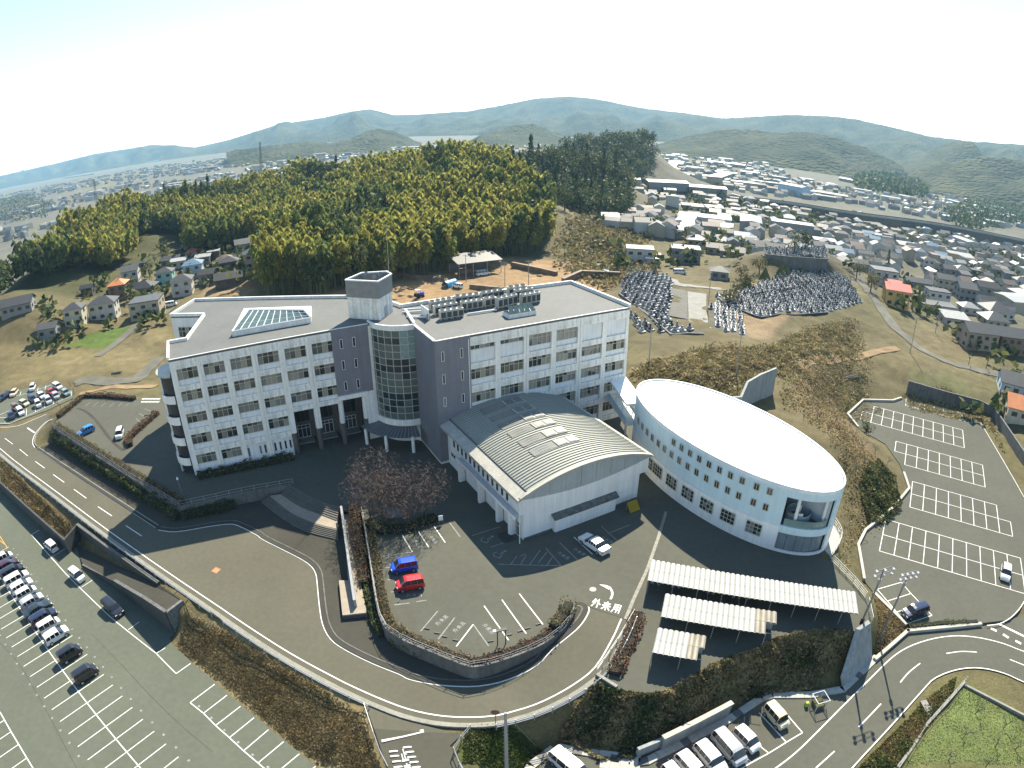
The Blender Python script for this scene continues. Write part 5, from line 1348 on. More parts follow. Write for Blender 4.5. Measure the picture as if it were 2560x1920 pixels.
# ---------------------------------------------------------------- bicycle sheds
SHEDR = M('shed_roof_white', (.36,.36,.32), rough=.5, var=.04, vs=.6, var2=.08, vs2=3)
SHEDW = M('shed_roof_weathered', (.24,.215,.16), rough=.6, var=.15, vs=1, var2=.15)
def bike_shed(label, bl, brr, fl, zr, extra=None, notch=None):
    """bl/brr back edge pixel (C6), fl front-left pixel; roof slopes to the front"""
    A, B, Cc = W('C6', *bl, zr+.35), W('C6', *brr, zr+.35), W('C6', *fl, zr)
    root = thing('bicycle_shed', label, 'bicycle shed', (A[0], A[1], ZP), group='bicycle sheds')
    O = Vector((A[0], A[1], ZP)); L_ = Vector(((B-A)[0], (B-A)[1], 0)); Dp = Vector(((Cc-A)[0], (Cc-A)[1], 0))
    n = max(3, round(L_.length/.62))
    for k in range(n):
        if notch and k/n > notch:
            m = SHEDW
        else: m = SHEDR
        for h0, h1 in ((0, .49), (.5, 1.0)):
            if notch and k/n > notch and h0 > .3 and k/n > .5*(1+notch): continue
            mb = MB()
            p0, p1 = L_*(k/n), L_*((k+1)/n)-L_.normalized()*.03
            z0, z1 = zr+.35-.35*h0-ZP+(.03 if h0 == 0 else 0), zr+.35-.35*h1-ZP
            q0, q1 = Dp*h0, Dp*h1
            mid = (p0+p1)/2
            up = Vector((0,0,.12))
            mb.add([p0+q0+Vector((0,0,z0)), p0*.75+p1*.25+q0+Vector((0,0,z0))+up, p0*.3+p1*.7+q0+Vector((0,0,z0))+up, p1+q0+Vector((0,0,z0)), p0+q1+Vector((0,0,z1)), p0*.75+p1*.25+q1+Vector((0,0,z1))+up, p0*.3+p1*.7+q1+Vector((0,0,z1))+up, p1+q1+Vector((0,0,z1))], [(0,4,5,1),(1,5,6,2),(2,6,7,3)])
            mb.build('roof_sheet', m, root)
    mb = MB(); up_ = Vector((0,0,-.03)); e_ = .5 if notch else 1.0
    for l0, l1, d1 in ((0, notch or 1.0, 1.0),)+(((notch, 1.0, .48),) if notch else ()):
        mb.add([L_*l0+Vector((0,0,zr+.35-ZP))+up_, L_*l1+Vector((0,0,zr+.35-ZP))+up_, L_*l1+Dp*d1+Vector((0,0,zr+.35-.35*d1-ZP))+up_, L_*l0+Dp*d1+Vector((0,0,zr+.35-.35*d1-ZP))+up_], [(0,1,2,3)])
    mb.build('light_stop_sheet', M('light_stop_grey', (.16,.16,.145)), root)  # added sheet under the ribs so no sun stripes leak through the gaps
    for k in range(int(L_.length/3)+1):
        for f, zt in ((.08, .3), (.92, .02)):
            p = L_*min(.99, k*3/L_.length+.005)+Dp*f; mb = MB(); mb.tube([(0,0,0),(0,0,zr+zt-ZP)], .05, 6); mb.build('post', METAL, root, loc=p)
    for f, zt in ((.08, .28), (.5, .14), (.92, 0.0)):
        mb = MB(); mb.tube([Dp*f+Vector((0,0,zr+zt-ZP)), Dp*f+L_+Vector((0,0,zr+zt-ZP))], .05, 4); mb.build('beam', METAL, root)
    mb = MB(); mb.wall([Vector((0,0,0)), L_], 0, zr-ZP+.15, .05, off=-.15); mb.build('back_wall', M('shed_back', (.22,.23,.215), rough=.6), root)
    return root, O, L_, Dp
s1 = bike_shed('longest white ribbed bicycle shed nearest the oval hall', (265,68), (2005,345), (232,243), 7.3)
s2 = bike_shed('middle bicycle shed with weathered patches at its right end', (385,358), (1335,515), (347,552), 7.3, notch=.78)
s3 = bike_shed('shortest bicycle shed nearest the hedge bank', (322,648), (735,720), (275,858), 7.3, notch=.62)
# bicycles and boxes in the sheds
BK = M('bicycle_black', (.03,.03,.035), rough=.4)
def bicycle(loc, rz, label, col):
    root = thing('bicycle', label, 'bicycle', loc, rz, 'bicycles in the long shed')
    for x in (-.52, .52):
        mb = MB(); ring = [(x+.32*math.cos(a), 0, .33+.32*math.sin(a)) for a in np.linspace(0, 2*math.pi, 15)]; mb.tube(ring, .025, 4, cap=False)
        for a in range(0, 6): mb.tube([(x,0,.33),(x+.31*math.cos(a),0,.33+.31*math.sin(a))], .006, 3)
        mb.build('wheel', BK, root)
    mb = MB()
    for a, b in (((-.52,0,.33),(-.15,0,.35)),((-.15,0,.35),(-.25,0,.8)),((-.25,0,.75),(.38,0,.78)),((-.15,0,.35),(.38,0,.7)),((.36,0,.9),(.52,0,.33)),((-.52,0,.33),(-.25,0,.75))): mb.tube([a, b], .022, 5)
    mb.build('frame', col, root)
    mb = MB(); mb.tube([(.36,-.27,1.0),(.4,0,1.0),(.36,.27,1.0)], .02, 5); mb.build('handlebar', METAL, root)
    mb = MB(); mb.box((-.27,0,.85), (.24,.14,.07)); mb.build('saddle', BK, root)
    mb = MB(); mb.box((.55,0,.88), (.3,.32,.24)); mb.build('basket', METAL, root)
cols = [M('bike_silver', (.4,.4,.42), rough=.3, metal=.5), M('bike_blue', (.04,.06,.18), rough=.3), BK]
_, O, L_, Dp = s1
for k, f in enumerate((.02,.055,.125,.15,.29,.31,.41,.44,.475)):
    p = O+L_*f+Dp*.72
    bicycle((p[0], p[1], ZP), math.atan2(-Dp[1], -Dp[0])+.08*((k*37) % 5-2), f'{["dark","silver","blue"][k % 3]} bicycle parked under the long shed, number {ordn[k] if k < 5 else ["sixth","seventh","eighth","ninth"][k-5]} from the left', cols[(k+2) % 3 if k % 3 == 0 else (0 if k % 3 == 1 else 1)])
# ---------------------------------------------------------------- vegetation
NR = np.random.default_rng(11)
def quads_mesh(name, C, S, mats, mi=None, up=.0, aspect=1.0, axis=None):
    """many small leaf faces: centres C (N,3), sizes S (N,), random directions"""
    n = len(C)
    C = np.asarray(C, float); S = np.broadcast_to(np.asarray(S, float), (n,))
    a = NR.normal(size=(n, 3)) if axis is None else np.asarray(axis, float)+NR.normal(size=(n, 3))*.25
    a /= np.linalg.norm(a, axis=1)[:, None]+1e-9
    b = NR.normal(size=(n, 3)); b[:, 2] += up
    b -= a*np.sum(a*b, 1)[:, None]; b /= np.linalg.norm(b, axis=1)[:, None]+1e-9
    a = a*(S*aspect/2)[:, None]; b = b*(S/2)[:, None]
    V = np.stack([C-a-b*.35, C+b*.0-b-a*.1, C+a, C+b+a*.1], 1).reshape(-1, 3)
    me = bpy.data.meshes.new(name)
    me.vertices.add(4*n); me.vertices.foreach_set('co', V.astype(np.float32).ravel())
    me.loops.add(4*n); me.loops.foreach_set('vertex_index', np.arange(4*n, dtype=np.int32))
    me.polygons.add(n); me.polygons.foreach_set('loop_start', np.arange(0, 4*n, 4, dtype=np.int32))
    for m in (mats if isinstance(mats, (list, tuple)) else [mats]): me.materials.append(m)
    if mi is not None: me.polygons.foreach_set('material_index', np.asarray(mi, np.int32))
    me.update(calc_edges=True)
    return me
LY = M('bamboo_yellow', (.27,.25,.055), rough=.6, var=.2, vs=.2, var2=.15, vs2=2, transl=.58, spec=.1)
LG = M('bamboo_green', (.14,.17,.04), rough=.6, var=.2, vs=.2, var2=.15, vs2=2, transl=.55, spec=.1)
LD = M('leaf_dark_green', (.042,.064,.022), rough=.6, var=.35, vs=.4, var2=.3, vs2=2, transl=.25, spec=.1)
LO = M('leaf_olive', (.125,.13,.048), rough=.6, var=.3, vs=.4, var2=.3, vs2=2, transl=.3, spec=.1)
LB = M('leaf_brown', (.175,.12,.06), rough=.7, var=.3, vs=.6, var2=.3, vs2=3, transl=.25, spec=.1)
LR = M('leaf_redbrown', (.17,.08,.055), rough=.7, var=.3, vs=.6, var2=.3, vs2=3, transl=.25, spec=.1)
DRYG = M('dry_grass_blade', (0.19,0.14,0.062), rough=.8, var=.4, vs=.5, var2=.35, vs2=3, transl=.3, spec=.1, coord='World')
GRASSG = M('green_grass_blade', (.05,.075,.016), rough=.8, var=.35, vs=.5, var2=.3, vs2=3, transl=.3, spec=.1, coord='World')
BARK = M('bark', (.055,.045,.035), rough=.9, var=.25, vs=3)
TWIG = M('twig', (.085,.062,.048), rough=.9, var=.25, vs=3)
CULM = M('bamboo_culm', (.08,.09,.03), rough=.5, var=.2)

def bamboo(seed, mat1, mat2, h=11.0):
    r = random.Random(seed)
    C, A, mi, S = [], [], [], []
    st = MB()
    for k in range(7):
        a = r.uniform(0, 6.28); rad = r.uniform(.2, 1.9)
        x0, y0 = rad*math.cos(a), rad*math.sin(a)
        hh = h*r.uniform(.72, 1.1); lean = r.uniform(.06, .22); b = a+r.uniform(-.8, .8)
        pts = []
        for t in np.linspace(0, 1, 7):
            o = lean*hh*t**2.6
            pts.append(Vector((x0+o*math.cos(b), y0+o*math.sin(b), hh*(t-.10*t**5))))
        st.tube(pts, [.06*(1-.7*t) for t in np.linspace(0, 1, 7)], 4)
        tone = 0 if r.random() < .7 else 1
        for q in range(115):
            t = 1-r.random()**1.2*.62
            i = min(5, int(t*6)); p = pts[i].lerp(pts[i+1], t*6-i)
            w = .25+1.25*math.sin(math.pi*min(1, (1-t)*1.45+.05))
            d = Vector((r.gauss(0, 1), r.gauss(0, 1), r.gauss(0, .3))).normalized()
            C.append(p+d*w*r.random()**.5+Vector((0, 0, -.25*w))); A.append((d[0]*.8, d[1]*.8, -1.0)); mi.append(tone if r.random() < .8 else 1)
            S.append(r.uniform(.36, .66))
    return quads_mesh('crown', C, S, [mat1, mat2], mi, aspect=1.8, axis=A), st
def leafy(seed, h, rad, mats, n=420, cone=False, leaf=.75):
    r = random.Random(seed); C = []; mi = []
    blobs = []
    if cone:
        for k in range(n):
            t = r.random()**.8; rr = rad*(1-t)**.85*r.uniform(.55, 1.05)*(1+.18*math.sin(t*30)); a = r.uniform(0, 6.28)
            C.append((rr*math.cos(a), rr*math.sin(a), h*(.10+.9*t))); mi.append(0 if r.random() < .7 else 1)
    else:
        for k in range(11):
            a = r.uniform(0, 6.28); q = r.uniform(.15, .75)*rad
            blobs.append((q*math.cos(a), q*math.sin(a), h*r.uniform(.28, .84), rad*r.uniform(.36, .58)))
        for k in range(n):
            b = r.choice(blobs); d = Vector((r.gauss(0, 1), r.gauss(0, 1), r.gauss(.25, 1))).normalized()*b[3]*r.uniform(.72, 1.08)
            C.append((b[0]+d[0], b[1]+d[1], b[2]+d[2]*.8)); mi.append(0 if r.random() < .7 else 1)
    st = MB()
    st.tube([(0,0,-.3),(.1,.05,h*.3),(0,.1,h*.62)], [.05*h**.8, .04*h**.8, .015*h], 6)
    if not cone:
        for b in blobs[:5]: st.tube([(.05,.05,h*.32),(b[0]*.6, b[1]*.6, b[2]-.4)], [.02*h, .008*h], 4)
    return quads_mesh('crown', C, [leaf*r.uniform(.6, 1.25) for _ in C], mats, mi), st
def bare(seed, h, spread, levels=4, twig=1.0, mat=None):
    r = random.Random(seed); mb = MB()
    def grow(p, d, L_, rad, lv):
        q = p+d*L_*.5+Vector((r.gauss(0,.05), r.gauss(0,.05), r.gauss(0,.03)))*L_; e = p+d*L_
        mb.tube([p, q, e], [rad, rad*.85, rad*.65], 4 if lv > 1 else 3, cap=False)
        if lv <= 0: return
        for k in range(3 if lv > 2 else 2 if lv > 1 else 3):
            a = r.uniform(0, 6.28); ax = d.cross(Vector((math.cos(a), math.sin(a), .3))).normalized()
            nd = (d+ax*r.uniform(.45, .95)*spread+Vector((0,0,.12))).normalized()
            grow(p+d*L_*r.uniform(.55, 1.0), nd, L_*r.uniform(.55, .78), rad*.58, lv-1)
    grow(Vector((0,0,-.1)), Vector((r.gauss(0,.06), r.gauss(0,.06), 1)).normalized(), h*.36, h*.022*twig, levels)
    me = bpy.data.meshes.new('branches'); me.from_pydata(mb.v, [], mb.f); me.materials.append(mat or TWIG)
    return me
def mesh_of(mb, name, mat):
    me = bpy.data.meshes.new(name); me.from_pydata(mb.v, [], mb.f); me.materials.append(mat); return me
BAM = []
for k, (a, b, h) in enumerate(((LY, LG, 11.5), (LY, LG, 10.0), (LG, LO, 11.0), (LG, LD, 9.5), (LY, LY, 10.5), (LO, LD, 10.0))):
    c, s = bamboo(100+k, a, b, h); BAM.append((c, mesh_of(s, 'stem', CULM)))
EVG = []
for k in range(4):
    c, s = leafy(200+k, 11+k, 4.2+.4*k, [LD, LO], 460); EVG.append((c, mesh_of(s, 'trunk', BARK)))
CON = []
for k in range(2):
    c, s = leafy(300+k, 15+2*k, 2.6, [LD, LD], 420, True); CON.append((c, mesh_of(s, 'trunk', BARK)))
OLV = []
for k in range(3):
    c, s = leafy(350+k, 5.5, 2.9, [LO, LB], 300, leaf=.5); OLV.append((c, mesh_of(s, 'trunk', BARK)))
def plant(kind, name, label, cat, loc, sc, rz, group=None):
    root = thing(name, label, cat, loc, rz, group); root.scale = (sc, sc, sc)
    link('crown', kind[0], root); link(kind[1].name.split('.')[0], kind[1], root)
    return root

def inpoly(x, y, poly):
    c = False; n = len(poly)
    for i in range(n):
        x0, y0 = poly[i][0], poly[i][1]; x1, y1 = poly[(i+1) % n][0], poly[(i+1) % n][1]
        if (y0 > y) != (y1 > y) and x < (x1-x0)*(y-y0)/(y1-y0)+x0: c = not c
    return c
def scatter(poly, step, seed, jit=.45):
    r = random.Random(seed)
    x0, x1 = min(p[0] for p in poly), max(p[0] for p in poly); y0, y1 = min(p[1] for p in poly), max(p[1] for p in poly)
    out = []; y = y0
    while y < y1:
        x = x0
        while x < x1:
            a, b = x+r.uniform(-jit, jit)*step, y+r.uniform(-jit, jit)*step
            if inpoly(a, b, poly): out.append((a, b))
            x += step
        y += step
    return out
D = lambda x, y, z: W('D', x, y, z)
GROVE_R = [D(572,648,5), D(700,640,5), D(900,600,5), D(1050,560,6), D(1180,530,8), WD('D',1185,440,300), WD('D',1120,395,330), WD('D',1050,350,360), WD('D',960,322,400), WD('D',870,348,430), WD('D',700,345,450), WD('D',620,380,430), WD('D',600,440,300), D(588,560,6)]
GROVE_L = [D(-60,660,5), D(100,640,5), D(250,598,6), D(285,555,8), D(450,538,8), D(580,508,8), WD('D',600,400,430), WD('D',560,370,490), WD('D',370,374,490), WD('D',250,402,460), WD('D',150,445,420), WD('D',0,540,290), WD('D',-100,600,230)]
GAP1 = [D(270,600,6), D(300,600,6), D(420,535,8), D(400,500,10), D(330,505,10), D(290,540,8)]
allp = []
for (x, y) in scatter(GROVE_R, 4.3, 1):
    allp.append((x, y, 'R'))
for (x, y) in scatter(GROVE_L, 4.6, 2):
    if inpoly(x, y, GAP1): continue
    allp.append((x, y, 'L'))
def patch(x, y): return mnoise.noise(Vector((x*.022, y*.022, 3.1)))+.6*mnoise.noise(Vector((x*.06, y*.06, 9.2)))
allp.sort(key=lambda p: p[0]**2+p[1]**2)
rr = random.Random(5)
def pick(x, y, side):
    v = patch(x, y)+rr.gauss(0, .08)
    if v > .36: return ('con' if rr.random() < .08 else 'evg')
    if side == 'L' and v > .1: return 'bam_g'
    return 'bam_y' if v < .02 else 'bam_g'
places = []
for x, y, s in allp:
    places.append((x, y, ground_z(x, y), pick(x, y, s)))
lab = {'bam_y': ('bamboo_clump', 'yellow-green bamboo clump on the wooded hill behind the school', 'bamboo', 'yellow-green bamboo on the hill'), 'bam_g': ('bamboo_clump', 'deep green bamboo clump on the wooded hill behind the school', 'bamboo', 'green bamboo on the hill'),
       'evg': ('evergreen_tree', 'dark rounded evergreen tree among the bamboo on the hill', 'tree', 'evergreens among the bamboo'), 'con': ('conifer_tree', 'dark pointed conifer rising among the bamboo on the hill', 'tree', 'conifers among the bamboo')}
def kind_of(k): return {'bam_y': BAM[rr.choice((0,0,1,4))], 'bam_g': BAM[rr.choice((1,2,2,3,5))], 'evg': rr.choice(EVG), 'con': rr.choice(CON)}[k]
def merged(items, name, label, cat):
    """the rest of a wood as one mass"""
    VV, MI = [], []; mats = []
    for me, x, y, z, sc, a in items:
        n = len(me.vertices); v = np.empty(n*3, np.float32); me.vertices.foreach_get('co', v); v = v.reshape(-1, 3)
        keep = np.arange(0, n//4)[::3]
        idx = (keep[:, None]*4+np.arange(4)).ravel(); v = v[idx].reshape(-1, 4, 3)
        c = v.mean(1, keepdims=True); v = (c+(v-c)*1.6).reshape(-1, 3)
        m = np.empty(len(me.polygons), np.int32); me.polygons.foreach_get('material_index', m); m = m[keep]
        ca, sa = math.cos(a), math.sin(a)
        VV.append(np.stack([x+sc*(v[:,0]*ca-v[:,1]*sa), y+sc*(v[:,0]*sa+v[:,1]*ca), z+sc*v[:,2]], 1))
        ids = []
        for mm in me.materials:
            if mm not in mats: mats.append(mm)
            ids.append(mats.index(mm))
        MI.append(np.array(ids)[m])
    V = np.concatenate(VV); n = len(V)//4
    me = bpy.data.meshes.new(name)
    me.vertices.add(4*n); me.vertices.foreach_set('co', V.astype(np.float32).ravel())
    me.loops.add(4*n); me.loops.foreach_set('vertex_index', np.arange(4*n, dtype=np.int32))
    me.polygons.add(n); me.polygons.foreach_set('loop_start', np.arange(0, 4*n, 4, dtype=np.int32))
    for m in mats: me.materials.append(m)
    me.polygons.foreach_set('material_index', np.concatenate(MI).astype(np.int32))
    me.update(calc_edges=True)
    return stuff(link(name, me), label, cat)
seen, rest = 0, []
for x, y, z, k in places:
    kd = kind_of(k); sc = rr.uniform(.85, 1.2)*(1.5 if k[0] == 'b' else 1.15)
    if seen < 290:
        nm, lb, ct, gp = lab[k]
        plant(kd, nm, lb, ct, (x, y, z-.2), sc, rr.uniform(0, 6.28), gp); seen += 1
    else:
        rest.append((kd[0], x, y, z-.2, sc, rr.uniform(0, 6.28)))
merged(rest, 'bamboo_wood', 'dense bamboo and evergreen wood covering the back of the hill', 'wood')
# dark woods on the right of the hill
WOOD2 = [WD('D',1100,470,330), WD('D',1250,480,330), WD('D',1350,470,360), WD('D',1370,430,420), WD('D',1330,400,480), WD('D',1120,380,480)]
WOOD3 = [WD('D',1190,340,560), WD('D',1400,360,540), WD('D',1420,350,640), WD('D',1400,330,700), WD('D',1220,330,700)]
items = []
for k, (x, y) in enumerate(scatter(WOOD2, 6.5, 8)):
    kd = rr.choice(EVG) if rr.random() < .8 else rr.choice(CON); z = ground_z(x, y)
    if k % 6 == 0: plant(kd, 'evergreen_tree', 'dark tall evergreen in the shady wood right of the bamboo hill', 'tree', (x, y, z), rr.uniform(1.0, 1.35), rr.uniform(0, 6), 'shady wood evergreens')
    else: items.append((kd[0], x, y, z, rr.uniform(1.0, 1.35), rr.uniform(0, 6)))
for x, y in scatter(WOOD3, 8, 9):
    items.append((rr.choice(EVG)[0], x, y, ground_z(x, y), rr.uniform(1.1, 1.5), rr.uniform(0, 6)))
merged(items, 'evergreen_wood', 'dark evergreen wood on the knolls right of the bamboo hill', 'wood')
# single trees
def single(fr, x, y, kd, sc, name, label, cat='tree', dz=0):
    p = WG(fr, x, y); plant(kd, name, label, cat, (p[0], p[1], p[2]-.1+dz), sc, rr.uniform(0, 6))
single('D', 1220, 455, EVG[2], .95, 'evergreen_tree', 'rounded lone green tree in front of the shady wood')
single('D', 355, 545, EVG[1], .6, 'evergreen_tree', 'small rounded green tree at the foot of the left grove')
single('D', 1915, 590, CON[1], .75, 'conifer_tree', 'tall dark conifer on the knoll behind the cemetery')
single('D', 1740, 540, EVG[0], .85, 'evergreen_tree', 'dark green tree at the left end of the upper cemetery')
single('D', 1715, 545, EVG[3], .7, 'evergreen_tree', 'smaller dark tree beside the upper cemetery')
single('D', 1540, 470, EVG[1], .8, 'evergreen_tree', 'broad green tree by the houses below the railway')
single('D', 1565, 462, EVG[3], .7, 'evergreen_tree', 'green tree just right of the broad tree below the railway')
for k, (x, y, t) in enumerate(((1850,600,'left middle'),(1870,585,'upper middle'),(1895,612,'centre'),(1835,575,'upper left'),(1880,630,'lowest'),(1905,560,'topmost'),(1930,620,'rightmost'))):
    single('D', x, y, OLV[k % 3], 1.25+.1*(k % 3), 'bushy_tree', f'grey-brown bushy tree on the knoll right of the cemetery, {t} of its clump')
for k, (x, y, t) in enumerate(((1590,640,'second from the bottom'),(1620,620,'rightmost'),(1640,590,'topmost'),(1600,600,'upper left'),(1575,655,'lowest'))):
    single('D', x, y, OLV[(k+1) % 3], .95+.1*(k % 3), 'bushy_tree', f'olive bushy tree on the bank left of the grave terraces, {t}')
p = W('B4', 455, 520, ZR)
plant(EVG[0], 'evergreen_tree', 'small dark round tree at the left edge of the right car park', 'tree', (p[0], p[1], .2), .33, 1.0)
# bare trees
BARE = [bare(400+k, 5.5, 1.0, 6, .75, M('cherry_twig', (.085,.062,.05), rough=.9, var=.25, vs=3)) for k in range(3)]; ORCH = [bare(430+k, 3.0, 1.25, 4, .9, M('orchard_bark', (.075,.07,.06), var=.25)) for k in range(4)]
TWG = quads_mesh('twigs', [tuple(np.array((0,0,3.7))+(lambda v: v/np.linalg.norm(v)*np.array((3.0,3.0,2.0))*NR.uniform(.35,1.0)**.6)(NR.normal(size=3))) for _ in range(1000)], [.038]*1000, MATS['cherry_twig'], aspect=16)
def bare_tree(p, me, sc, label, cat='tree', name='bare_tree', group=None, twigs=False):
    root = thing(name, label, cat, p, rr.uniform(0, 6), group); root.scale = (sc,)*3
    link('branches', me, root)
    if twigs: link('twigs', TWG, root)
for k, (x, y, t) in enumerate(((985,430,'left front'),(1110,500,'middle front'),(1260,500,'right front'),(1180,400,'middle back'),(1390,420,'far right'),(1060,330,'left back'))):
    bare_tree(W('B1', x, y, ZP), BARE[k % 3], 1.35+.1*(k % 3), f'leafless brown cherry tree, {t} in the forecourt planting by the visitor car park', twigs=True)
orch = [('B4',60,255),('B4',75,330),('B4',120,390),('B4',190,505),('B4',240,440),('B4',300,575),('B4',375,530),('B4',60,130),('B4',215,330),('B4',230,240),('B4',150,100),('B4',20,410),('B4',110,210),('B4',180,180),('B4',280,150),('B4',320,680),('B4',430,620),('B4',520,650),('B4',600,730),('B4',440,720),('B4',380,790),('B4',250,300),('B4',160,300),('B4',340,460)]
for k, (fr, x, y) in enumerate(orch):
    p = WG(fr, x, y); bare_tree(p, ORCH[k % 4], rr.uniform(.85, 1.15), 'gnarled leafless fruit tree in the orchard right of the oval hall', name='fruit_tree', group='orchard fruit trees')
for k, (x, y) in enumerate(((1545,1180),(1430,1400),(1310,1590),(1720,1480),(1790,1310),(1640,1650),(1900,1500))):
    p = WG('B5', x, y); bare_tree(p, ORCH[k % 4], 1.0, 'pale leafless fruit tree on the green plot at the lower right corner', name='fruit_tree', group='green plot fruit trees')
for k, (fr, x, y, sc, t) in enumerate((('B8',1270,1090,1.3,'left'),('B8',1400,1120,1.5,'right'),('C8',980,190,.9,'near the far left car park'),('C8',800,380,.7,'at the corner of the left yard hedge'))):
    p = WG(fr, x, y); bare_tree(p, BARE[k % 3], sc, f'leafless grey tree beside the dark wall of the valley lane, {t}' if k < 2 else f'leafless grey tree {t}')

# hedges: leaf faces round a solid heart
def hedge(name, label, pts, z0, h, w, mats, dens=55, leaf=.2, cat='hedge', lump=.25):
    pts = [Vector((p[0], p[1], 0)) for p in pts]
    n = len(pts)
    zz = z0 if hasattr(z0, '__len__') else [z0]*n; hh = h if hasattr(h, '__len__') else [h]*n
    root = thing(name, label, cat, (pts[0][0], pts[0][1], zz[0])); O = Vector((pts[0][0], pts[0][1], zz[0]))
    C, mi = [], []; r = random.Random(len(label)*7+n)
    core = MB(); core.wall([p-O for p in pts], [a-O[2]-.1 for a in zz], [a+b*.8-O[2] for a, b in zip(zz, hh)], w*.7)
    for i in range(n-1):
        d = pts[i+1]-pts[i]; L_ = d.length
        if L_ < 1e-4: continue
        nn = Vector((-d[1], d[0], 0))/L_
        for k in range(int(L_*dens*(w+2*(hh[i]+hh[i+1])/2)*.6)):
            t = r.random(); H = hh[i]+(hh[i+1]-hh[i])*t; Z = zz[i]+(zz[i+1]-zz[i])*t
            s = r.random()*(2*H+w)
            if s < H: o, z = -w/2, s
            elif s < H+w: o, z = s-H-w/2, H
            else: o, z = w/2, s-H-w
            p = pts[i]+d*t
            lm = 1+lump*mnoise.noise(Vector((p[0]*.9, p[1]*.9, z*.9)))*2
            q = p+nn*(o*lm+r.gauss(0, .05))
            C.append((q[0]-O[0], q[1]-O[1], Z+z*(lm if z > H*.5 else 1)+r.gauss(0, .05)-O[2])); mi.append(r.randrange(len(mats)))
    link('foliage', quads_mesh('foliage', C, [leaf*r.uniform(.7, 1.5) for _ in C], mats, mi), root)
    core.build('branches', M('hedge_heart', (.018,.017,.01), rough=.95), root)  # solid dark core added inside the leaves so the hedge is not see-through
    return root
hb = offset(HW[:2], -.75); hb = [hb[0].lerp(hb[1], t) for t in np.linspace(0, 1, 8)]
hedge('hedge', 'tall dark green hedge covering the bank beside the road', hb, [road_z(p[0], p[1])-.1 for p in hb], [4.75-road_z(p[0], p[1]) for p in hb], 1.3, [LD, LD, LO], 34, .26)
hb = offset(HW[1:3], -.7)
hedge('hedge', 'shaded dark hedge below the terrace left of the steps', [hb[0].lerp(hb[1], t) for t in np.linspace(0, .8, 5)], 3.1, 1.6, 1.2, [LD], 30, .26)
hedge('hedge', 'brown hedge along the fence inside the left yard', [p for p in offset(HW[:2], .9)], ZP, .8, 1.1, [LB, LB, LO], 40, .2)
hedge('hedge', 'dark brown hedge along the back of the left yard', WL('C8', [(1120,222),(1400,225),(1780,262)], ZP), ZP, .9, 1.2, [LB, LR], 34, .22)
hedge('hedge', 'dark brown hedge at the left corner of the left yard', WL('C8', [(1090,240),(930,370),(770,500)], ZP), ZP, 1.0, 1.5, [LB, LR, LO], 34, .22)
hedge('hedge', 'reddish hedge between the left yard and the school end wall', WL('C8', [(2070,450),(1850,640),(1680,800),(1720,880)], ZP), ZP, 1.0, 1.4, [LB, LR], 36, .22)
vi = offset(VWALL, .75)
vi = [p for p in vi]
k0 = len(vi)//3; k1 = int(len(vi)*.62)
hedge('hedge', 'orange-brown shrubs along the left side wall of the visitor car park', vi[3:k0+2], ZP, .7, 1.0, [LB, M('leaf_amber', (0.2,0.12,0.03), transl=.25, var=.3), LO], 46, .2)
hedge('hedge', 'dry tan shrubs at the lower left corner of the visitor car park', vi[k0+1:k1], ZP, .65, .9, [M('leaf_tan', (0.24,0.165,0.085), transl=.25, var=.3), LB], 46, .18)
hedge('hedge', 'red-brown shrubs at the bottom curve of the visitor car park', vi[k1-1:-5], ZP, .75, 1.0, [LR, LR, LB], 46, .18)
hedge('hedge', 'olive shrub clump at the visitor car park entrance', vi[-6:], ZP, 1.5, 1.4, [LO, LB], 40, .2)
hedge('hedge', 'brown shrub strip between the slanting wall and visitor car park wall', WL('B1', [(870,385),(880,560),(915,720),(940,930)], 4.4), [4.9,4.5,4.2,3.9], 1.0, 1.3, [LB, LB, LR], 40, .22)
hedge('hedge', 'green shrubs below the left corner of the visitor car park wall', WL('B1', [(975,960),(1000,1120),(1040,1250),(1090,1320)], 3.5), 3.4, 1.1, 1.2, [LO, LG, LD], 40, .22)
hedge('hedge', 'dark green shrubs in the shade below the visitor car park wall', WL('B1', [(1150,1360),(1250,1410),(1380,1470)], 3.4), 3.3, .9, 1.2, [LO, LD, LG], 40, .22)
hedge('hedge', 'reddish-brown hedge at the left edge of the bicycle yard', WL('B3', [(255,635),(215,780),(150,910),(95,1040)], ZP), ZP, .8, 1.6, [LR, LR, LB], 44, .2)
hedge('hedge', 'low green shrubs under the bare cherry trees', WL('B1', [(960,470),(1080,540),(1280,520),(1480,440)], ZP), ZP, .7, 2.0, [LD, LO, LB], 30, .22)
hedge('hedge', 'low green planting strip beside the right-hand road junction', WL('B5', [(960,412),(1250,385),(1560,372)], ZR), ZR, .3, .8, [LO, LD], 50, .16)
hedge('hedge', 'dark shrubs against the wall at the school front', [LP(.5,-1.2), LP(9,-1.2), LP(17.5,-1.2)], ZP, 1.0, 1.6, [LD, LD, LO], 30, .24)
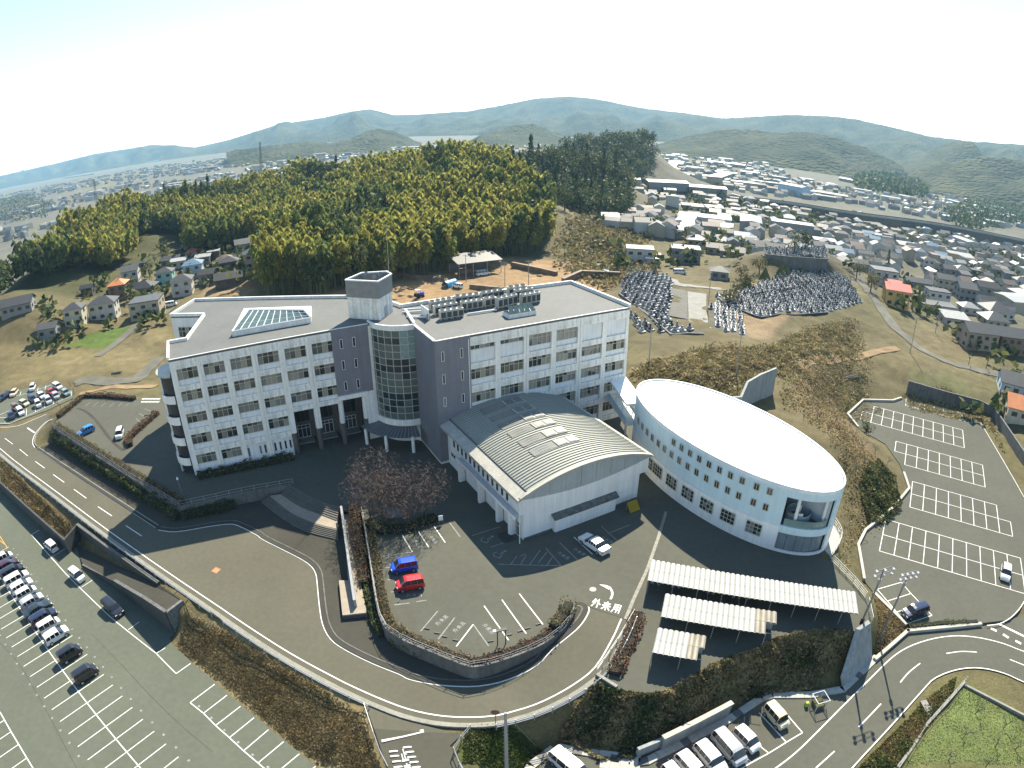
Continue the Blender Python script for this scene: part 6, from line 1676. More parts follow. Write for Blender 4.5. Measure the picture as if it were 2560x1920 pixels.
# shrubby bank below the bicycle yard
def poly_d(x, y, poly):
    m = 1e9
    for i in range(len(poly)):
        a, b = poly[i], poly[(i+1) % len(poly)]; dx, dy = b[0]-a[0], b[1]-a[1]
        t = max(0, min(1, ((x-a[0])*dx+(y-a[1])*dy)/max(1e-9, dx*dx+dy*dy)))
        m = min(m, math.hypot(x-a[0]-dx*t, y-a[1]-dy*t))
    return m
def cover(name, label, poly, n, mats, leaf, hgt, seed, cat='shrubs', lump=True, edge=0.0):
    r = random.Random(seed); C, mi, S = [], [], []
    x0, x1 = min(p[0] for p in poly), max(p[0] for p in poly); y0, y1 = min(p[1] for p in poly), max(p[1] for p in poly)
    while len(C) < n:
        x, y = r.uniform(x0, x1), r.uniform(y0, y1)
        if not inpoly(x, y, poly): continue
        if edge > 0 and poly_d(x, y, poly) < edge*r.random()*(1.2+1.6*mnoise.noise(Vector((x*.3, y*.3, 4.4)))): continue
        l = .55+.75*mnoise.noise(Vector((x*.55, y*.55, 1.7)))+.35*mnoise.noise(Vector((x*1.7, y*1.7, 5.7))) if lump else 1
        C.append((x, y, ground_z(x, y)+max(.03, hgt*l)*r.uniform(.55, 1.0)))
        v = mnoise.noise(Vector((x*.35, y*.35, 8.8)))+r.gauss(0, .3)
        mi.append(int(np.clip((v+.6)/1.2*len(mats), 0, len(mats)-1))); S.append(leaf*r.uniform(.6, 1.4))
    return stuff(link(name, quads_mesh(name, C, S, mats, mi)), label, cat)
KB = [Vector(p) for p in KERBLINE]
BANKR = WL('B3', [(-60,1110),(110,1150),(340,1185),(500,1125),(700,1015),(880,920),(1030,885),(1160,805),(1440,750),(1700,770)], 4.6)+WL('B3', [(1560,1010),(1400,1130),(1160,1150),(1080,1180),(880,1200)], .4)+WL('B3', [(430,1430),(260,1500),(250,1560),(0,1570)], 1.2)+WL('B6', [(1800,700),(1650,640)], 1.5)
cover('bank_shrubs', 'dense olive and brown shrubs covering the bank below the bicycle yard', BANKR, 24000, [M('bank_olive2', (.21,.195,.08), transl=.3, var=.3), M('bank_brown2', (.27,.19,.095), transl=.3, var=.3), M('leaf_bankolive', (0.12,0.105,0.042), var=.35, vs=.5, transl=.25), LD], .30, .75, 21)
BANKL = [WF('C4', *p, road_z) for p in ((230,60),(640,260),(1060,520),(1540,800),(1990,1090),(2110,1400),(2190,1640))]+WL('C4', [(1600,1640),(1230,1370),(870,1070),(560,800),(300,590),(140,440)], .3)
cover('dry_grass', 'tangled dry brown grass on the bank between road and lower car park', BANKL, 34000, [DRYG, M('dry_grass_tan', (0.25,0.185,0.085), var=.35, vs=.6, transl=.3, coord='World'), M('dry_grass_dark', (0.12,0.1,0.045), var=.35, vs=.6, transl=.3, coord='World')], .19, .12, 22, 'grass', False, edge=1)
PLANT = [W('A7', 0, 690, 2.2), W('A7', 40, 740, 2.3), W('A7', 500, 1150, 2.8), W('A7', 430, 1235, 2.5), W('A7', 0, 855, 2.1)]
cover('dry_grass', 'tan dry grass in the strip planter above the lower left car park', PLANT, 6000, [MATS['dry_grass_tan'], DRYG], .30, .25, 23, 'grass', False)
HILLS = WL('B7', [(220,900),(560,840),(850,740),(1040,740),(1190,790),(1330,760),(1600,620),(1990,580),(2080,680),(2100,800),(1700,900),(1480,1010),(1390,1010),(1150,1110),(1080,1215),(700,1130),(450,1115),(330,1010),(230,960)], 10)
HILL2 = WL('B7', [(560,860),(850,760),(1190,790),(1330,770),(1600,610),(2050,560),(2140,700),(2212,860),(2212,1264),(1900,1200),(1650,1240),(1450,1250),(1390,1000),(1150,1110),(1080,1215),(700,1130),(330,1010),(230,930)], 9.5)
cover('hillside_grass', 'dry mottled grass tufts across the hillside above the orchard', HILL2, 12000, [M('scrub_tan', (.31,.25,.125), var=.3, vs=.5, transl=.3), M('scrub_straw', (.27,.20,.085), var=.3, vs=.5, transl=.3), M('scrub_olive', (.16,.15,.05), var=.3, vs=.5, transl=.3)], .42, .25, 33, 'grass', edge=2)
cover('hillside_scrub', 'dry brown scrub over the hillside behind the oval hall', HILLS, 15000, [M('scrub_tan', (.31,.25,.125), var=.3, vs=.5, transl=.3), M('scrub_straw', (.27,.20,.085), var=.3, vs=.5, transl=.3), M('scrub_olive', (.16,.15,.05), var=.3, vs=.5, transl=.3), M('scrub_brown', (.19,.145,.075), var=.3, vs=.5, transl=.3)], .5, .7, 24, 'scrub', edge=4)
ORCHS = WL('B4', [(0,20),(300,40),(450,110),(620,210),(700,260),(430,270),(320,380),(390,470),(560,600),(690,720),(740,880),(640,1010),(480,1160),(390,1280),(420,1520),(330,1480),(270,1250),(300,1000),(330,900),(300,760),(150,560),(0,440)], 5)
cover('orchard_scrub', 'patchy dry grass and scrub on the orchard slope by the right car park', ORCHS, 9000, [MATS['scrub_tan'], MATS['scrub_straw'], MATS['scrub_brown'], MATS['scrub_olive']], .32, .3, 25, 'scrub', edge=3)
EDGE = WL('B4', [(480,700),(560,660),(690,730),(715,800),(740,900),(650,1000),(520,1010),(450,900),(420,800)], 4)
cover('orchard_shrubs', 'dark green shrubs at the orchard edge overhanging the right car park', EDGE, 5000, [LD, LO, LO], .36, 1.3, 26)
BACKR = WL('B8', [(760,1230),(830,1190),(1100,1210),(1280,1270),(1480,1400),(1600,1640),(1560,1659),(1430,1440),(1100,1380),(850,1320)], 4)
cover('terrace_scrub', 'dry scrub on the terrace behind the right car park wall', BACKR, 5000, [MATS['scrub_tan'], MATS['scrub_olive'], MATS['scrub_straw']], .4, .4, 27, 'scrub', edge=2)
SLOPE = WL('D', [(1190,545),(1280,600),(1350,600),(1440,560),(1400,500),(1440,470),(1400,430),(1230,460),(1190,500)], 10)
cover('slope_scrub', 'brown and olive scrub on the slope right of the bamboo hill', SLOPE, 9000, [MATS['scrub_brown'], MATS['scrub_olive'], MATS['scrub_straw'], LO], 1.1, 1.8, 28, 'scrub', edge=9)
FIELDG = WL('B5', [(1440,930),(1977,1250),(1977,1659),(900,1659)], -.3)
cover('field_grass', 'short green grass on the fruit plot at the lower right', FIELDG, 4500, [M('field_green', (.16,.20,.06), var=.3, vs=.4, transl=.3, coord='World'), M('field_straw', (.24,.22,.09), var=.3, vs=.4, transl=.3, coord='World')], .13, .05, 29, 'grass', False)
VERG = WL('B5', [(1380,850),(1100,1060),(520,1640),(850,1640),(1340,1020)], 0)
cover('verge_grass', 'rough green and brown verge beside the right-hand road', VERG, 5000, [GRASSG, LO, DRYG], .26, .2, 30, 'grass', False)
VERG2 = WL('B6', [(1010,665),(1270,650),(1480,690),(1620,760),(1480,880),(990,880)], 1.1)
cover('verge_grass', 'green grass patch below the road bend near the utility pole', VERG2, 4000, [GRASSG, GRASSG, LO], .2, .14, 31, 'grass', False)
VERG3 = WL('B5', [(640,130),(930,400),(900,450),(660,690),(640,500),(610,300)], .3)
cover('dry_grass', 'dry grass triangle around the lamp posts by the right-hand road', VERG3, 3000, [MATS['dry_grass_tan'], DRYG], .24, .2, 32, 'grass', False)
# near woods by the left houses and dark clumps in the plain
for nm, lb, pts, hg, n, lf in (('dark_copse', 'dark copse on the plain at the far left', [(0,430),(60,420),(110,440),(100,470),(0,480)], 9, 5000, 2.4), ('hill_copse', 'dark wooded mound in front of the right-hand mountains', [(1840,395),(1900,380),(1960,385),(2010,420),(1990,430),(1850,410)], 26, 7000, 5.0), ('valley_copse', 'dark trees at the foot of the right-hand mountains', [(2030,460),(2120,430),(2230,450),(2230,480),(2080,500)], 14, 5000, 4.0)):
    cover(nm, lb, WL('D', pts, -9), n, [LD, LD, LO], lf, hg, len(nm), 'trees')

# ---------------------------------------------------------------- mountains
FOREST = bpy.data.materials.new('mountain_forest'); FOREST.use_nodes = True
_n = FOREST.node_tree.nodes; _l = FOREST.node_tree.links; _b = _n['Principled BSDF']; _b.inputs['Roughness'].default_value = .95; _b.inputs['Specular IOR Level'].default_value = .05
_g = _n.new('ShaderNodeNewGeometry'); _t1 = _n.new('ShaderNodeTexNoise'); _t1.inputs['Scale'].default_value = .006; _t1.inputs['Detail'].default_value = 9; _t1.inputs['Roughness'].default_value = .7
_l.new(_g.outputs['Position'], _t1.inputs['Vector'])
_rp = _n.new('ShaderNodeValToRGB'); e = _rp.color_ramp.elements; e[0].position, e[1].position = .3, .72; e[0].color, e[1].color = (.010,.018,.009,1), (.10,.095,.045,1)
_l.new(_t1.outputs['Fac'], _rp.inputs[0]); _l.new(_rp.outputs[0], _b.inputs['Base Color'])
_t2 = _n.new('ShaderNodeTexVoronoi'); _t2.inputs['Scale'].default_value = .08; _l.new(_g.outputs['Position'], _t2.inputs['Vector'])
_bp = _n.new('ShaderNodeBump'); _bp.inputs['Strength'].default_value = 1; _bp.inputs['Distance'].default_value = 9; _l.new(_t2.outputs['Distance'], _bp.inputs['Height']); _bp.invert = True; _l.new(_bp.outputs[0], _b.inputs['Normal'])
def mountain(name, pts, dist, depth, foot=-12, n=260, rough=1.0, seed=0.0):
    """pts: skyline (frame, x, y), left to right; dist: list of distances at the same points"""
    ang_, hgt, ds = [], [], []
    for (fr, x, y), d in zip(pts, dist):
        p = WD(fr, x, y, d); ang_.append(math.atan2(p[0], p[1])); hgt.append(p[2]); ds.append(d)
    aa = np.linspace(ang_[0], ang_[-1], n); H = np.interp(aa, ang_, hgt); DD = np.interp(aa, ang_, ds)
    m = 44; V = []
    for i in range(n):
        for j in range(m):
            t = j/(m-1)                     # 0 front foot .. .7 ridge .. 1 back
            r = DD[i]+depth*(t-.68)
            s = t/.68 if t < .68 else 1-(t-.68)/.32*.6
            x, y = r*math.sin(aa[i]), r*math.cos(aa[i])
            prof = (s**.85 if t < .68 else s)
            q_ = aa[i]*DD[i]; v = .75*mnoise.fractal(Vector((q_/420+seed, r/1500, seed)), 1.0, 2.0, 4)+.18*mnoise.fractal(Vector((x/260, y/260, seed)), 1.0, 2.0, 3)
            env = math.sin(math.pi*min(1, s))
            z = foot+(H[i]-foot)*min(prof+.85*rough*v*env, .985 if t < .66 else 1.2)
            z += 3.5*mnoise.noise(Vector((x/24, y/24, seed)))*min(1, s)*rough
            V.append((x, y, z))
    F = [(i*m+j, (i+1)*m+j, (i+1)*m+j+1, i*m+j+1) for i in range(n-1) for j in range(m-1)]
    me = bpy.data.meshes.new(name); me.from_pydata(V, [], F); me.materials.append(FOREST); me.polygons.foreach_set('use_smooth', [True]*len(F)); me.update()
    return struct(link(name, me))
sky_ = [(-120,400),(0,380),(100,358),(200,333),(330,313),(420,318),(490,303),(540,288),(600,268),(690,255),(760,240),(800,235),(850,248),(900,247),(935,245),(1010,240),(1070,230),(1150,213),(1230,207),(1300,215),(1380,232),(1450,240),(1560,255),(1640,250),(1700,246),(1800,250),(1850,256),(1930,275),(2000,292),(2100,305),(2212,312),(2350,320)]
dist_ = [9230,8804,8236,7384,6532,5964,5538,5254,4970,4828,4686,4615,4686,4686,4544,4402,4260,4189,4118,4118,4118,4047,3834,3621,3479,3408,3408,3408,3337,3266,3266,3266]
mountain('hills', [('D', *p) for p in sky_], dist_, 2100, n=420, seed=1.3)
mountain('hills', [('A2', *p) for p in ((-700,440),(-420,400),(-200,380),(-60,390),(60,365),(150,318),(230,296),(330,312),(420,355),(520,400))], [2050]*10, 600, n=160, seed=4.1)
mountain('hills', [('A2', *p) for p in ((740,415),(860,345),(960,310),(1080,275),(1190,268),(1300,315),(1420,360),(1560,415))], [1950]*8, 600, n=140, seed=7.7)
mountain('hills', [('A3', *p) for p in ((-200,430),(0,385),(200,330),(400,300),(560,305),(700,322),(850,318),(960,330),(1100,365),(1250,420),(1400,490),(1480,540))], [1850]*12, 600, n=180, seed=9.9)
mountain('hills', [('A3', *p) for p in ((1500,560),(1650,520),(1800,500),(1950,470),(2100,480),(2212,500),(2400,520))], [1750]*7, 500, n=120, seed=12.9)
# ---------------------------------------------------------------- haze
mb = MB(); mb.box((0, 3500, 190), (19000, 14000, 408))
hz_ = mb.build('haze', bpy.data.materials.new('haze_air'))
hm = hz_.data.materials[0]; hm.use_nodes = True
hn_ = hm.node_tree.nodes; hn_.remove(hn_['Principled BSDF'])
pv = hn_.new('ShaderNodeVolumePrincipled'); pv.inputs['Color'].default_value = (.40,.70,.92,1); pv.inputs['Density'].default_value = 9e-5; pv.inputs['Anisotropy'].default_value = .25
hm.node_tree.links.new(pv.outputs[0], hn_['Material Output'].inputs['Volume'])
stuff(hz_, 'thin pale haze over the valley and mountains', 'haze')
# ---------------------------------------------------------------- houses
HW_ = {'white': (.40,.385,.335), 'beige': (.32,.28,.20), 'cream': (.40,.36,.26), 'grey': (.20,.20,.185), 'brown': (.18,.12,.08), 'yellow': (.50,.33,.11), 'mint': (.24,.40,.34), 'skyblue': (.36,.46,.52), 'dark': (.07,.06,.055), 'tan': (.30,.24,.17)}
HR_ = {'grey': (.045,.046,.046), 'dark grey': (.024,.025,.026), 'blue': (.10,.16,.21), 'white': (.27,.27,.245), 'orange': (.42,.16,.06), 'pink': (.50,.17,.13), 'brown': (.12,.085,.065), 'pale grey': (.075,.075,.068), 'red': (.36,.09,.05)}
hw_m = {k: M('house_wall_'+k.replace(' ', '_'), v, rough=.8, var=.06, vs=.4, streak=.1) for k, v in HW_.items()}
hr_m = {k: M('house_roof_'+k.replace(' ', '_'), v, rough=.5 if k in ('white', 'pale grey', 'blue') else .6, var=.1, vs=.8, var2=.12, vs2=5, spec=.3) for k, v in HR_.items()}
WIN = M('house_window', (.03,.035,.04), rough=.1, spec=.6)
def roof_mb(w, d, h, kind, rh=None):
    mb = MB(); o = .55; W2, D2 = w/2+o, d/2+o; rh = rh or d*.26
    if kind == 'flat':
        mb.box((0, 0, h+.12), (w+.3, d+.3, .3))
    elif kind == 'shed':
        V = [(-W2,-D2,h), (W2,-D2,h), (W2,D2,h+rh*.7), (-W2,D2,h+rh*.7)]
        mb.add([(x,y,z+.15) for x,y,z in V]+V, [(0,1,2,3),(7,6,5,4),(0,4,5,1),(1,5,6,2),(2,6,7,3),(3,7,4,0)])
    elif kind == 'gable':
        V = [(-W2,-D2,h-.12),(W2,-D2,h-.12),(W2,0,h+rh),(-W2,0,h+rh),(W2,D2,h-.12),(-W2,D2,h-.12)]
        mb.add([(x,y,z+.16) for x,y,z in V], [(0,1,2,3),(3,2,4,5)]); mb.add(V, [(3,2,1,0),(5,4,2,3)])
        mb.add([(x,y,z+.16) for x,y,z in V]+V, [(0,6,7,1),(1,7,8,2),(2,8,10,4),(4,10,11,5),(5,11,9,3),(3,9,6,0)])
    else:
        k = max(.3, w/2-d/2)
        V = [(-W2,-D2,h-.1),(W2,-D2,h-.1),(W2,D2,h-.1),(-W2,D2,h-.1),(-k,0,h+rh),(k,0,h+rh)]
        mb.add(V, [(0,1,5,4),(1,2,5),(2,3,4,5),(3,0,4),(3,2,1,0)])
    return mb
def walls_mb(w, d, h, kind, rh=None):
    mb = MB(); rh = rh or d*.26
    if kind == 'gable':
        V = [(-w/2,-d/2,-1.2),(w/2,-d/2,-1.2),(w/2,d/2,-1.2),(-w/2,d/2,-1.2),(-w/2,-d/2,h),(w/2,-d/2,h),(w/2,d/2,h),(-w/2,d/2,h),(w/2,0,h+rh-.05),(-w/2,0,h+rh-.05)]
        mb.add(V, [(0,1,5,4),(1,2,6,8,5),(2,3,7,6),(3,0,4,9,7)])
    else:
        mb.box((0,0,(h-1.2)/2), (w, d, h+1.2))
        if kind == 'shed':
            mb.add([(-w/2,-d/2,h),(w/2,-d/2,h),(w/2,d/2,h),(-w/2,d/2,h),(-w/2,d/2,h+rh*.6),(w/2,d/2,h+rh*.6)], [(1,2,5),(0,4,3),(2,3,4,5)])
    return mb
_hc = {}
def house(loc, rz, w, d, st, kind, wc, rc, label, cat='house', name='house', group=None, win=True, extra=None):
    root = thing(name, label, cat, loc, rz, group)
    h = 2.9*st+.2
    w, d = round(w*2)/2, round(d*2)/2
    key = (w, d, st, kind)
    if key not in _hc:
        a, b = walls_mb(w, d, h, kind), roof_mb(w, d, h, kind)
        _hc[key] = (a, b, {}, {})
    a, b, ca, cb = _hc[key]
    if wc not in ca:
        m = bpy.data.meshes.new('wall'); m.from_pydata(a.v, [], a.f); m.materials.append(hw_m[wc]); ca[wc] = m
    if rc not in cb:
        m = bpy.data.meshes.new('roof'); m.from_pydata(b.v, [], b.f); m.materials.append(hr_m[rc]); cb[rc] = m
    link('wall', ca[wc], root); link('roof', cb[rc], root)
    if win:
        if 'w' not in _hc:
            mb = MB(); mb.box((0,0,0), (1.5,.1,1.1)); _hc['w'] = mesh_of(mb, 'window', WIN)
        r = random.Random(int(w*10+d*100+st))
        for s in range(st):
            for k in range(max(1, int(w//3))):
                x = -w/2+w*(k+.5)/max(1, int(w//3))+r.uniform(-.3, .3)
                link('window', _hc['w'], root, (x, -d/2-.02, 1.6+2.9*s))
            for k in range(max(1, int(d//3.5))):
                y = -d/2+d*(k+.5)/max(1, int(d//3.5))
                for sg in (-1, 1): link('window', _hc['w'], root, (sg*(w/2+.02), y, 1.6+2.9*s), math.pi/2)
    return root
def hs(fr, x, y, w, d, st, kind, wc, rc, rz, label, **k):
    p = WG(fr, x, y)
    return house((p[0], p[1], p[2]), rz, w, d, st, kind, wc, rc, label, **k)
for a in [
 (120,1420,12,8,1,'gable','grey','grey',.5,'large grey barn with gable roof at the far left edge of the fields'),
 (475,1500,7,6,2,'hip','cream','grey',.35,'small cream house with grey hipped roof by the left field'),
 (650,1460,10,7,2,'hip','white','grey',.35,'white two-storey house with grey hipped roof, left of the beige box house'),
 (915,1450,11,9,2,'flat','beige','pale grey',.3,'big beige box house with flat roof above the green field'),
 (740,1340,7,7,2,'hip','brown','orange',.3,'brown house with a small orange roof in the left hamlet'),
 (890,1310,10,8,1,'hip','grey','dark grey',.2,'low house with broad dark tiled roof beside the orange-roofed house'),
 (815,1250,7,7,2,'gable','white','pale grey',.4,'white gabled house behind the orange-roofed brown house'),
 (1025,1260,7,6,2,'hip','mint','grey',.3,'mint green two-storey house in the left hamlet'),
 (1130,1315,8,7,2,'hip','white','grey',.35,'white two-storey house with grey roof just right of the mint house'),
 (1195,1210,8,7,2,'hip','skyblue','blue',.35,'pale blue house with a blue hipped roof in the left hamlet'),
 (1055,1140,9,6,1,'gable','grey','grey',.3,'grey low house at the back of the left hamlet'),
 (1100,1150,7,4,1,'shed','white','white',.3,'long bright white roofed shed in the left hamlet'),
 (1250,1125,7,4,1,'shed','grey','white',.3,'white roofed carport behind the pale blue house'),
 (1190,1092,7,6,1,'hip','cream','red',.3,'small house with a vivid red-orange roof in the left hamlet'),
 (1165,1058,8,5,1,'shed','dark','dark grey',.3,'dark house with solar panels on its roof behind the red roof'),
 (1315,1090,6,5,1,'flat','dark','white',.3,'open dark carport with white roof left of the white gabled house'),
 (1390,1140,8,7,1,'hip','beige','brown',.35,'beige house with brown-grey hipped roof'),
 (1410,1260,10,7,1,'gable','dark','dark grey',.4,'dark weathered wooden farmhouse in front of the hamlet'),
 (1415,1200,7,6,2,'hip','dark','dark grey',.4,'dark timber house with steep grey roof behind the wooden farmhouse'),
 (1505,1080,8,7,2,'gable','white','pale grey',.5,'bright white gabled two-storey house at the hamlet right end'),
 (1568,1150,8,7,2,'hip','tan','grey',.35,'tan two-storey house with grey hipped roof nearest the bamboo grove'),
 (1635,1030,7,6,2,'gable','white','white',.3,'white house with white roof half hidden by the bamboo grove'),
 (310,1570,7,5,1,'gable','grey','pale grey',.3,'low grey cottage beside the left field road'),
 (840,1170,11,3,1,'flat','dark','dark grey',.15,'long dark shed behind the white gabled house'),
 (545,1320,5,4,1,'gable','dark','dark grey',.3,'little dark hut in the scrub of the left hamlet'),
 (1290,1230,8,6,1,'gable','grey','dark grey',.3,'grey cottage with dark roof between blue house and wooden farmhouse')]:
    hs('A1', *a, group='left hamlet houses')
for a in [
 (620,480,11,8,2,'flat','white','grey',-.25,'white two-storey house with flat grey roof at the lane top'),
 (710,640,9,7,2,'gable','yellow','pink',-.35,'yellow house with bright pink roof beside the lane'),
 (690,600,5,5,2,'gable','yellow','pink',-.35,'yellow wing with its own pink gable in front of the yellow house'),
 (1020,690,15,8,1,'flat','white','pale grey',-.25,'wide lower floor of the modern white house right of the yellow house'),
 (880,510,13,6,1,'gable','grey','grey',-.3,'long low grey roofed house behind the yellow house'),
 (1075,530,9,7,2,'gable','cream','grey',-.3,'cream gabled house behind the modern white house'),
 (1235,600,9,8,2,'gable','grey','pale grey',-.3,'grey house with pale gable roof right of the modern white house'),
 (1385,590,11,8,2,'gable','grey','dark grey',-.3,'two-storey house with dark tiled roof in the right valley'),
 (1575,620,11,8,2,'gable','cream','dark grey',-.3,'cream two-storey house with dark roof at the right valley edge'),
 (1470,720,13,11,1,'hip','white','grey',-.2,'house with a broad pale grey pyramid roof in the right valley'),
 (1450,790,11,9,1,'hip','beige','pale grey',-.2,'beige house with pale hipped roof in front of the pyramid roof'),
 (1150,790,10,6,1,'shed','white','white',-.25,'white boxy shed with bright roof below the modern white house'),
 (1320,960,12,8,2,'gable','tan','pale grey',-.2,'tan two-storey row house with pale tiled roof, left half'),
 (1560,990,12,8,2,'gable','brown','pale grey',-.2,'brown two-storey row house with pale tiled roof, right half'),
 (1260,700,8,6,1,'hip','white','white',-.2,'small house with bright white roof between shed and pyramid roof'),
 (1640,1300,12,8,1,'gable','skyblue','pale grey',-.6,'blue-grey house with pale roof at the right photo edge'),
 (1660,1480,9,8,1,'gable','cream','orange',-.6,'house with orange tiled roof at the right photo edge'),
 (1210,440,9,7,2,'hip','grey','pale grey',-.3,'grey two-storey house beside the paddy field'),
 (1310,450,7,6,2,'flat','dark','grey',-.3,'dark blue-grey box house beside the paddy field'),
 (1400,490,6,5,2,'gable','white','pale grey',-.3,'small white gabled house at the paddy edge'),
 (1645,520,8,7,2,'hip','skyblue','grey',-.3,'pale blue house at the right edge of the paddy'),
 (1210,310,20,12,1,'shed','skyblue','white',-.25,'large blue workshop with white roof beside the parked trucks'),
 (1480,260,22,9,2,'gable','white','pale grey',-.25,'long white apartment house with row of small gables'),
 (790,215,12,8,1,'shed','white','white',-.2,'white box workshop in front of the valley town')]:
    hs('B8', *a, group='right valley houses')
o_ = WG('B8', 1040, 655); house((o_[0], o_[1]+2, o_[2]+3.1), -.25, 10, 6.5, 1, 'flat', 'white', 'dark grey', 'upper storey of the modern white house with dark solar roof', group='right valley houses')
for a in [
 (310,185,10,7,2,'flat','white','white',-.15,'white flat-roofed house above the cemetery'),
 (415,200,5,5,1,'shed','white','white',-.15,'small white annex beside the white flat-roofed house'),
 (670,180,11,8,2,'flat','grey','white',-.2,'grey two-storey house with pale flat roof above the cemetery'),
 (930,110,10,6,1,'gable','tan','grey',-.3,'tan cottage with grey tiled roof behind the cemetery'),
 (1040,140,10,6,1,'gable','grey','grey',-.3,'long grey tiled cottage behind the cemetery'),
 (940,305,6,5,1,'hip','grey','grey',-.3,'small grey hipped hut between the cemetery sections'),
 (760,40,9,7,1,'hip','beige','pale grey',-.2,'beige house with pale roof above the cemetery lane'),
 (1770,40,14,5,1,'shed','white','white',-.2,'white roofed hall behind the upper cemetery')]:
    hs('B7', *a, group='houses around the cemetery')
# the nearer part of the valley town, each house on its own
VALLEY = [WL('D', [(1420,455),(1500,465),(1600,500),(1700,520),(1900,530),(1960,560),(2070,600),(2240,600),(2240,500),(2000,470),(1750,440),(1500,425)], -2), WL('D', [(1390,520),(1470,480),(1600,520),(1660,545),(1600,580),(1480,560)], 3)]
cands = []
for i, poly in enumerate(VALLEY):
    for x, y in scatter(poly, 11.0, 41+i, .34): cands.append((x, y))
cands.sort(key=lambda p: p[0]**2+p[1]**2)
tops = [(o.location.x, o.location.y) for o in bpy.data.objects if o.get('category') == 'house']
cnt = 0; rw = random.Random(77); auto_used = []
kinds = [('white','grey'),('white','dark grey'),('cream','pale grey'),('grey','dark grey'),('beige','pale grey'),('beige','grey'),('tan','brown'),('white','blue'),('grey','grey'),('tan','dark grey'),('cream','brown')]
for x, y in cands:
    if cnt >= 228: break
    if any((x-a)**2+(y-b)**2 < 85 for a, b in tops): continue
    if mnoise.noise(Vector((x*.013, y*.013, 2.2))) < -.12: continue
    wc, rc = rw.choice(kinds); kd = rw.choice(('gable','gable','hip','hip','flat','shed')); st = rw.choice((1,2,2))
    house((x, y, ground_z(x, y)), rw.choice((-.35, -.25, 1.25))+rw.gauss(0, .1), rw.uniform(6, 9), rw.uniform(4.5, 6.5), st, kd, wc, rc,
          f'{("low","two-storey")[st-1]} {wc} house with {rc} {kd} roof in the valley town', group=f'valley town {("low","two-storey")[st-1]} {wc} houses with {rc} {kd} roof', win=(x*x+y*y < 380**2))
    tops.append((x, y)); cnt += 1
# the far town as one mass
def town(name, label, pts, seed, big=False):
    r = np.random.default_rng(seed); VV, FF, MM = [], [], []; k = 0
    mats = [hw_m['white'], hw_m['grey'], hw_m['beige'], hr_m['grey'], hr_m['white'], hr_m['pale grey'], hr_m['dark grey'], hr_m['blue'], hr_m['brown']]
    for x, y in pts:
        w, d, h = (r.uniform(6.5, 11), r.uniform(5, 8), r.uniform(3, 6)) if r.random() > .06 else (r.uniform(18, 45), r.uniform(10, 18), r.uniform(5, 9))
        rh = d*.25 if w < 16 else .8
        z = ground_z(x, y); a = r.choice([-.3, 1.27, -.1])+r.normal()*.12; c, s = math.cos(a), math.sin(a)
        V = np.array([(-w/2,-d/2,-1),(w/2,-d/2,-1),(w/2,d/2,-1),(-w/2,d/2,-1),(-w/2,-d/2,h),(w/2,-d/2,h),(w/2,d/2,h),(-w/2,d/2,h),(-w/2,0,h+rh),(w/2,0,h+rh)])
        V = np.stack([x+V[:,0]*c-V[:,1]*s, y+V[:,0]*s+V[:,1]*c, z+V[:,2]], 1)
        VV.append(V)
        F = [(0,1,5,4),(1,2,6,9,5),(2,3,7,6),(3,0,4,8,7),(4,5,9,8),(8,9,6,7)]
        FF += [tuple(i+k for i in f) for f in F]; k += 10
        wm = r.choice([0,0,1,2]); rm = r.choice([3,4,5,6,6,7,8,8,3,6,5]) if w < 16 else r.choice([4,4,5])
        MM += [wm]*4+[rm]*2
    me = bpy.data.meshes.new(name); me.from_pydata(np.concatenate(VV).tolist(), [], FF)
    for m in mats: me.materials.append(m)
    me.polygons.foreach_set('material_index', np.array(MM, np.int32)); me.update()
    return stuff(link(name, me), label, 'town')
pts = []
rt = random.Random(9)
WOODS = [GROVE_R, GROVE_L, WOOD2, WOOD3]
lim = lambda az: np.interp(az, [-48,-33,-22,-8,0,12,20,29,37,46,60], [3600,3400,2300,1750,1700,1450,1450,1550,1550,1600,1600])
az = -62.0
while az < 62:
    r_ = 300.0
    while r_ < lim(az):
        step = 15.5+r_*.004
        a = math.radians(az+rt.gauss(0, .35)); q = r_+rt.gauss(0, 5)
        x, y = q*math.sin(a), q*math.cos(a)
        n1 = mnoise.noise(Vector((x*.0042, y*.0042, .7)))
        if n1 > -.08 and rt.random() < .7 and not any(inpoly(x, y, w) for w in WOODS) and ground_z(x, y) < 6 and not any((x-a_)**2+(y-b_)**2 < 130 for a_, b_ in (tops if r_ < 620 else ())):
            if not (r_ < 470 and -60 < az < 8): pts.append((x, y))
        r_ += step
    az += math.degrees(15.5/max(420, min(900, 700)))
town('distant_town', 'dense distant town of pale walls and grey roofs across the plain', pts, 3)
tp = []
for k in range(3600):
    x, y = rt.choice(pts if k % 3 else tops); x += rt.gauss(0, 9); y += rt.gauss(0, 9)
    if mnoise.noise(Vector((x*.01, y*.01, 6.6))) < -.05 or any(abs(x-a)+abs(y-b) < 6.5 for a, b in tops): continue
    z = ground_z(x, y); hh = rt.uniform(3, 7)
    for q in range(12): tp.append((x+rt.gauss(0, 1.6), y+rt.gauss(0, 1.6), z+hh*rt.uniform(.25, 1)))
stuff(link('town_trees', quads_mesh('town_trees', tp, [rt.uniform(1.6, 3.2) for _ in tp], [LD, LO], [rt.randrange(2) for _ in tp])), 'dark garden trees dotted through the valley town', 'trees')
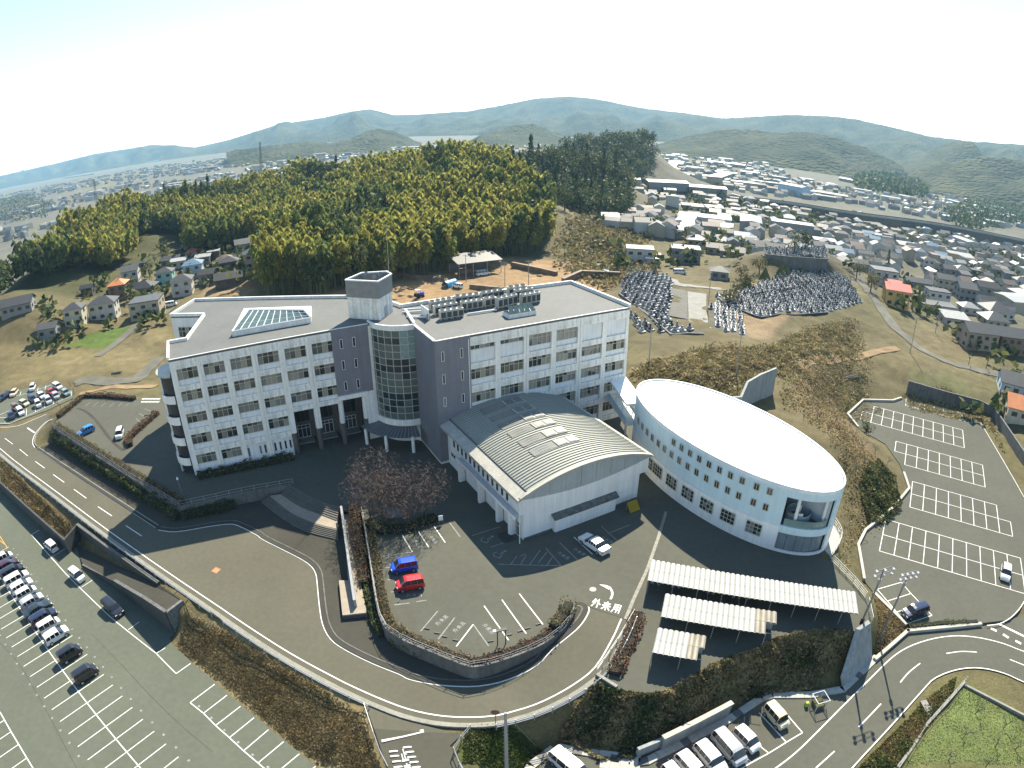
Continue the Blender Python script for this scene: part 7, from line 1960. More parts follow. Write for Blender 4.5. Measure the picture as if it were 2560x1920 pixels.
# long white greenhouse and factory roofs that stand out
for k, (x0, y0, x1, y1, d, lb) in enumerate(((1395,402,1480,410,16,'longest bright white factory roof beyond the railway, left half'),(1482,409,1565,419,14,'bright white factory roof beyond the railway, right half'),(1465,372,1570,384,18,'white roofed warehouse in the town behind the factory'),(1600,375,1640,380,14,'pale warehouse right of the white roofed warehouse'),(1690,415,1740,425,22,'tall pale blue workshop beside the railway'),(1755,420,1830,432,18,'pale flat roofed works right of the blue workshop'),(1815,388,1920,410,10,'long narrow white barn on the plain near the dark mound'),(620,333,760,325,24,'long white greenhouse roofs across the plain, left stretch'),(765,325,860,321,22,'long white greenhouse roofs across the plain, middle stretch'),(870,321,1050,317,22,'long white greenhouse roofs across the plain, right stretch'),(480,342,560,336,20,'white warehouse roofs on the left plain'),(140,383,200,375,20,'white factory roof at the far left plain'),(285,350,345,346,20,'pale warehouse on the left plain below the hills'),(1400,345,1460,352,16,'white warehouse near the foot of the mountains'),(1530,352,1610,362,14,'white long roof near the foot of the right mountains'))):
    a, b = WG('D', x0, y0+2), WG('D', x1, y1+2); c = (a+b)/2; L_ = (b-a).length
    h = 12 if k == 4 else 6
    t = thing('factory_building', lb, 'factory', (c[0], c[1], ground_z(c[0], c[1])), math.atan2((b-a)[1], (b-a)[0]))
    mb = walls_mb(L_, d, h, 'gable', 1.4); mb.build('wall', hw_m['skyblue' if k == 4 else 'grey'], t)
    mb = roof_mb(L_, d, h, 'gable', 1.4); mb.build('roof', hr_m['pale grey' if k in (3,4,5) else 'white'], t)
# railway viaduct
VZ = -1.0
vp = smooth_line([W('A3', *p, VZ) for p in ((-150,690),(120,700),(380,715),(780,760),(1200,825),(1700,890),(2212,990),(2500,1060))], 4)
via = thing('railway_viaduct', 'long grey railway viaduct with low barrier crossing the valley town', 'viaduct', (vp[0][0], vp[0][1], 0)); vo = Vector(via.location)
mb = MB(); mb.wall([p-vo for p in vp], VZ-1.2, VZ, 9.5); mb.build('deck', CONC_D, via)
for off_ in (4.6, -4.6):
    mb = MB(); mb.wall([p-vo for p in vp], VZ-.3, VZ+1.4, .3, off=off_); mb.build('barrier', CONC_L if off_ < 0 else CONC_D, via)
mb = MB(); mb.wall([p-vo for p in vp], -12, VZ-1.1, 7.5); mb.build('embankment_wall', M('viaduct_brown', (.10,.085,.065), var=.2, vs=.1, coord='World'), via)
for i in range(0, len(vp)-1):
    for t in (0, .34, .67):
        p = vp[i].lerp(vp[i+1], t)-vo; g = ground_z(p[0]+vo[0], p[1]+vo[1]); mb = MB(); mb.box((0,0,(VZ-1.2+g-1)/2), (1.6,7.9,max(1, VZ-1.2-g+1)), rz=0); mb.build('pier', CONC_D, via, loc=(p[0], p[1], 0), rz=math.atan2((vp[i+1]-vp[i])[1], (vp[i+1]-vp[i])[0]))

# ---------------------------------------------------------------- lanes
def lane(name, pts, w, mat, lift=.1, par=None):
    q = smooth_line(pts, 6)
    A = offset(q, w/2); B = offset(q, -w/2); mb = MB(); m = 5
    for i in range(len(q)-1):
        for k in range(m):
            vs = []
            for (t, j) in ((k/m, i), ((k+1)/m, i), ((k+1)/m, i+1), (k/m, i+1)):
                p = A[j].lerp(B[j], t); vs.append((p[0], p[1], ground_z(p[0], p[1])+lift))
            mb.add(vs, [(0,1,2,3)])
    return struct(mb.build(name, mat))
LANE = M('lane_asphalt', (.115,.11,.085), var=.12, vs=.2, var2=.12, coord='World', spec=.1)
DIRTP = M('dirt_track', (.22,.155,.085), var=.15, vs=.3, var2=.15, coord='World', spec=.05)
lane('lane', [WG('B8', *p) for p in ((440,440),(500,510),(570,600),(640,710),(720,820),(820,900),(930,985),(1080,1060),(1230,1110),(1400,1150),(1560,1170))], 4.2, LANE, .18)
lane('path', [WG('B8', *p) for p in ((0,1112),(120,1060),(300,1045),(520,1010),(740,970))], 2.6, DIRTP, .18)
lane('path', [WG('C8', *p) for p in ((1040,190),(1300,130),(1700,95),(2070,75))], 2.5, DIRTP, .12)
lane('lane', [WG('A7', *p) for p in ((500,215),(600,185),(880,190),(980,130),(1060,40))], 4.5, LANE, .14)
lane('lane', [WG('A1', *p) for p in ((1050,1350),(1110,1300),(1250,1230),(1450,1180),(1560,1180),(1700,1120))], 3.6, LANE, .15)
lane('lane', [WG('A1', *p) for p in ((600,1700),(780,1560),(1000,1440),(1100,1360))], 3.0, LANE, .15)
struct(sheet('parking_lot', [Vector((p[0], p[1], 0)) for p in WL('B7', [(560,378),(680,400),(690,455),(690,625),(545,598)], 8.1)], 8.12, M('cemetery_asphalt', (.10,.097,.08), coord='World', spec=.1), skirt=.3))
struct(sheet('parking_lot', [Vector((p[0], p[1], 0)) for p in WL('B7', [(690,405),(840,425),(835,560),(880,700),(700,640)], 8.1)], 8.10, M('cemetery_concrete', (.20,.195,.17), coord='World', spec=.1), skirt=.3))
lane('lane', [WG('B7', *p) for p in ((575,310),(600,345),(720,365),(850,375),(960,390))], 3.2, MATS['cemetery_concrete'], .14)

# ---------------------------------------------------------------- cemetery
GST = [M('granite_grey', (.17,.178,.18), rough=.35, var=.15, vs=2), M('granite_dark', (.03,.034,.04), rough=.3, var=.15, vs=2), M('granite_pale', (.33,.335,.32), rough=.4, var=.1, vs=2)]
def grave_parts(v):
    a = MB(); a.box((0,0,.2), (1.45,1.45,.4)); 
    b = MB(); b.box((0,.25,.55), (1.0,.9,.3)); b.box((0,.25,.82), (.7,.65,.26))
    c = MB(); h = .45+.2*(v % 3)
    c.prism([(-.19,.06),(.19,.06),(.19,.44),(-.19,.44)], .95, .95+h); c.prism([(-.17,.08),(.17,.08),(.17,.42),(-.17,.42)], .95+h, 1.02+h)
    return mesh_of(a, 'base', GST[(2, 0, 2)[v % 3]]), mesh_of(b, 'plinth', GST[(0, 1, 0, 2)[v % 4]]), mesh_of(c, 'pillar', GST[(0, 1, 0)[v % 3]])
GV = [grave_parts(v) for v in range(6)]
secs = [(CEM1, 8.0, 'left', 2.1, .45, 'granite gravestone in the left cemetery section behind the school'), (CEM2, 8.5, 'right', 2.15, -.2, 'granite gravestone in the large right cemetery terrace'), (CEM3, 8.0, 'front', 2.05, -.3, 'granite gravestone in the small front cemetery section'), (CEM4, 14.0, 'top', 2.3, -.1, 'granite gravestone on the uppermost cemetery terrace')]
gpos = []
for poly, z, nm, st, a, lb in secs:
    R_ = Matrix.Rotation(-a, 2); inv = Matrix.Rotation(a, 2)
    loc = [R_ @ Vector((p[0], p[1])) for p in poly]
    for x, y in scatter([(p[0], p[1]) for p in loc], st, 5, .1):
        q = inv @ Vector((x, y)); gpos.append((q[0]**2+q[1]**2, q[0], q[1], z, a, nm, lb))
extra = WL('B7', [(235,640),(300,690),(480,800),(520,830),(240,760)], 5.5)
for x, y in scatter(extra, 2.2, 6, .2): gpos.append((x*x+y*y, x, y, 5.5, .5, 'lower', 'granite gravestone on the low strip beside the school'))
gpos.sort(); rg = random.Random(4); gi = []
for i, (_, x, y, z, a, nm, lb) in enumerate(gpos):
    v = rg.randrange(6)
    if i < 300:
        t = thing('gravestone', lb, 'gravestone', (x, y, ground_z(x, y)), a+math.pi*rg.choice((0,0,.5)), f'{nm} cemetery section gravestones')
        for me in GV[v]: link(me.name.split('.')[0], me, t)
    else: gi.append((v, x, y, a))
VV, FF, MM = [], [], []; k = 0
for v, x, y, a in gi:
    z = ground_z(x, y); c, s = math.cos(a), math.sin(a)
    for me in GV[v]:
        mi = GST.index(me.materials[0])
        for p in me.vertices: VV.append((x+p.co.x*c-p.co.y*s, y+p.co.x*s+p.co.y*c, z+p.co.z))
        for f in me.polygons: FF.append(tuple(i+k for i in f.vertices)); MM.append(mi)
        k += len(me.vertices)
if FF:
    me = bpy.data.meshes.new('gravestones'); me.from_pydata(VV, [], FF)
    for m in GST: me.materials.append(m)
    me.polygons.foreach_set('material_index', MM); stuff(link('gravestone_field', me), 'crowded grey gravestones on the farther cemetery terraces', 'gravestones')
def tw(label, pts, z0, z1, th=.35, mat=CONC_D): wall_thing('retaining_wall', label, pts, z0, z1, th, mat)
tw('dark retaining wall under the left cemetery section', WL('B7', [(150,420),(380,590),(560,745)], 8.2), 3.5, 8.3)
tw('grey parapet wall below the low strip of graves beside the school', WL('B7', [(240,670),(390,780),(500,850)], 6), 3.0, 6.2, .3, CONC)
tw('dark wall at the right front of the left cemetery section', WL('B7', [(560,745),(690,735),(820,740)], 8.1), 5.5, 8.2)
tw('dark wall across the middle of the right cemetery terraces', WL('B7', [(1200,420),(1350,395),(1520,372)], 9.2), 8.0, 9.3)
tw('curved dark stone edge along the front of the right cemetery', smooth_line(WL('B7', [(925,445),(1000,510),(1130,560),(1270,608),(1420,585),(1550,590),(1800,572)], 8.6), 3), 7.4, 8.75, .3, MATS['granite_dark'])
tw('dark high retaining wall of the uppermost cemetery terrace', WL('B7', [(1300,115),(1500,135),(1800,155)], 14), 8.0, 14.3)
# pyramid-trimmed hedges between the terraces
for k, (x, y) in enumerate(((1150,370),(1300,310),(1420,290),(1460,270),(1585,250),(1650,235))):
    p = WG('B7', x, y); t = thing('cone_hedge', f'cone-trimmed tan shrub between the cemetery terraces, {ordn[k] if k < 5 else "sixth"} from the left', 'shrub', p)
    mb = MB(); mb.tube([(0,0,0),(0,0,4.2)], [2.4,.1], 8); mb.build('foliage', LO, t)
# ---------------------------------------------------------------- building site behind the school
t = thing('open_shed', 'open-sided shed with pale sheet-metal roof on the earth yard', 'shed', WG('A2', 830, 1180), .45)
mb = MB(); V = [(-8,-5,4.6),(8,-5,4.6),(8,5,6.0),(-8,5,6.0)]; mb.add(V+[(x,y,z-.12) for x,y,z in V], [(0,1,2,3),(7,6,5,4),(0,4,5,1),(1,5,6,2),(2,6,7,3),(3,7,4,0)]); mb.build('roof', hr_m['pale grey'], t)
for x in (-7.5,-2.5,2.5,7.5):
    for y in (-4.6, 4.6): mb = MB(); mb.tube([(x,y,-.5),(x,y,4.6 if y < 0 else 5.9)], .12, 6); mb.build('post', METAL, t)
mb = MB(); mb.box((0,4.4,1.5), (15,.2,3)); mb.build('back_wall', CONC_D, t)
mb = MB(); mb.box((-3,1,.7), (4,3,1.4)); mb.build('timber_stack', hw_m['brown'], t)
t = thing('tarpaulin_tunnel', 'small tunnel tent of bright blue tarpaulin on the earth yard', 'tent', WG('A2', 675, 1265), .9)
mb = MB(); A = [Vector((-2.2, 1.5*math.cos(a), 1.9*math.sin(a))) for a in np.linspace(0, math.pi, 10)]; mb.strip(A, [p+Vector((4.4,0,0)) for p in A]); mb.build('cover', M('blue_tarp', (.04,.25,.42), rough=.4), t)
for k, (x, y, s_) in enumerate(((440,1330,1.2),(380,1325,1.0),(520,1360,1.0),(590,1230,2.6),(430,1210,2.4),(700,1160,2.0),(1230,1205,1.0),(1600,1150,2.4),(330,1350,.9))):
    p = WG('A2', x, y); mb = MB(); n = 9
    ring = [(s_*1.6*math.cos(2*math.pi*i/n)*(1+.25*math.sin(i*2.3+k)), s_*1.1*math.sin(2*math.pi*i/n)*(1+.2*math.cos(i*1.7+k)), -.2) for i in range(n)]
    r2 = [(a*.5, b*.5, s_*.42+.08*math.sin(i*3)) for i, (a, b, c) in enumerate(ring)]
    mb.strip(ring+[ring[0]], r2+[r2[0]]); mb.add(r2, [tuple(range(n))])
    tag(mb.build('earth_heap', M('earth_heap', (.10,.07,.045), var=.3, vs=1, coord='World') if s_ > 2 else M('earth_heap_orange', (.20,.125,.06), var=.25, vs=1, coord='World'), loc=p), f'{"large dark" if s_ > 2 else "small orange"} heap of soil on the building site, {["left of the tractor","at its far left","right of the tractor","before the open shed","at the back left","beside the open shed","in the middle yard","at the right end","at the front left"][k]}', 'soil heap')
def earthbank(lb, pts, z0, z1): wall_thing('earth_bank', lb, pts, z0, z1, 1.2, M('raw_earth', (.15,.10,.06), var=.3, vs=.5, var2=.3, coord='World'), 'earth bank')
earthbank('dark cut earth bank at the back right of the building site', WL('A2', [(1060,1140),(1250,1180),(1330,1200)], 5.5), 4, 6.8)
earthbank('shaded earth bank across the front of the building site', WL('A2', [(800,1290),(1000,1310)], 4.5), 3, 6.4)
earthbank('curved dark earth bank at the right of the building site', WL('A2', [(1370,1250),(1480,1200),(1720,1210)], 5.5), 4, 7.2)
earthbank('low earth ridge along the left of the building site', WL('A2', [(360,1200),(480,1220),(640,1225)], 5), 4, 6.2)
# ---------------------------------------------------------------- cars
CGLASS = M('car_glass', (.012,.015,.018), rough=.05, var=.1, spec=.7)
TYRE = M('tyre', (.015,.015,.015), rough=.8); RIM = M('wheel_rim', (.35,.35,.36), rough=.35, metal=.6)
LAMP = M('car_headlamp', (.55,.56,.58), rough=.15); TAIL = M('car_taillamp', (.32,.02,.015), rough=.2); TRIM = M('car_trim', (.02,.02,.02), rough=.6); PLATE = M('number_plate', (.5,.5,.42))
PAINTS = {'white': (.62,.62,.59), 'pearl': (.55,.53,.46), 'silver': (.34,.35,.36), 'black': (.012,.012,.014), 'navy': (.012,.016,.04), 'dark green': (.014,.022,.02), 'blue': (.01,.06,.45), 'sky': (.02,.16,.42), 'red': (.42,.012,.016), 'plum': (.045,.012,.02), 'cream': (.55,.47,.30), 'brown': (.16,.08,.06), 'green': (.20,.26,.21)}
PM = {k: M('car_paint_'+k.replace(' ', '_'), v, rough=.28, var=.02, var2=.03, coat=.6, spec=.5) for k, v in PAINTS.items()}
CARS = {'kei': (3.4, .74, [(-1.70,.62,.62),(-1.67,.95,.95),(-1.60,1.0,1.52),(-1.42,1.0,1.64),(.30,1.0,1.66),(.62,1.0,1.58),(1.16,.98,.98),(1.52,.88,.88),(1.66,.72,.72),(1.70,.45,.45)]),
 'box': (3.4, .74, [(-1.70,.62,.62),(-1.68,1.0,1.0),(-1.64,1.04,1.66),(-1.5,1.04,1.76),(.55,1.02,1.76),(.85,1.02,1.66),(1.22,1.0,1.0),(1.55,.92,.92),(1.68,.75,.75),(1.70,.45,.45)]),
 'hatch': (3.9, .84, [(-1.95,.55,.55),(-1.9,.93,.93),(-1.72,.98,1.30),(-1.35,.98,1.46),(.05,.95,1.5),(.42,.95,1.42),(1.15,.92,.92),(1.7,.80,.80),(1.9,.62,.62),(1.95,.42,.42)]),
 'sedan': (4.7, .87, [(-2.35,.5,.5),(-2.28,.93,.93),(-1.55,1.0,1.0),(-.98,.98,1.35),(-.45,.97,1.42),(.3,.95,1.40),(1.1,.92,.92),(1.95,.80,.80),(2.28,.64,.64),(2.35,.4,.4)]),
 'van': (4.7, .86, [(-2.35,.6,.6),(-2.33,1.0,1.0),(-2.27,1.1,1.68),(-2.05,1.1,1.86),(.95,1.05,1.88),(1.3,1.05,1.76),(1.9,1.0,1.0),(2.2,.88,.88),(2.33,.66,.66),(2.35,.42,.42)]),
 'wagon': (4.3, .85, [(-2.15,.55,.55),(-2.1,.97,.97),(-2.0,1.0,1.42),(-1.75,1.0,1.58),(.35,.97,1.60),(.75,.97,1.5),(1.3,.94,.94),(1.9,.82,.82),(2.1,.64,.64),(2.15,.42,.42)])}
_cm = {}
def car_meshes(kind):
    if kind in _cm: return _cm[kind]
    L_, w, st = CARS[kind]
    body, glass = MB(), MB()
    secs_ = []
    n = len(st)
    for i, (x, zb, zr) in enumerate(st):
        e = abs(x)/(L_/2); ww = w*(1-.10*max(0, e-.72)/.28)
        cab = zr > zb+.1
        wr = ww*.80 if cab else ww*.86
        zl = .26
        S_ = [(x, ww*.94, zl), (x, ww, min(.52, zb-.05)), (x, ww, zb-.1 if zb > .7 else zb-.05), (x, ww*.965, zb), (x, wr, zr-.03 if cab else zb+.012), (x, wr*.55, zr+.015 if cab else zb+.03)]
        secs_.append((S_, cab))
    for sg in (1, -1):
        for i in range(n-1):
            A, ca = secs_[i]; B, cb = secs_[i+1]
            for j in range(5):
                q = [A[j], B[j], B[j+1], A[j+1]]
                q = [(p[0], p[1]*sg, p[2]) for p in q]
                isg = (j == 3 and (ca or cb)) or (j == 4 and (ca != cb))
                (glass if isg else body).add(q, [(0,1,2,3)] if sg < 0 else [(3,2,1,0)])
    for i in range(n-1):
        A, ca = secs_[i]; B, cb = secs_[i+1]
        q = [A[5], B[5], (B[5][0], -B[5][1], B[5][2]), (A[5][0], -A[5][1], A[5][2])]
        (glass if ca != cb else body).add(q, [(3,2,1,0)])
    for k in (0, n-1):
        S_ = secs_[k][0]; body.add([(p[0], p[1], p[2]) for p in S_]+[(p[0], -p[1], p[2]) for p in S_[::-1]], [tuple(range(12))])
    # pillars between side windows
    cabs = [i for i in range(n) if secs_[i][1]]
    xa, xb = st[cabs[0]][0], st[cabs[-1]][0]
    for f in (.0, .34, .68, 1.0):
        x = xa+(xb-xa)*f
        i = max(j for j in range(n-1) if st[j][0] <= x+1e-6); t = (x-st[i][0])/(st[i+1][0]-st[i][0])
        P3 = [a+(b-a)*t for a, b in zip(secs_[i][0][3], secs_[i+1][0][3])]; P4 = [a+(b-a)*t for a, b in zip(secs_[i][0][4], secs_[i+1][0][4])]
        for sg in (1, -1): body.tube([(P3[0], sg*(P3[1]-.0), P3[2]-.02), (P4[0], sg*P4[1], P4[2])], .045, 4)
    bm_ = mesh_of(body, 'body', PM['white']); gm = mesh_of(glass, 'glass', CGLASS)
    wh = MB(); wh.tube([(0,-.10,0),(0,.10,0)], .30, 14); wm = mesh_of(wh, 'wheel', TYRE)
    rm_ = MB(); rm_.tube([(0,-.112,0),(0,.112,0)], .19, 10); rmm = mesh_of(rm_, 'rim', RIM)
    hd = MB(); hd.box((0,0,0), (.16,.34,.16)); hm_ = mesh_of(hd, 'headlight', LAMP)
    tl = MB(); tl.box((0,0,0), (.08,.16,.34)); tm = mesh_of(tl, 'taillight', TAIL)
    mi = MB(); mi.box((0,0,0), (.12,.2,.14)); mm = mesh_of(mi, 'mirror', TRIM)
    pl = MB(); pl.box((0,0,0), (.03,.34,.17)); pm = mesh_of(pl, 'number_plate', PLATE)
    _cm[kind] = (bm_, gm, wm, rmm, hm_, tm, mm, pm); return _cm[kind]
def car(loc, rz, kind, col, label, cat='car', group=None, name='parked_car', detail=True):
    L_, w, st = CARS[kind]; M_ = car_meshes(kind)
    root = thing(name, label, cat, loc, rz, group)
    b = link('body', M_[0], root); b.material_slots[0].link = 'OBJECT'; b.material_slots[0].material = PM[col]
    link('glass', M_[1], root)
    for sx in (-1, 1):
        for sy in (-1, 1):
            wl = link('wheel', M_[2], root, (sx*L_*.31, sy*(w-.08), .30))
            if detail: link('rim', M_[3], wl, (0, sy*.01, 0))
    if detail:
        for sy in (-1, 1):
            link('headlight', M_[4], root, (st[-2][0]-.08, sy*(w-.24), st[-2][1]-.0)); link('taillight', M_[5], root, (st[1][0]+.0, sy*(w-.13), st[1][1]-.12))
            link('mirror', M_[6], root, (st[-4][0]-.42, sy*(w+.08), st[-4][1]+.08))
        link('number_plate', M_[7], root, (st[-1][0]+.01, 0, .5)); link('number_plate', M_[7], root, (st[0][0]-.01, 0, .58))
    return root
def ang_w(a, b): return math.atan2(b[1]-a[1], b[0]-a[0])
ga = math.atan2(gv[1], gv[0])
row = [(-10.5,'kei','white'),(-9.5,'hatch','plum'),(-8.5,'wagon','black'),(-7.5,'wagon','white'),(-6.5,'hatch','white'),(-5.5,'kei','white'),(-4.5,'hatch','silver'),(-3.5,'sedan','dark green'),(-2.5,'wagon','navy'),(-1.5,'box','white'),(-.5,'hatch','white'),(1.5,'box','black'),(3.5,'box','black')]
names = ['farthest white small car in the long row of the lower car park','plum coloured hatchback second from the far end of the long row','black wagon third from the far end of the long row','white wagon behind the black wagon in the long row','white hatchback in the middle of the long parked row','white small car in the middle of the long parked row','silver hatchback in the long parked row of the lower car park','dark green sedan in the long parked row of the lower car park','navy wagon between dark green sedan and white box car','white box car beside the navy wagon in the lower car park','white hatchback nearest the gap in the long parked row','black box car alone after the gap in the lower car park','black box car nearest the camera in the lower car park']
for (i, kd, cl), lb in zip(row, names):
    p = G0+gu*GW*i+gv*2.1
    car((p[0], p[1], ZL), ga, kd, cl, lb, group='cars in the long row')
def carp(fr, a, b, z, kd, cl, lb, **k):
    """a: rear, b: front ground pixels"""
    pa, pb = W(fr, *a, z), W(fr, *b, z); c = (pa+pb)/2
    return car((c[0], c[1], z), ang_w(pa, pb), kd, cl, lb, **k)
carp('A8', (385,225), (315,165), 0, 'kei', 'white', 'white small car parked alone under the planter wall')
carp('A8', (490,365), (560,420), 0, 'kei', 'white', 'white small car parked at the foot of the ramp wall')
carp('A8', (725,575), (800,640), 0, 'wagon', 'black', 'black off-roader parked in the shade of the ramp wall')
carp('C8', (1230,660), (1050,745), ZP, 'hatch', 'sky', 'bright sky-blue hatchback in the left yard')
carp('C8', (1600,700), (1570,790), ZP, 'kei', 'white', 'white small car in the left yard near the reddish hedge')
carp('B1', (1335,812), (1145,845), ZP, 'kei', 'blue', 'vivid blue hatchback in the visitor car park')
carp('B1', (1380,945), (1190,978), ZP, 'kei', 'red', 'bright red hatchback beside the blue hatchback in the visitor car park')
carp('B2', (1495,690), (1330,575), ZP, 'sedan', 'white', 'white sedan parked in the shadow in front of the vaulted hall')
carp('B4', (1415,1430), (1405,1545), ZR, 'hatch', 'white', 'white hatchback alone in the right car park')
carp('B5', (1090,275), (915,330), ZR, 'wagon', 'navy', 'dark navy estate car near the lamp posts in the right car park')
carp('B3', (1115,1275), (1225,1400), 0, 'box', 'cream', 'cream box car at the end of the lower roadside stalls')
carp('B3', (905,1425), (1040,1560), 0, 'kei', 'white', 'white small car second from the right in the roadside stalls')
carp('B3', (775,1455), (935,1640), 0, 'van', 'silver', 'silver minivan third from the right in the roadside stalls')
carp('B3', (660,1530), (800,1690), 0, 'wagon', 'white', 'white wagon left of the silver minivan in the roadside stalls')
carp('B3', (535,1600), (680,1760), 0, 'wagon', 'white', 'white wagon cut by the lower frame edge in the roadside stalls')
carp('B3', (430,1665), (560,1820), 0, 'kei', 'white', 'white car mostly below the frame at the roadside stalls')
carp('B6', (1640,830), (1800,960), 0, 'van', 'white', 'white van at the bottom frame edge below the road bend')
far = [((105,225),(40,265),'wagon','navy','dark car at the left end of the far left car park back row'),((215,170),(170,225),'hatch','cream','cream-white car in the back row of the far left car park'),((450,105),(425,155),'kei','white','small white car alone in the middle of the far back row'),((180,370),(240,420),'kei','brown','brown-roofed car in the far left front double row'),((250,410),(305,480),'wagon','white','white wagon at the front of the far left double row'),((135,460),(180,540),'hatch','navy','dark car at the left end of the far left front row'),((280,320),(370,350),'hatch','cream','yellowish white car in the far left double row'),((400,250),(470,310),'wagon','navy','navy wagon in the far left double row'),((490,310),(530,385),'kei','white','white small car before the navy wagon'),((520,215),(580,255),'hatch','white','white car behind in the far left double row'),((620,270),(660,325),'wagon','silver','silver-white wagon in the far left front row'),((640,165),(720,205),'sedan','red','faded red sedan in the far left double row'),((720,215),(760,260),'hatch','silver','silver hatchback in front of the red sedan'),((720,95),(800,130),'wagon','white','white wagon at the right end of the far back row'),((840,175),(900,215),'hatch','green','pale green-grey hatchback at the right end of the far double row')]
for a, b, kd, cl, lb in far:
    pa, pb = WF('C8', *a, road_z), WF('C8', *b, road_z); c = (pa+pb)/2
    car((c[0], c[1], c[2]+.02), ang_w(pa, pb), kd, cl, lb, group='cars in the far left lot', detail=False)
def carg(fr, x, y, rz, kd, cl, lb, **k):
    p = WG(fr, x, y); car((p[0], p[1], p[2]+.03), rz, kd, cl, lb, detail=False, **k)
carg('A2', 880, 1200, .5, 'van', 'white', 'white van parked before the open shed on the building site')
carg('A2', 722, 1278, 2.6, 'kei', 'white', 'small white truck beside the blue tarpaulin tunnel')
carg('A2', 1630, 1195, 2.4, 'wagon', 'silver', 'pale truck on the right mound of the building site')
carg('B7', 630, 268, .1, 'van', 'white', 'white van at the head of the cemetery car park')
carg('A1', 1050, 1390, .4, 'van', 'white', 'white car beside the big beige box house')
for k in range(9):
    carg('B8', 935+k*22-(k//5)*60, 240+(k//5)*22+k*3, -1.2, 'wagon', ('white','silver','white')[k % 3], f'{("white","silver","white")[k % 3]} car in the valley yard left of the blue workshop, {ordn[k % 5]} in its {"back" if k < 5 else "front"} row', group='cars by the workshop')
for k in range(7):
    carg('B8', 965+k*18 if k < 4 else 1180+(k-4)*45, 320+k*4 if k < 4 else 340+(k-4)*10, -.25, 'van', 'white', f'white truck parked on the workshop apron, {ordn[k % 4]} from the left in the {"left" if k < 4 else "right"} group', cat='truck', name='parked_truck', group='trucks on the workshop apron')
# small tractor
t = thing('tractor', 'small blue and white tractor on the orange earth yard', 'tractor', WG('A2', 488, 1335), .6)
for sx, r_ in ((-.7,.7), (.9,.42)):
    for sy in (-1, 1): mb = MB(); mb.tube([(sx, sy*.75-.15, r_), (sx, sy*.75+.15, r_)], r_, 12); mb.build('wheel', TYRE, t)
mb = MB(); mb.box((.6,0,1.0), (1.7,.8,.7)); mb.build('bonnet', PM['blue'], t)
mb = MB(); mb.box((-.6,0,1.0), (.9,1.0,.5)); mb.build('seat', TRIM, t)
mb = MB(); mb.box((-.5,0,2.4), (1.5,1.4,.1)); mb.build('canopy', PM['white'], t)
for a in (-1, 1):
    for b in (-1.1, .1): mb = MB(); mb.tube([(b, a*.6, 1.1), (b, a*.6, 2.4)], .04, 5); mb.build('canopy_post', TRIM, t)
# ---------------------------------------------------------------- lamp posts, poles, mirror, signs
POLE = M('pole_grey', (.16,.16,.155), rough=.6); POLE_C = M('concrete_pole', (.26,.255,.235), rough=.85, var=.1)
def floodlight(base, top, h, n, label):
    t = thing('floodlight_mast', label, 'lamp post', base)
    mb = MB(); mb.tube([(0,0,-.2),(0,0,h)], [.16,.09], 10); mb.build('mast', POLE, t)
    mb = MB(); mb.tube([(0,0,-.1),(0,0,.9)], .24, 10); mb.build('footing', TRIM, t)
    for lv in (0, .7):
        mb = MB(); mb.tube([(-1.3,-.2,h-lv),(1.3,.2,h-lv)], .05, 5); mb.build('crossarm', POLE, t)
        for k in range(n):
            x = -1.2+2.4*k/(n-1); mb = MB(); mb.tube([(x, -.05, h-lv+.05),(x+.05,-.35,h-lv-.1)], [.12,.26], 8); mb.build('lamp', M('lamp_head', (.30,.31,.32), rough=.4), t)
    mb = MB(); mb.tube([(0,0,h-2.2),(0,0,h-1.5)], .22, 8); mb.build('control_box', POLE_C, t)
p = W('B5', 690, 540, .3); floodlight((p[0], p[1], .2), None, 11.6, 4, 'tall floodlight mast by the right-hand road, the right one of two')
p = W('B5', 540, 385, ZP); floodlight((p[0], p[1], ZP), None, 8.6, 3, 'floodlight mast at the right end of the long bicycle shed')
def utility(base, h, rz, label, bars=2, r0=.17):
    t = thing('utility_pole', label, 'utility pole', base, rz)
    mb = MB(); mb.tube([(0,0,-.5),(0,0,h)], [r0, r0*.65], 8); mb.build('pole', POLE_C, t)
    for k in range(bars):
        mb = MB(); mb.box((0,0,h-.5-.8*k), (1.9,.09,.09)); mb.build('crossarm', POLE, t)
        for x in (-.8,-.3,.3,.8): mb = MB(); mb.tube([(x,0,h-.45-.8*k),(x,0,h-.2-.8*k)], .05, 5); mb.build('insulator', hw_m['white'], t)
    return t
u = utility(W('B6', 1290, 905, .6), 10.4, .3, 'thick concrete utility pole with steps at the bottom of the picture', 0, .2)
for k in range(12): mb = MB(); mb.tube([(-.3,0,2.2+k*.65),(.3,0,2.2+k*.65)], .02, 4); mb.build('step_peg', POLE, u)
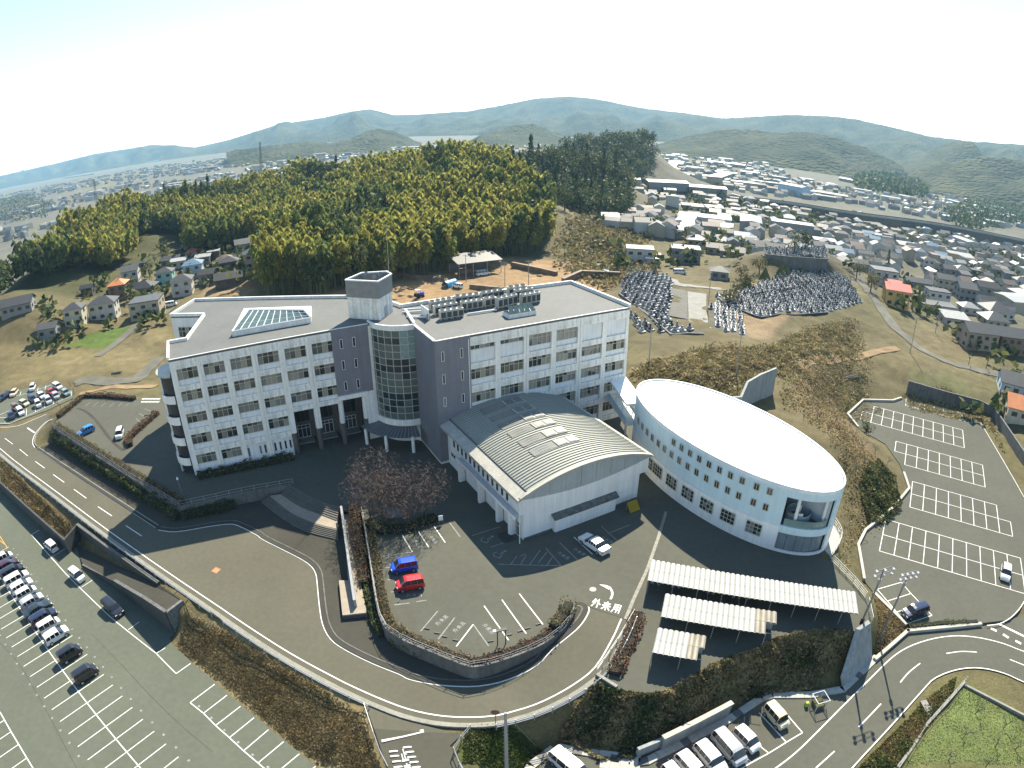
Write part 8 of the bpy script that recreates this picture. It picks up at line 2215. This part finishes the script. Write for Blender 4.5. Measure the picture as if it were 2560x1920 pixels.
for k, (fr, x, y, h, lb) in enumerate((('B7',1075,1060,13,'thin utility pole on the scrub hillside behind the oval hall'),('B7',385,975,10,'utility pole at the scrub edge beside the school end wall'),('B7',850,560,11,'utility pole beside the cemetery car park'),('B8',830,1000,10,'utility pole where the lane bends'),('B8',640,600,9,'utility pole beside the yellow house'),('B8',1020,850,8,'utility pole below the white boxy shed'),('A2',775,1240,9,'utility pole in front of the open shed'),('A2',1013,1270,8,'thin post behind the school right wing'),('A2',1158,1260,8,'thin post near the middle of the building site'),('A1',750,1340,9,'utility pole beside the orange-roofed house'),('A1',1180,1240,8,'utility pole before the pale blue house'),('A1',1095,1320,7,'utility pole beside the white house right of mint house'),('A1',930,1230,7,'utility pole behind the low dark-roofed house'),('B8',1700,860,9,'utility pole at the right photo edge by the row houses'),('A2',2170,880,10,'utility pole among the houses above the cemetery'),('A3',180,880,10,'utility pole at the left of the valley houses'))):
    utility(WG(fr, x, y), h, k*.4, lb, 2 if k % 2 else 1, .13)
for fr, x, y, d, h, lb in (('A1',1605,545,620,42,'tall lattice telecom tower beyond the bamboo hill'),('A1',585,690,560,26,'slim lattice tower on the plain left of the hill')):
    p = WD(fr, x, y, d); g = ground_z(p[0], p[1]); h = WD(fr, x, 380 if h > 30 else 605, d)[2]-g
    t = thing('lattice_tower', lb, 'tower', (p[0], p[1], g))
    for a in range(4): mb = MB(); c, s = math.cos(a*math.pi/2+.6), math.sin(a*math.pi/2+.6); mb.tube([(c*2.6, s*2.6, 0), (c*.5, s*.5, h)], .22, 4); mb.build('leg', POLE, t)
    for k in range(9):
        z = h*k/9; rr_ = 2.6-2.1*k/9; mb = MB(); mb.tube([(rr_*math.cos(a*math.pi/2+.6), rr_*math.sin(a*math.pi/2+.6), z) for a in range(5)], .12, 4); mb.build('brace', POLE, t)
# convex mirror
p = WF('B6', 1215, 600, road_z)
t = thing('traffic_mirror', 'round convex traffic mirror with orange back at the road bend', 'mirror', (p[0], p[1], p[2]), 0)
mb = MB(); mb.tube([(0,0,0),(0,0,2.6)], .05, 6); mb.build('post', M('mirror_orange', (.38,.12,.03)), t)
mb = MB(); mb.tube([(0,-.05,2.6),(0,.0,2.6),(0,.08,2.6)], [.42,.44,.2], 16); mb.build('disc', M('mirror_back', (.16,.09,.06)), t)
# guy wire
mb = MB(); mb.tube([W('B6', 1345, 575, 4.5), W('B6', 1487, 728, 1.2)], .03, 4); tag(mb.build('guy_wire', POLE), 'slanting guy wire anchored in the grass near the utility pole', 'wire')
# waste cage
p = W('B3', 1455, 1240, 0)
t = thing('waste_cage', 'wire mesh waste cage with pale frame on the lower roadside', 'cage', (p[0], p[1], 0), .12)
for x in (-.8,.8):
    for y in (-.8,.8): mb = MB(); mb.tube([(x,y,0),(x,y,1.5)], .04, 5); mb.build('post', MATS['white_rail'], t)
for a, b in (((-.8,-.8),(.8,-.8)),((.8,-.8),(.8,.8)),((.8,.8),(-.8,.8)),((-.8,.8),(-.8,-.8))):
    mb = MB(); mb.tube([(*a,1.5),(*b,1.5)], .05, 5); mb.build('top_rail', MATS['white_rail'], t)
    mb = MB()
    for k in range(1, 8): q = [a[i]+(b[i]-a[i])*k/8 for i in (0,1)]; mb.tube([(*q,0),(*q,1.5)], .012, 3)
    o = mb.build('mesh_panel', METAL, t); o['kind'] = 'stuff'
mb = MB(); mb.box((0,0,.35), (1.2,1.2,.5)); mb.build('rubbish', LO, t)
p = W('B3', 1378, 1245, 0); mb = MB(); mb.box((0,0,.3), (.42,.35,.5)); mb.box((0,0,.62),(.36,.3,.14)); tag(mb.build('waste_bag', M('lime_bag', (.35,.45,.05)), loc=(p[0], p[1], 0)), 'lime green bag standing left of the waste cage', 'bag')
# yellow board at the hall corner
p = W('B2', 1695, 365, ZP); t = thing('notice_board', 'yellow sloping board at the right corner of the vaulted hall', 'board', (p[0], p[1], ZP), .5)
mb = MB(); mb.add([(-.9,-.5,.1),(.9,-.5,.1),(.9,.5,1.3),(-.9,.5,1.3)], [(0,1,2,3),(3,2,1,0)]); mb.build('panel', M('yellow_board', (.50,.34,.03)), t)
for x in (-.8,.8): mb = MB(); mb.tube([(x,.5,0),(x,.5,1.3)], .04, 5); mb.build('leg', METAL, t)
# sign by the cherry trees
p = W('B2', 300, 465, ZP); t = thing('standing_sign', 'small white standing sign by the bare cherry trees', 'sign', (p[0], p[1], ZP), .3)
mb = MB(); mb.box((0,0,1.0), (.6,.06,.8)); mb.build('panel', WFRAME_W, t)
for x in (-.25,.25): mb = MB(); mb.tube([(x,0,0),(x,0,1.0)], .03, 5); mb.build('leg', POLE, t)
p = W('B2', 740, 1340, ZP); t = thing('lamp_post', 'short dark lamp post with white box head at the visitor car park edge', 'lamp post', (p[0], p[1], ZP), .3)
for x in (-.45,.45): mb = MB(); mb.tube([(x,0,0),(x,0,2.3)], .06, 6); mb.build('post', TRIM, t)
mb = MB(); mb.box((0,0,2.35), (1.2,.4,.12)); mb.build('roof', TRIM, t); mb = MB(); mb.box((-.75,0,2.3), (.3,.3,.3)); mb.build('lamp', WFRAME_W, t)
p = W('A7', 1245, 930, ZP); t = thing('lamp_post', 'thin lamp post with white head on the shaded terrace', 'lamp post', (p[0], p[1]-1.5, ZP))
mb = MB(); mb.tube([(0,0,0),(0,0,3.2)], .05, 6); mb.build('post', POLE, t); mb = MB(); mb.tube([(0,0,3.1),(0,0,3.5)], [.2,.1], 8); mb.build('lamp', WFRAME_W, t)
# boulder under the cherries
p = W('B1', 1155, 415, ZP); mb = MB(); n = 10
r0 = [(1.5*math.cos(2*math.pi*i/n)*(1+.1*math.sin(i*2)), .8*math.sin(2*math.pi*i/n), -.1) for i in range(n)]; r1 = [(a*.92, b*.92, .6+.1*math.sin(i*1.7)) for i, (a, b, c) in enumerate(r0)]; r2 = [(a*.5, b*.5, 1.0) for a, b, c in r0]
mb.strip(r0+[r0[0]], r1+[r1[0]]); mb.strip(r1+[r1[0]], r2+[r2[0]]); mb.add(r2, [tuple(range(n))])
tag(mb.build('boulder', M('boulder_stone', (.16,.155,.14), var=.2, vs=1.5), loc=p), 'grey memorial boulder under the bare cherry trees', 'boulder')
# timber pile beside the fields, stacked poles in the orchard
for fr, x, y, n, lb, L_ in (('A7',780,145,12,'heap of grey timber beside the brown field',3.0),('B4',350,125,9,'stack of cut branches in the orchard',4.5)):
    p = WG(fr, x, y); t = thing('timber_pile', lb, 'timber pile', p, .3)
    for k in range(n):
        a = rr.uniform(-.4, .4); mb = MB(); mb.tube([(-L_/2*math.cos(a), -L_/2*math.sin(a)+rr.uniform(-.9,.9), .12+.1*(k % 4)), (L_/2*math.cos(a), L_/2*math.sin(a)+rr.uniform(-.9,.9), .12+.12*(k % 4))], .1, 5); mb.build('log', M('grey_log', (.20,.18,.15), var=.2), t)
# lower right: ditch wall of the green plot with its fence
q = WL('B5', [(1450,900),(1130,1260),(860,1659)], .1)
tw('concrete ditch wall along the left side of the green fruit plot', q, -1.2, .35, .35, CONC)
fence('fence', 'thin rail fence on the ditch wall of the green fruit plot', q, .3, .9, (.98,.5), 2.2, GREYRAIL)
q = WL('B5', [(1450,930),(1977,1200)], .1); tw('low concrete edge along the far side of the green fruit plot', q, -.8, .3, .3, CONC)
mb = MB(); a, b = W('B5', 1085, 1065, .1), W('B5', 1165, 1205, .1); mb.wall([a, b], -.2, .18, .9); tag(mb.build('foot_bridge', CONC), 'small concrete slab bridging the ditch to the green plot', 'slab')

# ---------------------------------------------------------------- labels of the many alike things: which row, which from the left
def project(p):
    v = Vector(p)-Vector((0, 0, CAM_H)); a, b, c = v.dot(_X), v.dot(_Y), -v.dot(_Z)
    th_ = math.atan2(math.hypot(a, b), c); h_ = math.hypot(a, b)+1e-9
    return th_*a/h_, th_*b/h_
def nth(n): return f'{n}{"th" if 10 <= n % 100 <= 20 else {1: "st", 2: "nd", 3: "rd"}.get(n % 10, "th")}'
fam = {}
for o in bpy.data.objects:
    if o.parent is None and o.get('group') and o.get('label'):
        g = o['group']
        key = 'valley' if g.startswith('valley town') else g
        if key == 'valley' or 'gravestones' in g or g in ('yellow-green bamboo on the hill', 'green bamboo on the hill', 'evergreens among the bamboo', 'conifers among the bamboo', 'shady wood evergreens', 'orchard fruit trees', 'green plot fruit trees'):
            fam.setdefault(key, []).append(o)
short = {'yellow-green bamboo on the hill': 'yellow-green bamboo clump on the hill', 'green bamboo on the hill': 'deep green bamboo clump on the hill', 'evergreens among the bamboo': 'rounded dark evergreen among the bamboo', 'conifers among the bamboo': 'pointed dark conifer among the bamboo', 'shady wood evergreens': 'tall dark evergreen in the shady wood', 'orchard fruit trees': 'gnarled leafless fruit tree in the orchard', 'green plot fruit trees': 'pale leafless fruit tree on the green plot'}
for key, objs in fam.items():
    pr = sorted(((project(o.location), o) for o in objs), key=lambda t: t[0][1])
    per = max(5, int(len(pr)**.5*1.3))
    for i in range(0, len(pr), per):
        for j, (q, o) in enumerate(sorted(pr[i:i+per], key=lambda t: t[0][0])):
            if key == 'valley':
                w_ = o['group'].replace('valley town ', '').replace(' houses with ', ' house, ')
                base = f'{w_}, valley'; o['group'] = 'valley town houses'
            elif 'gravestones' in key: base = f'granite gravestone, {key.split()[0]} cemetery section'
            else: base = short[key]
            o['label'] = f'{base}, {nth(i//per+1)} row from front, {nth(j+1)} from left'
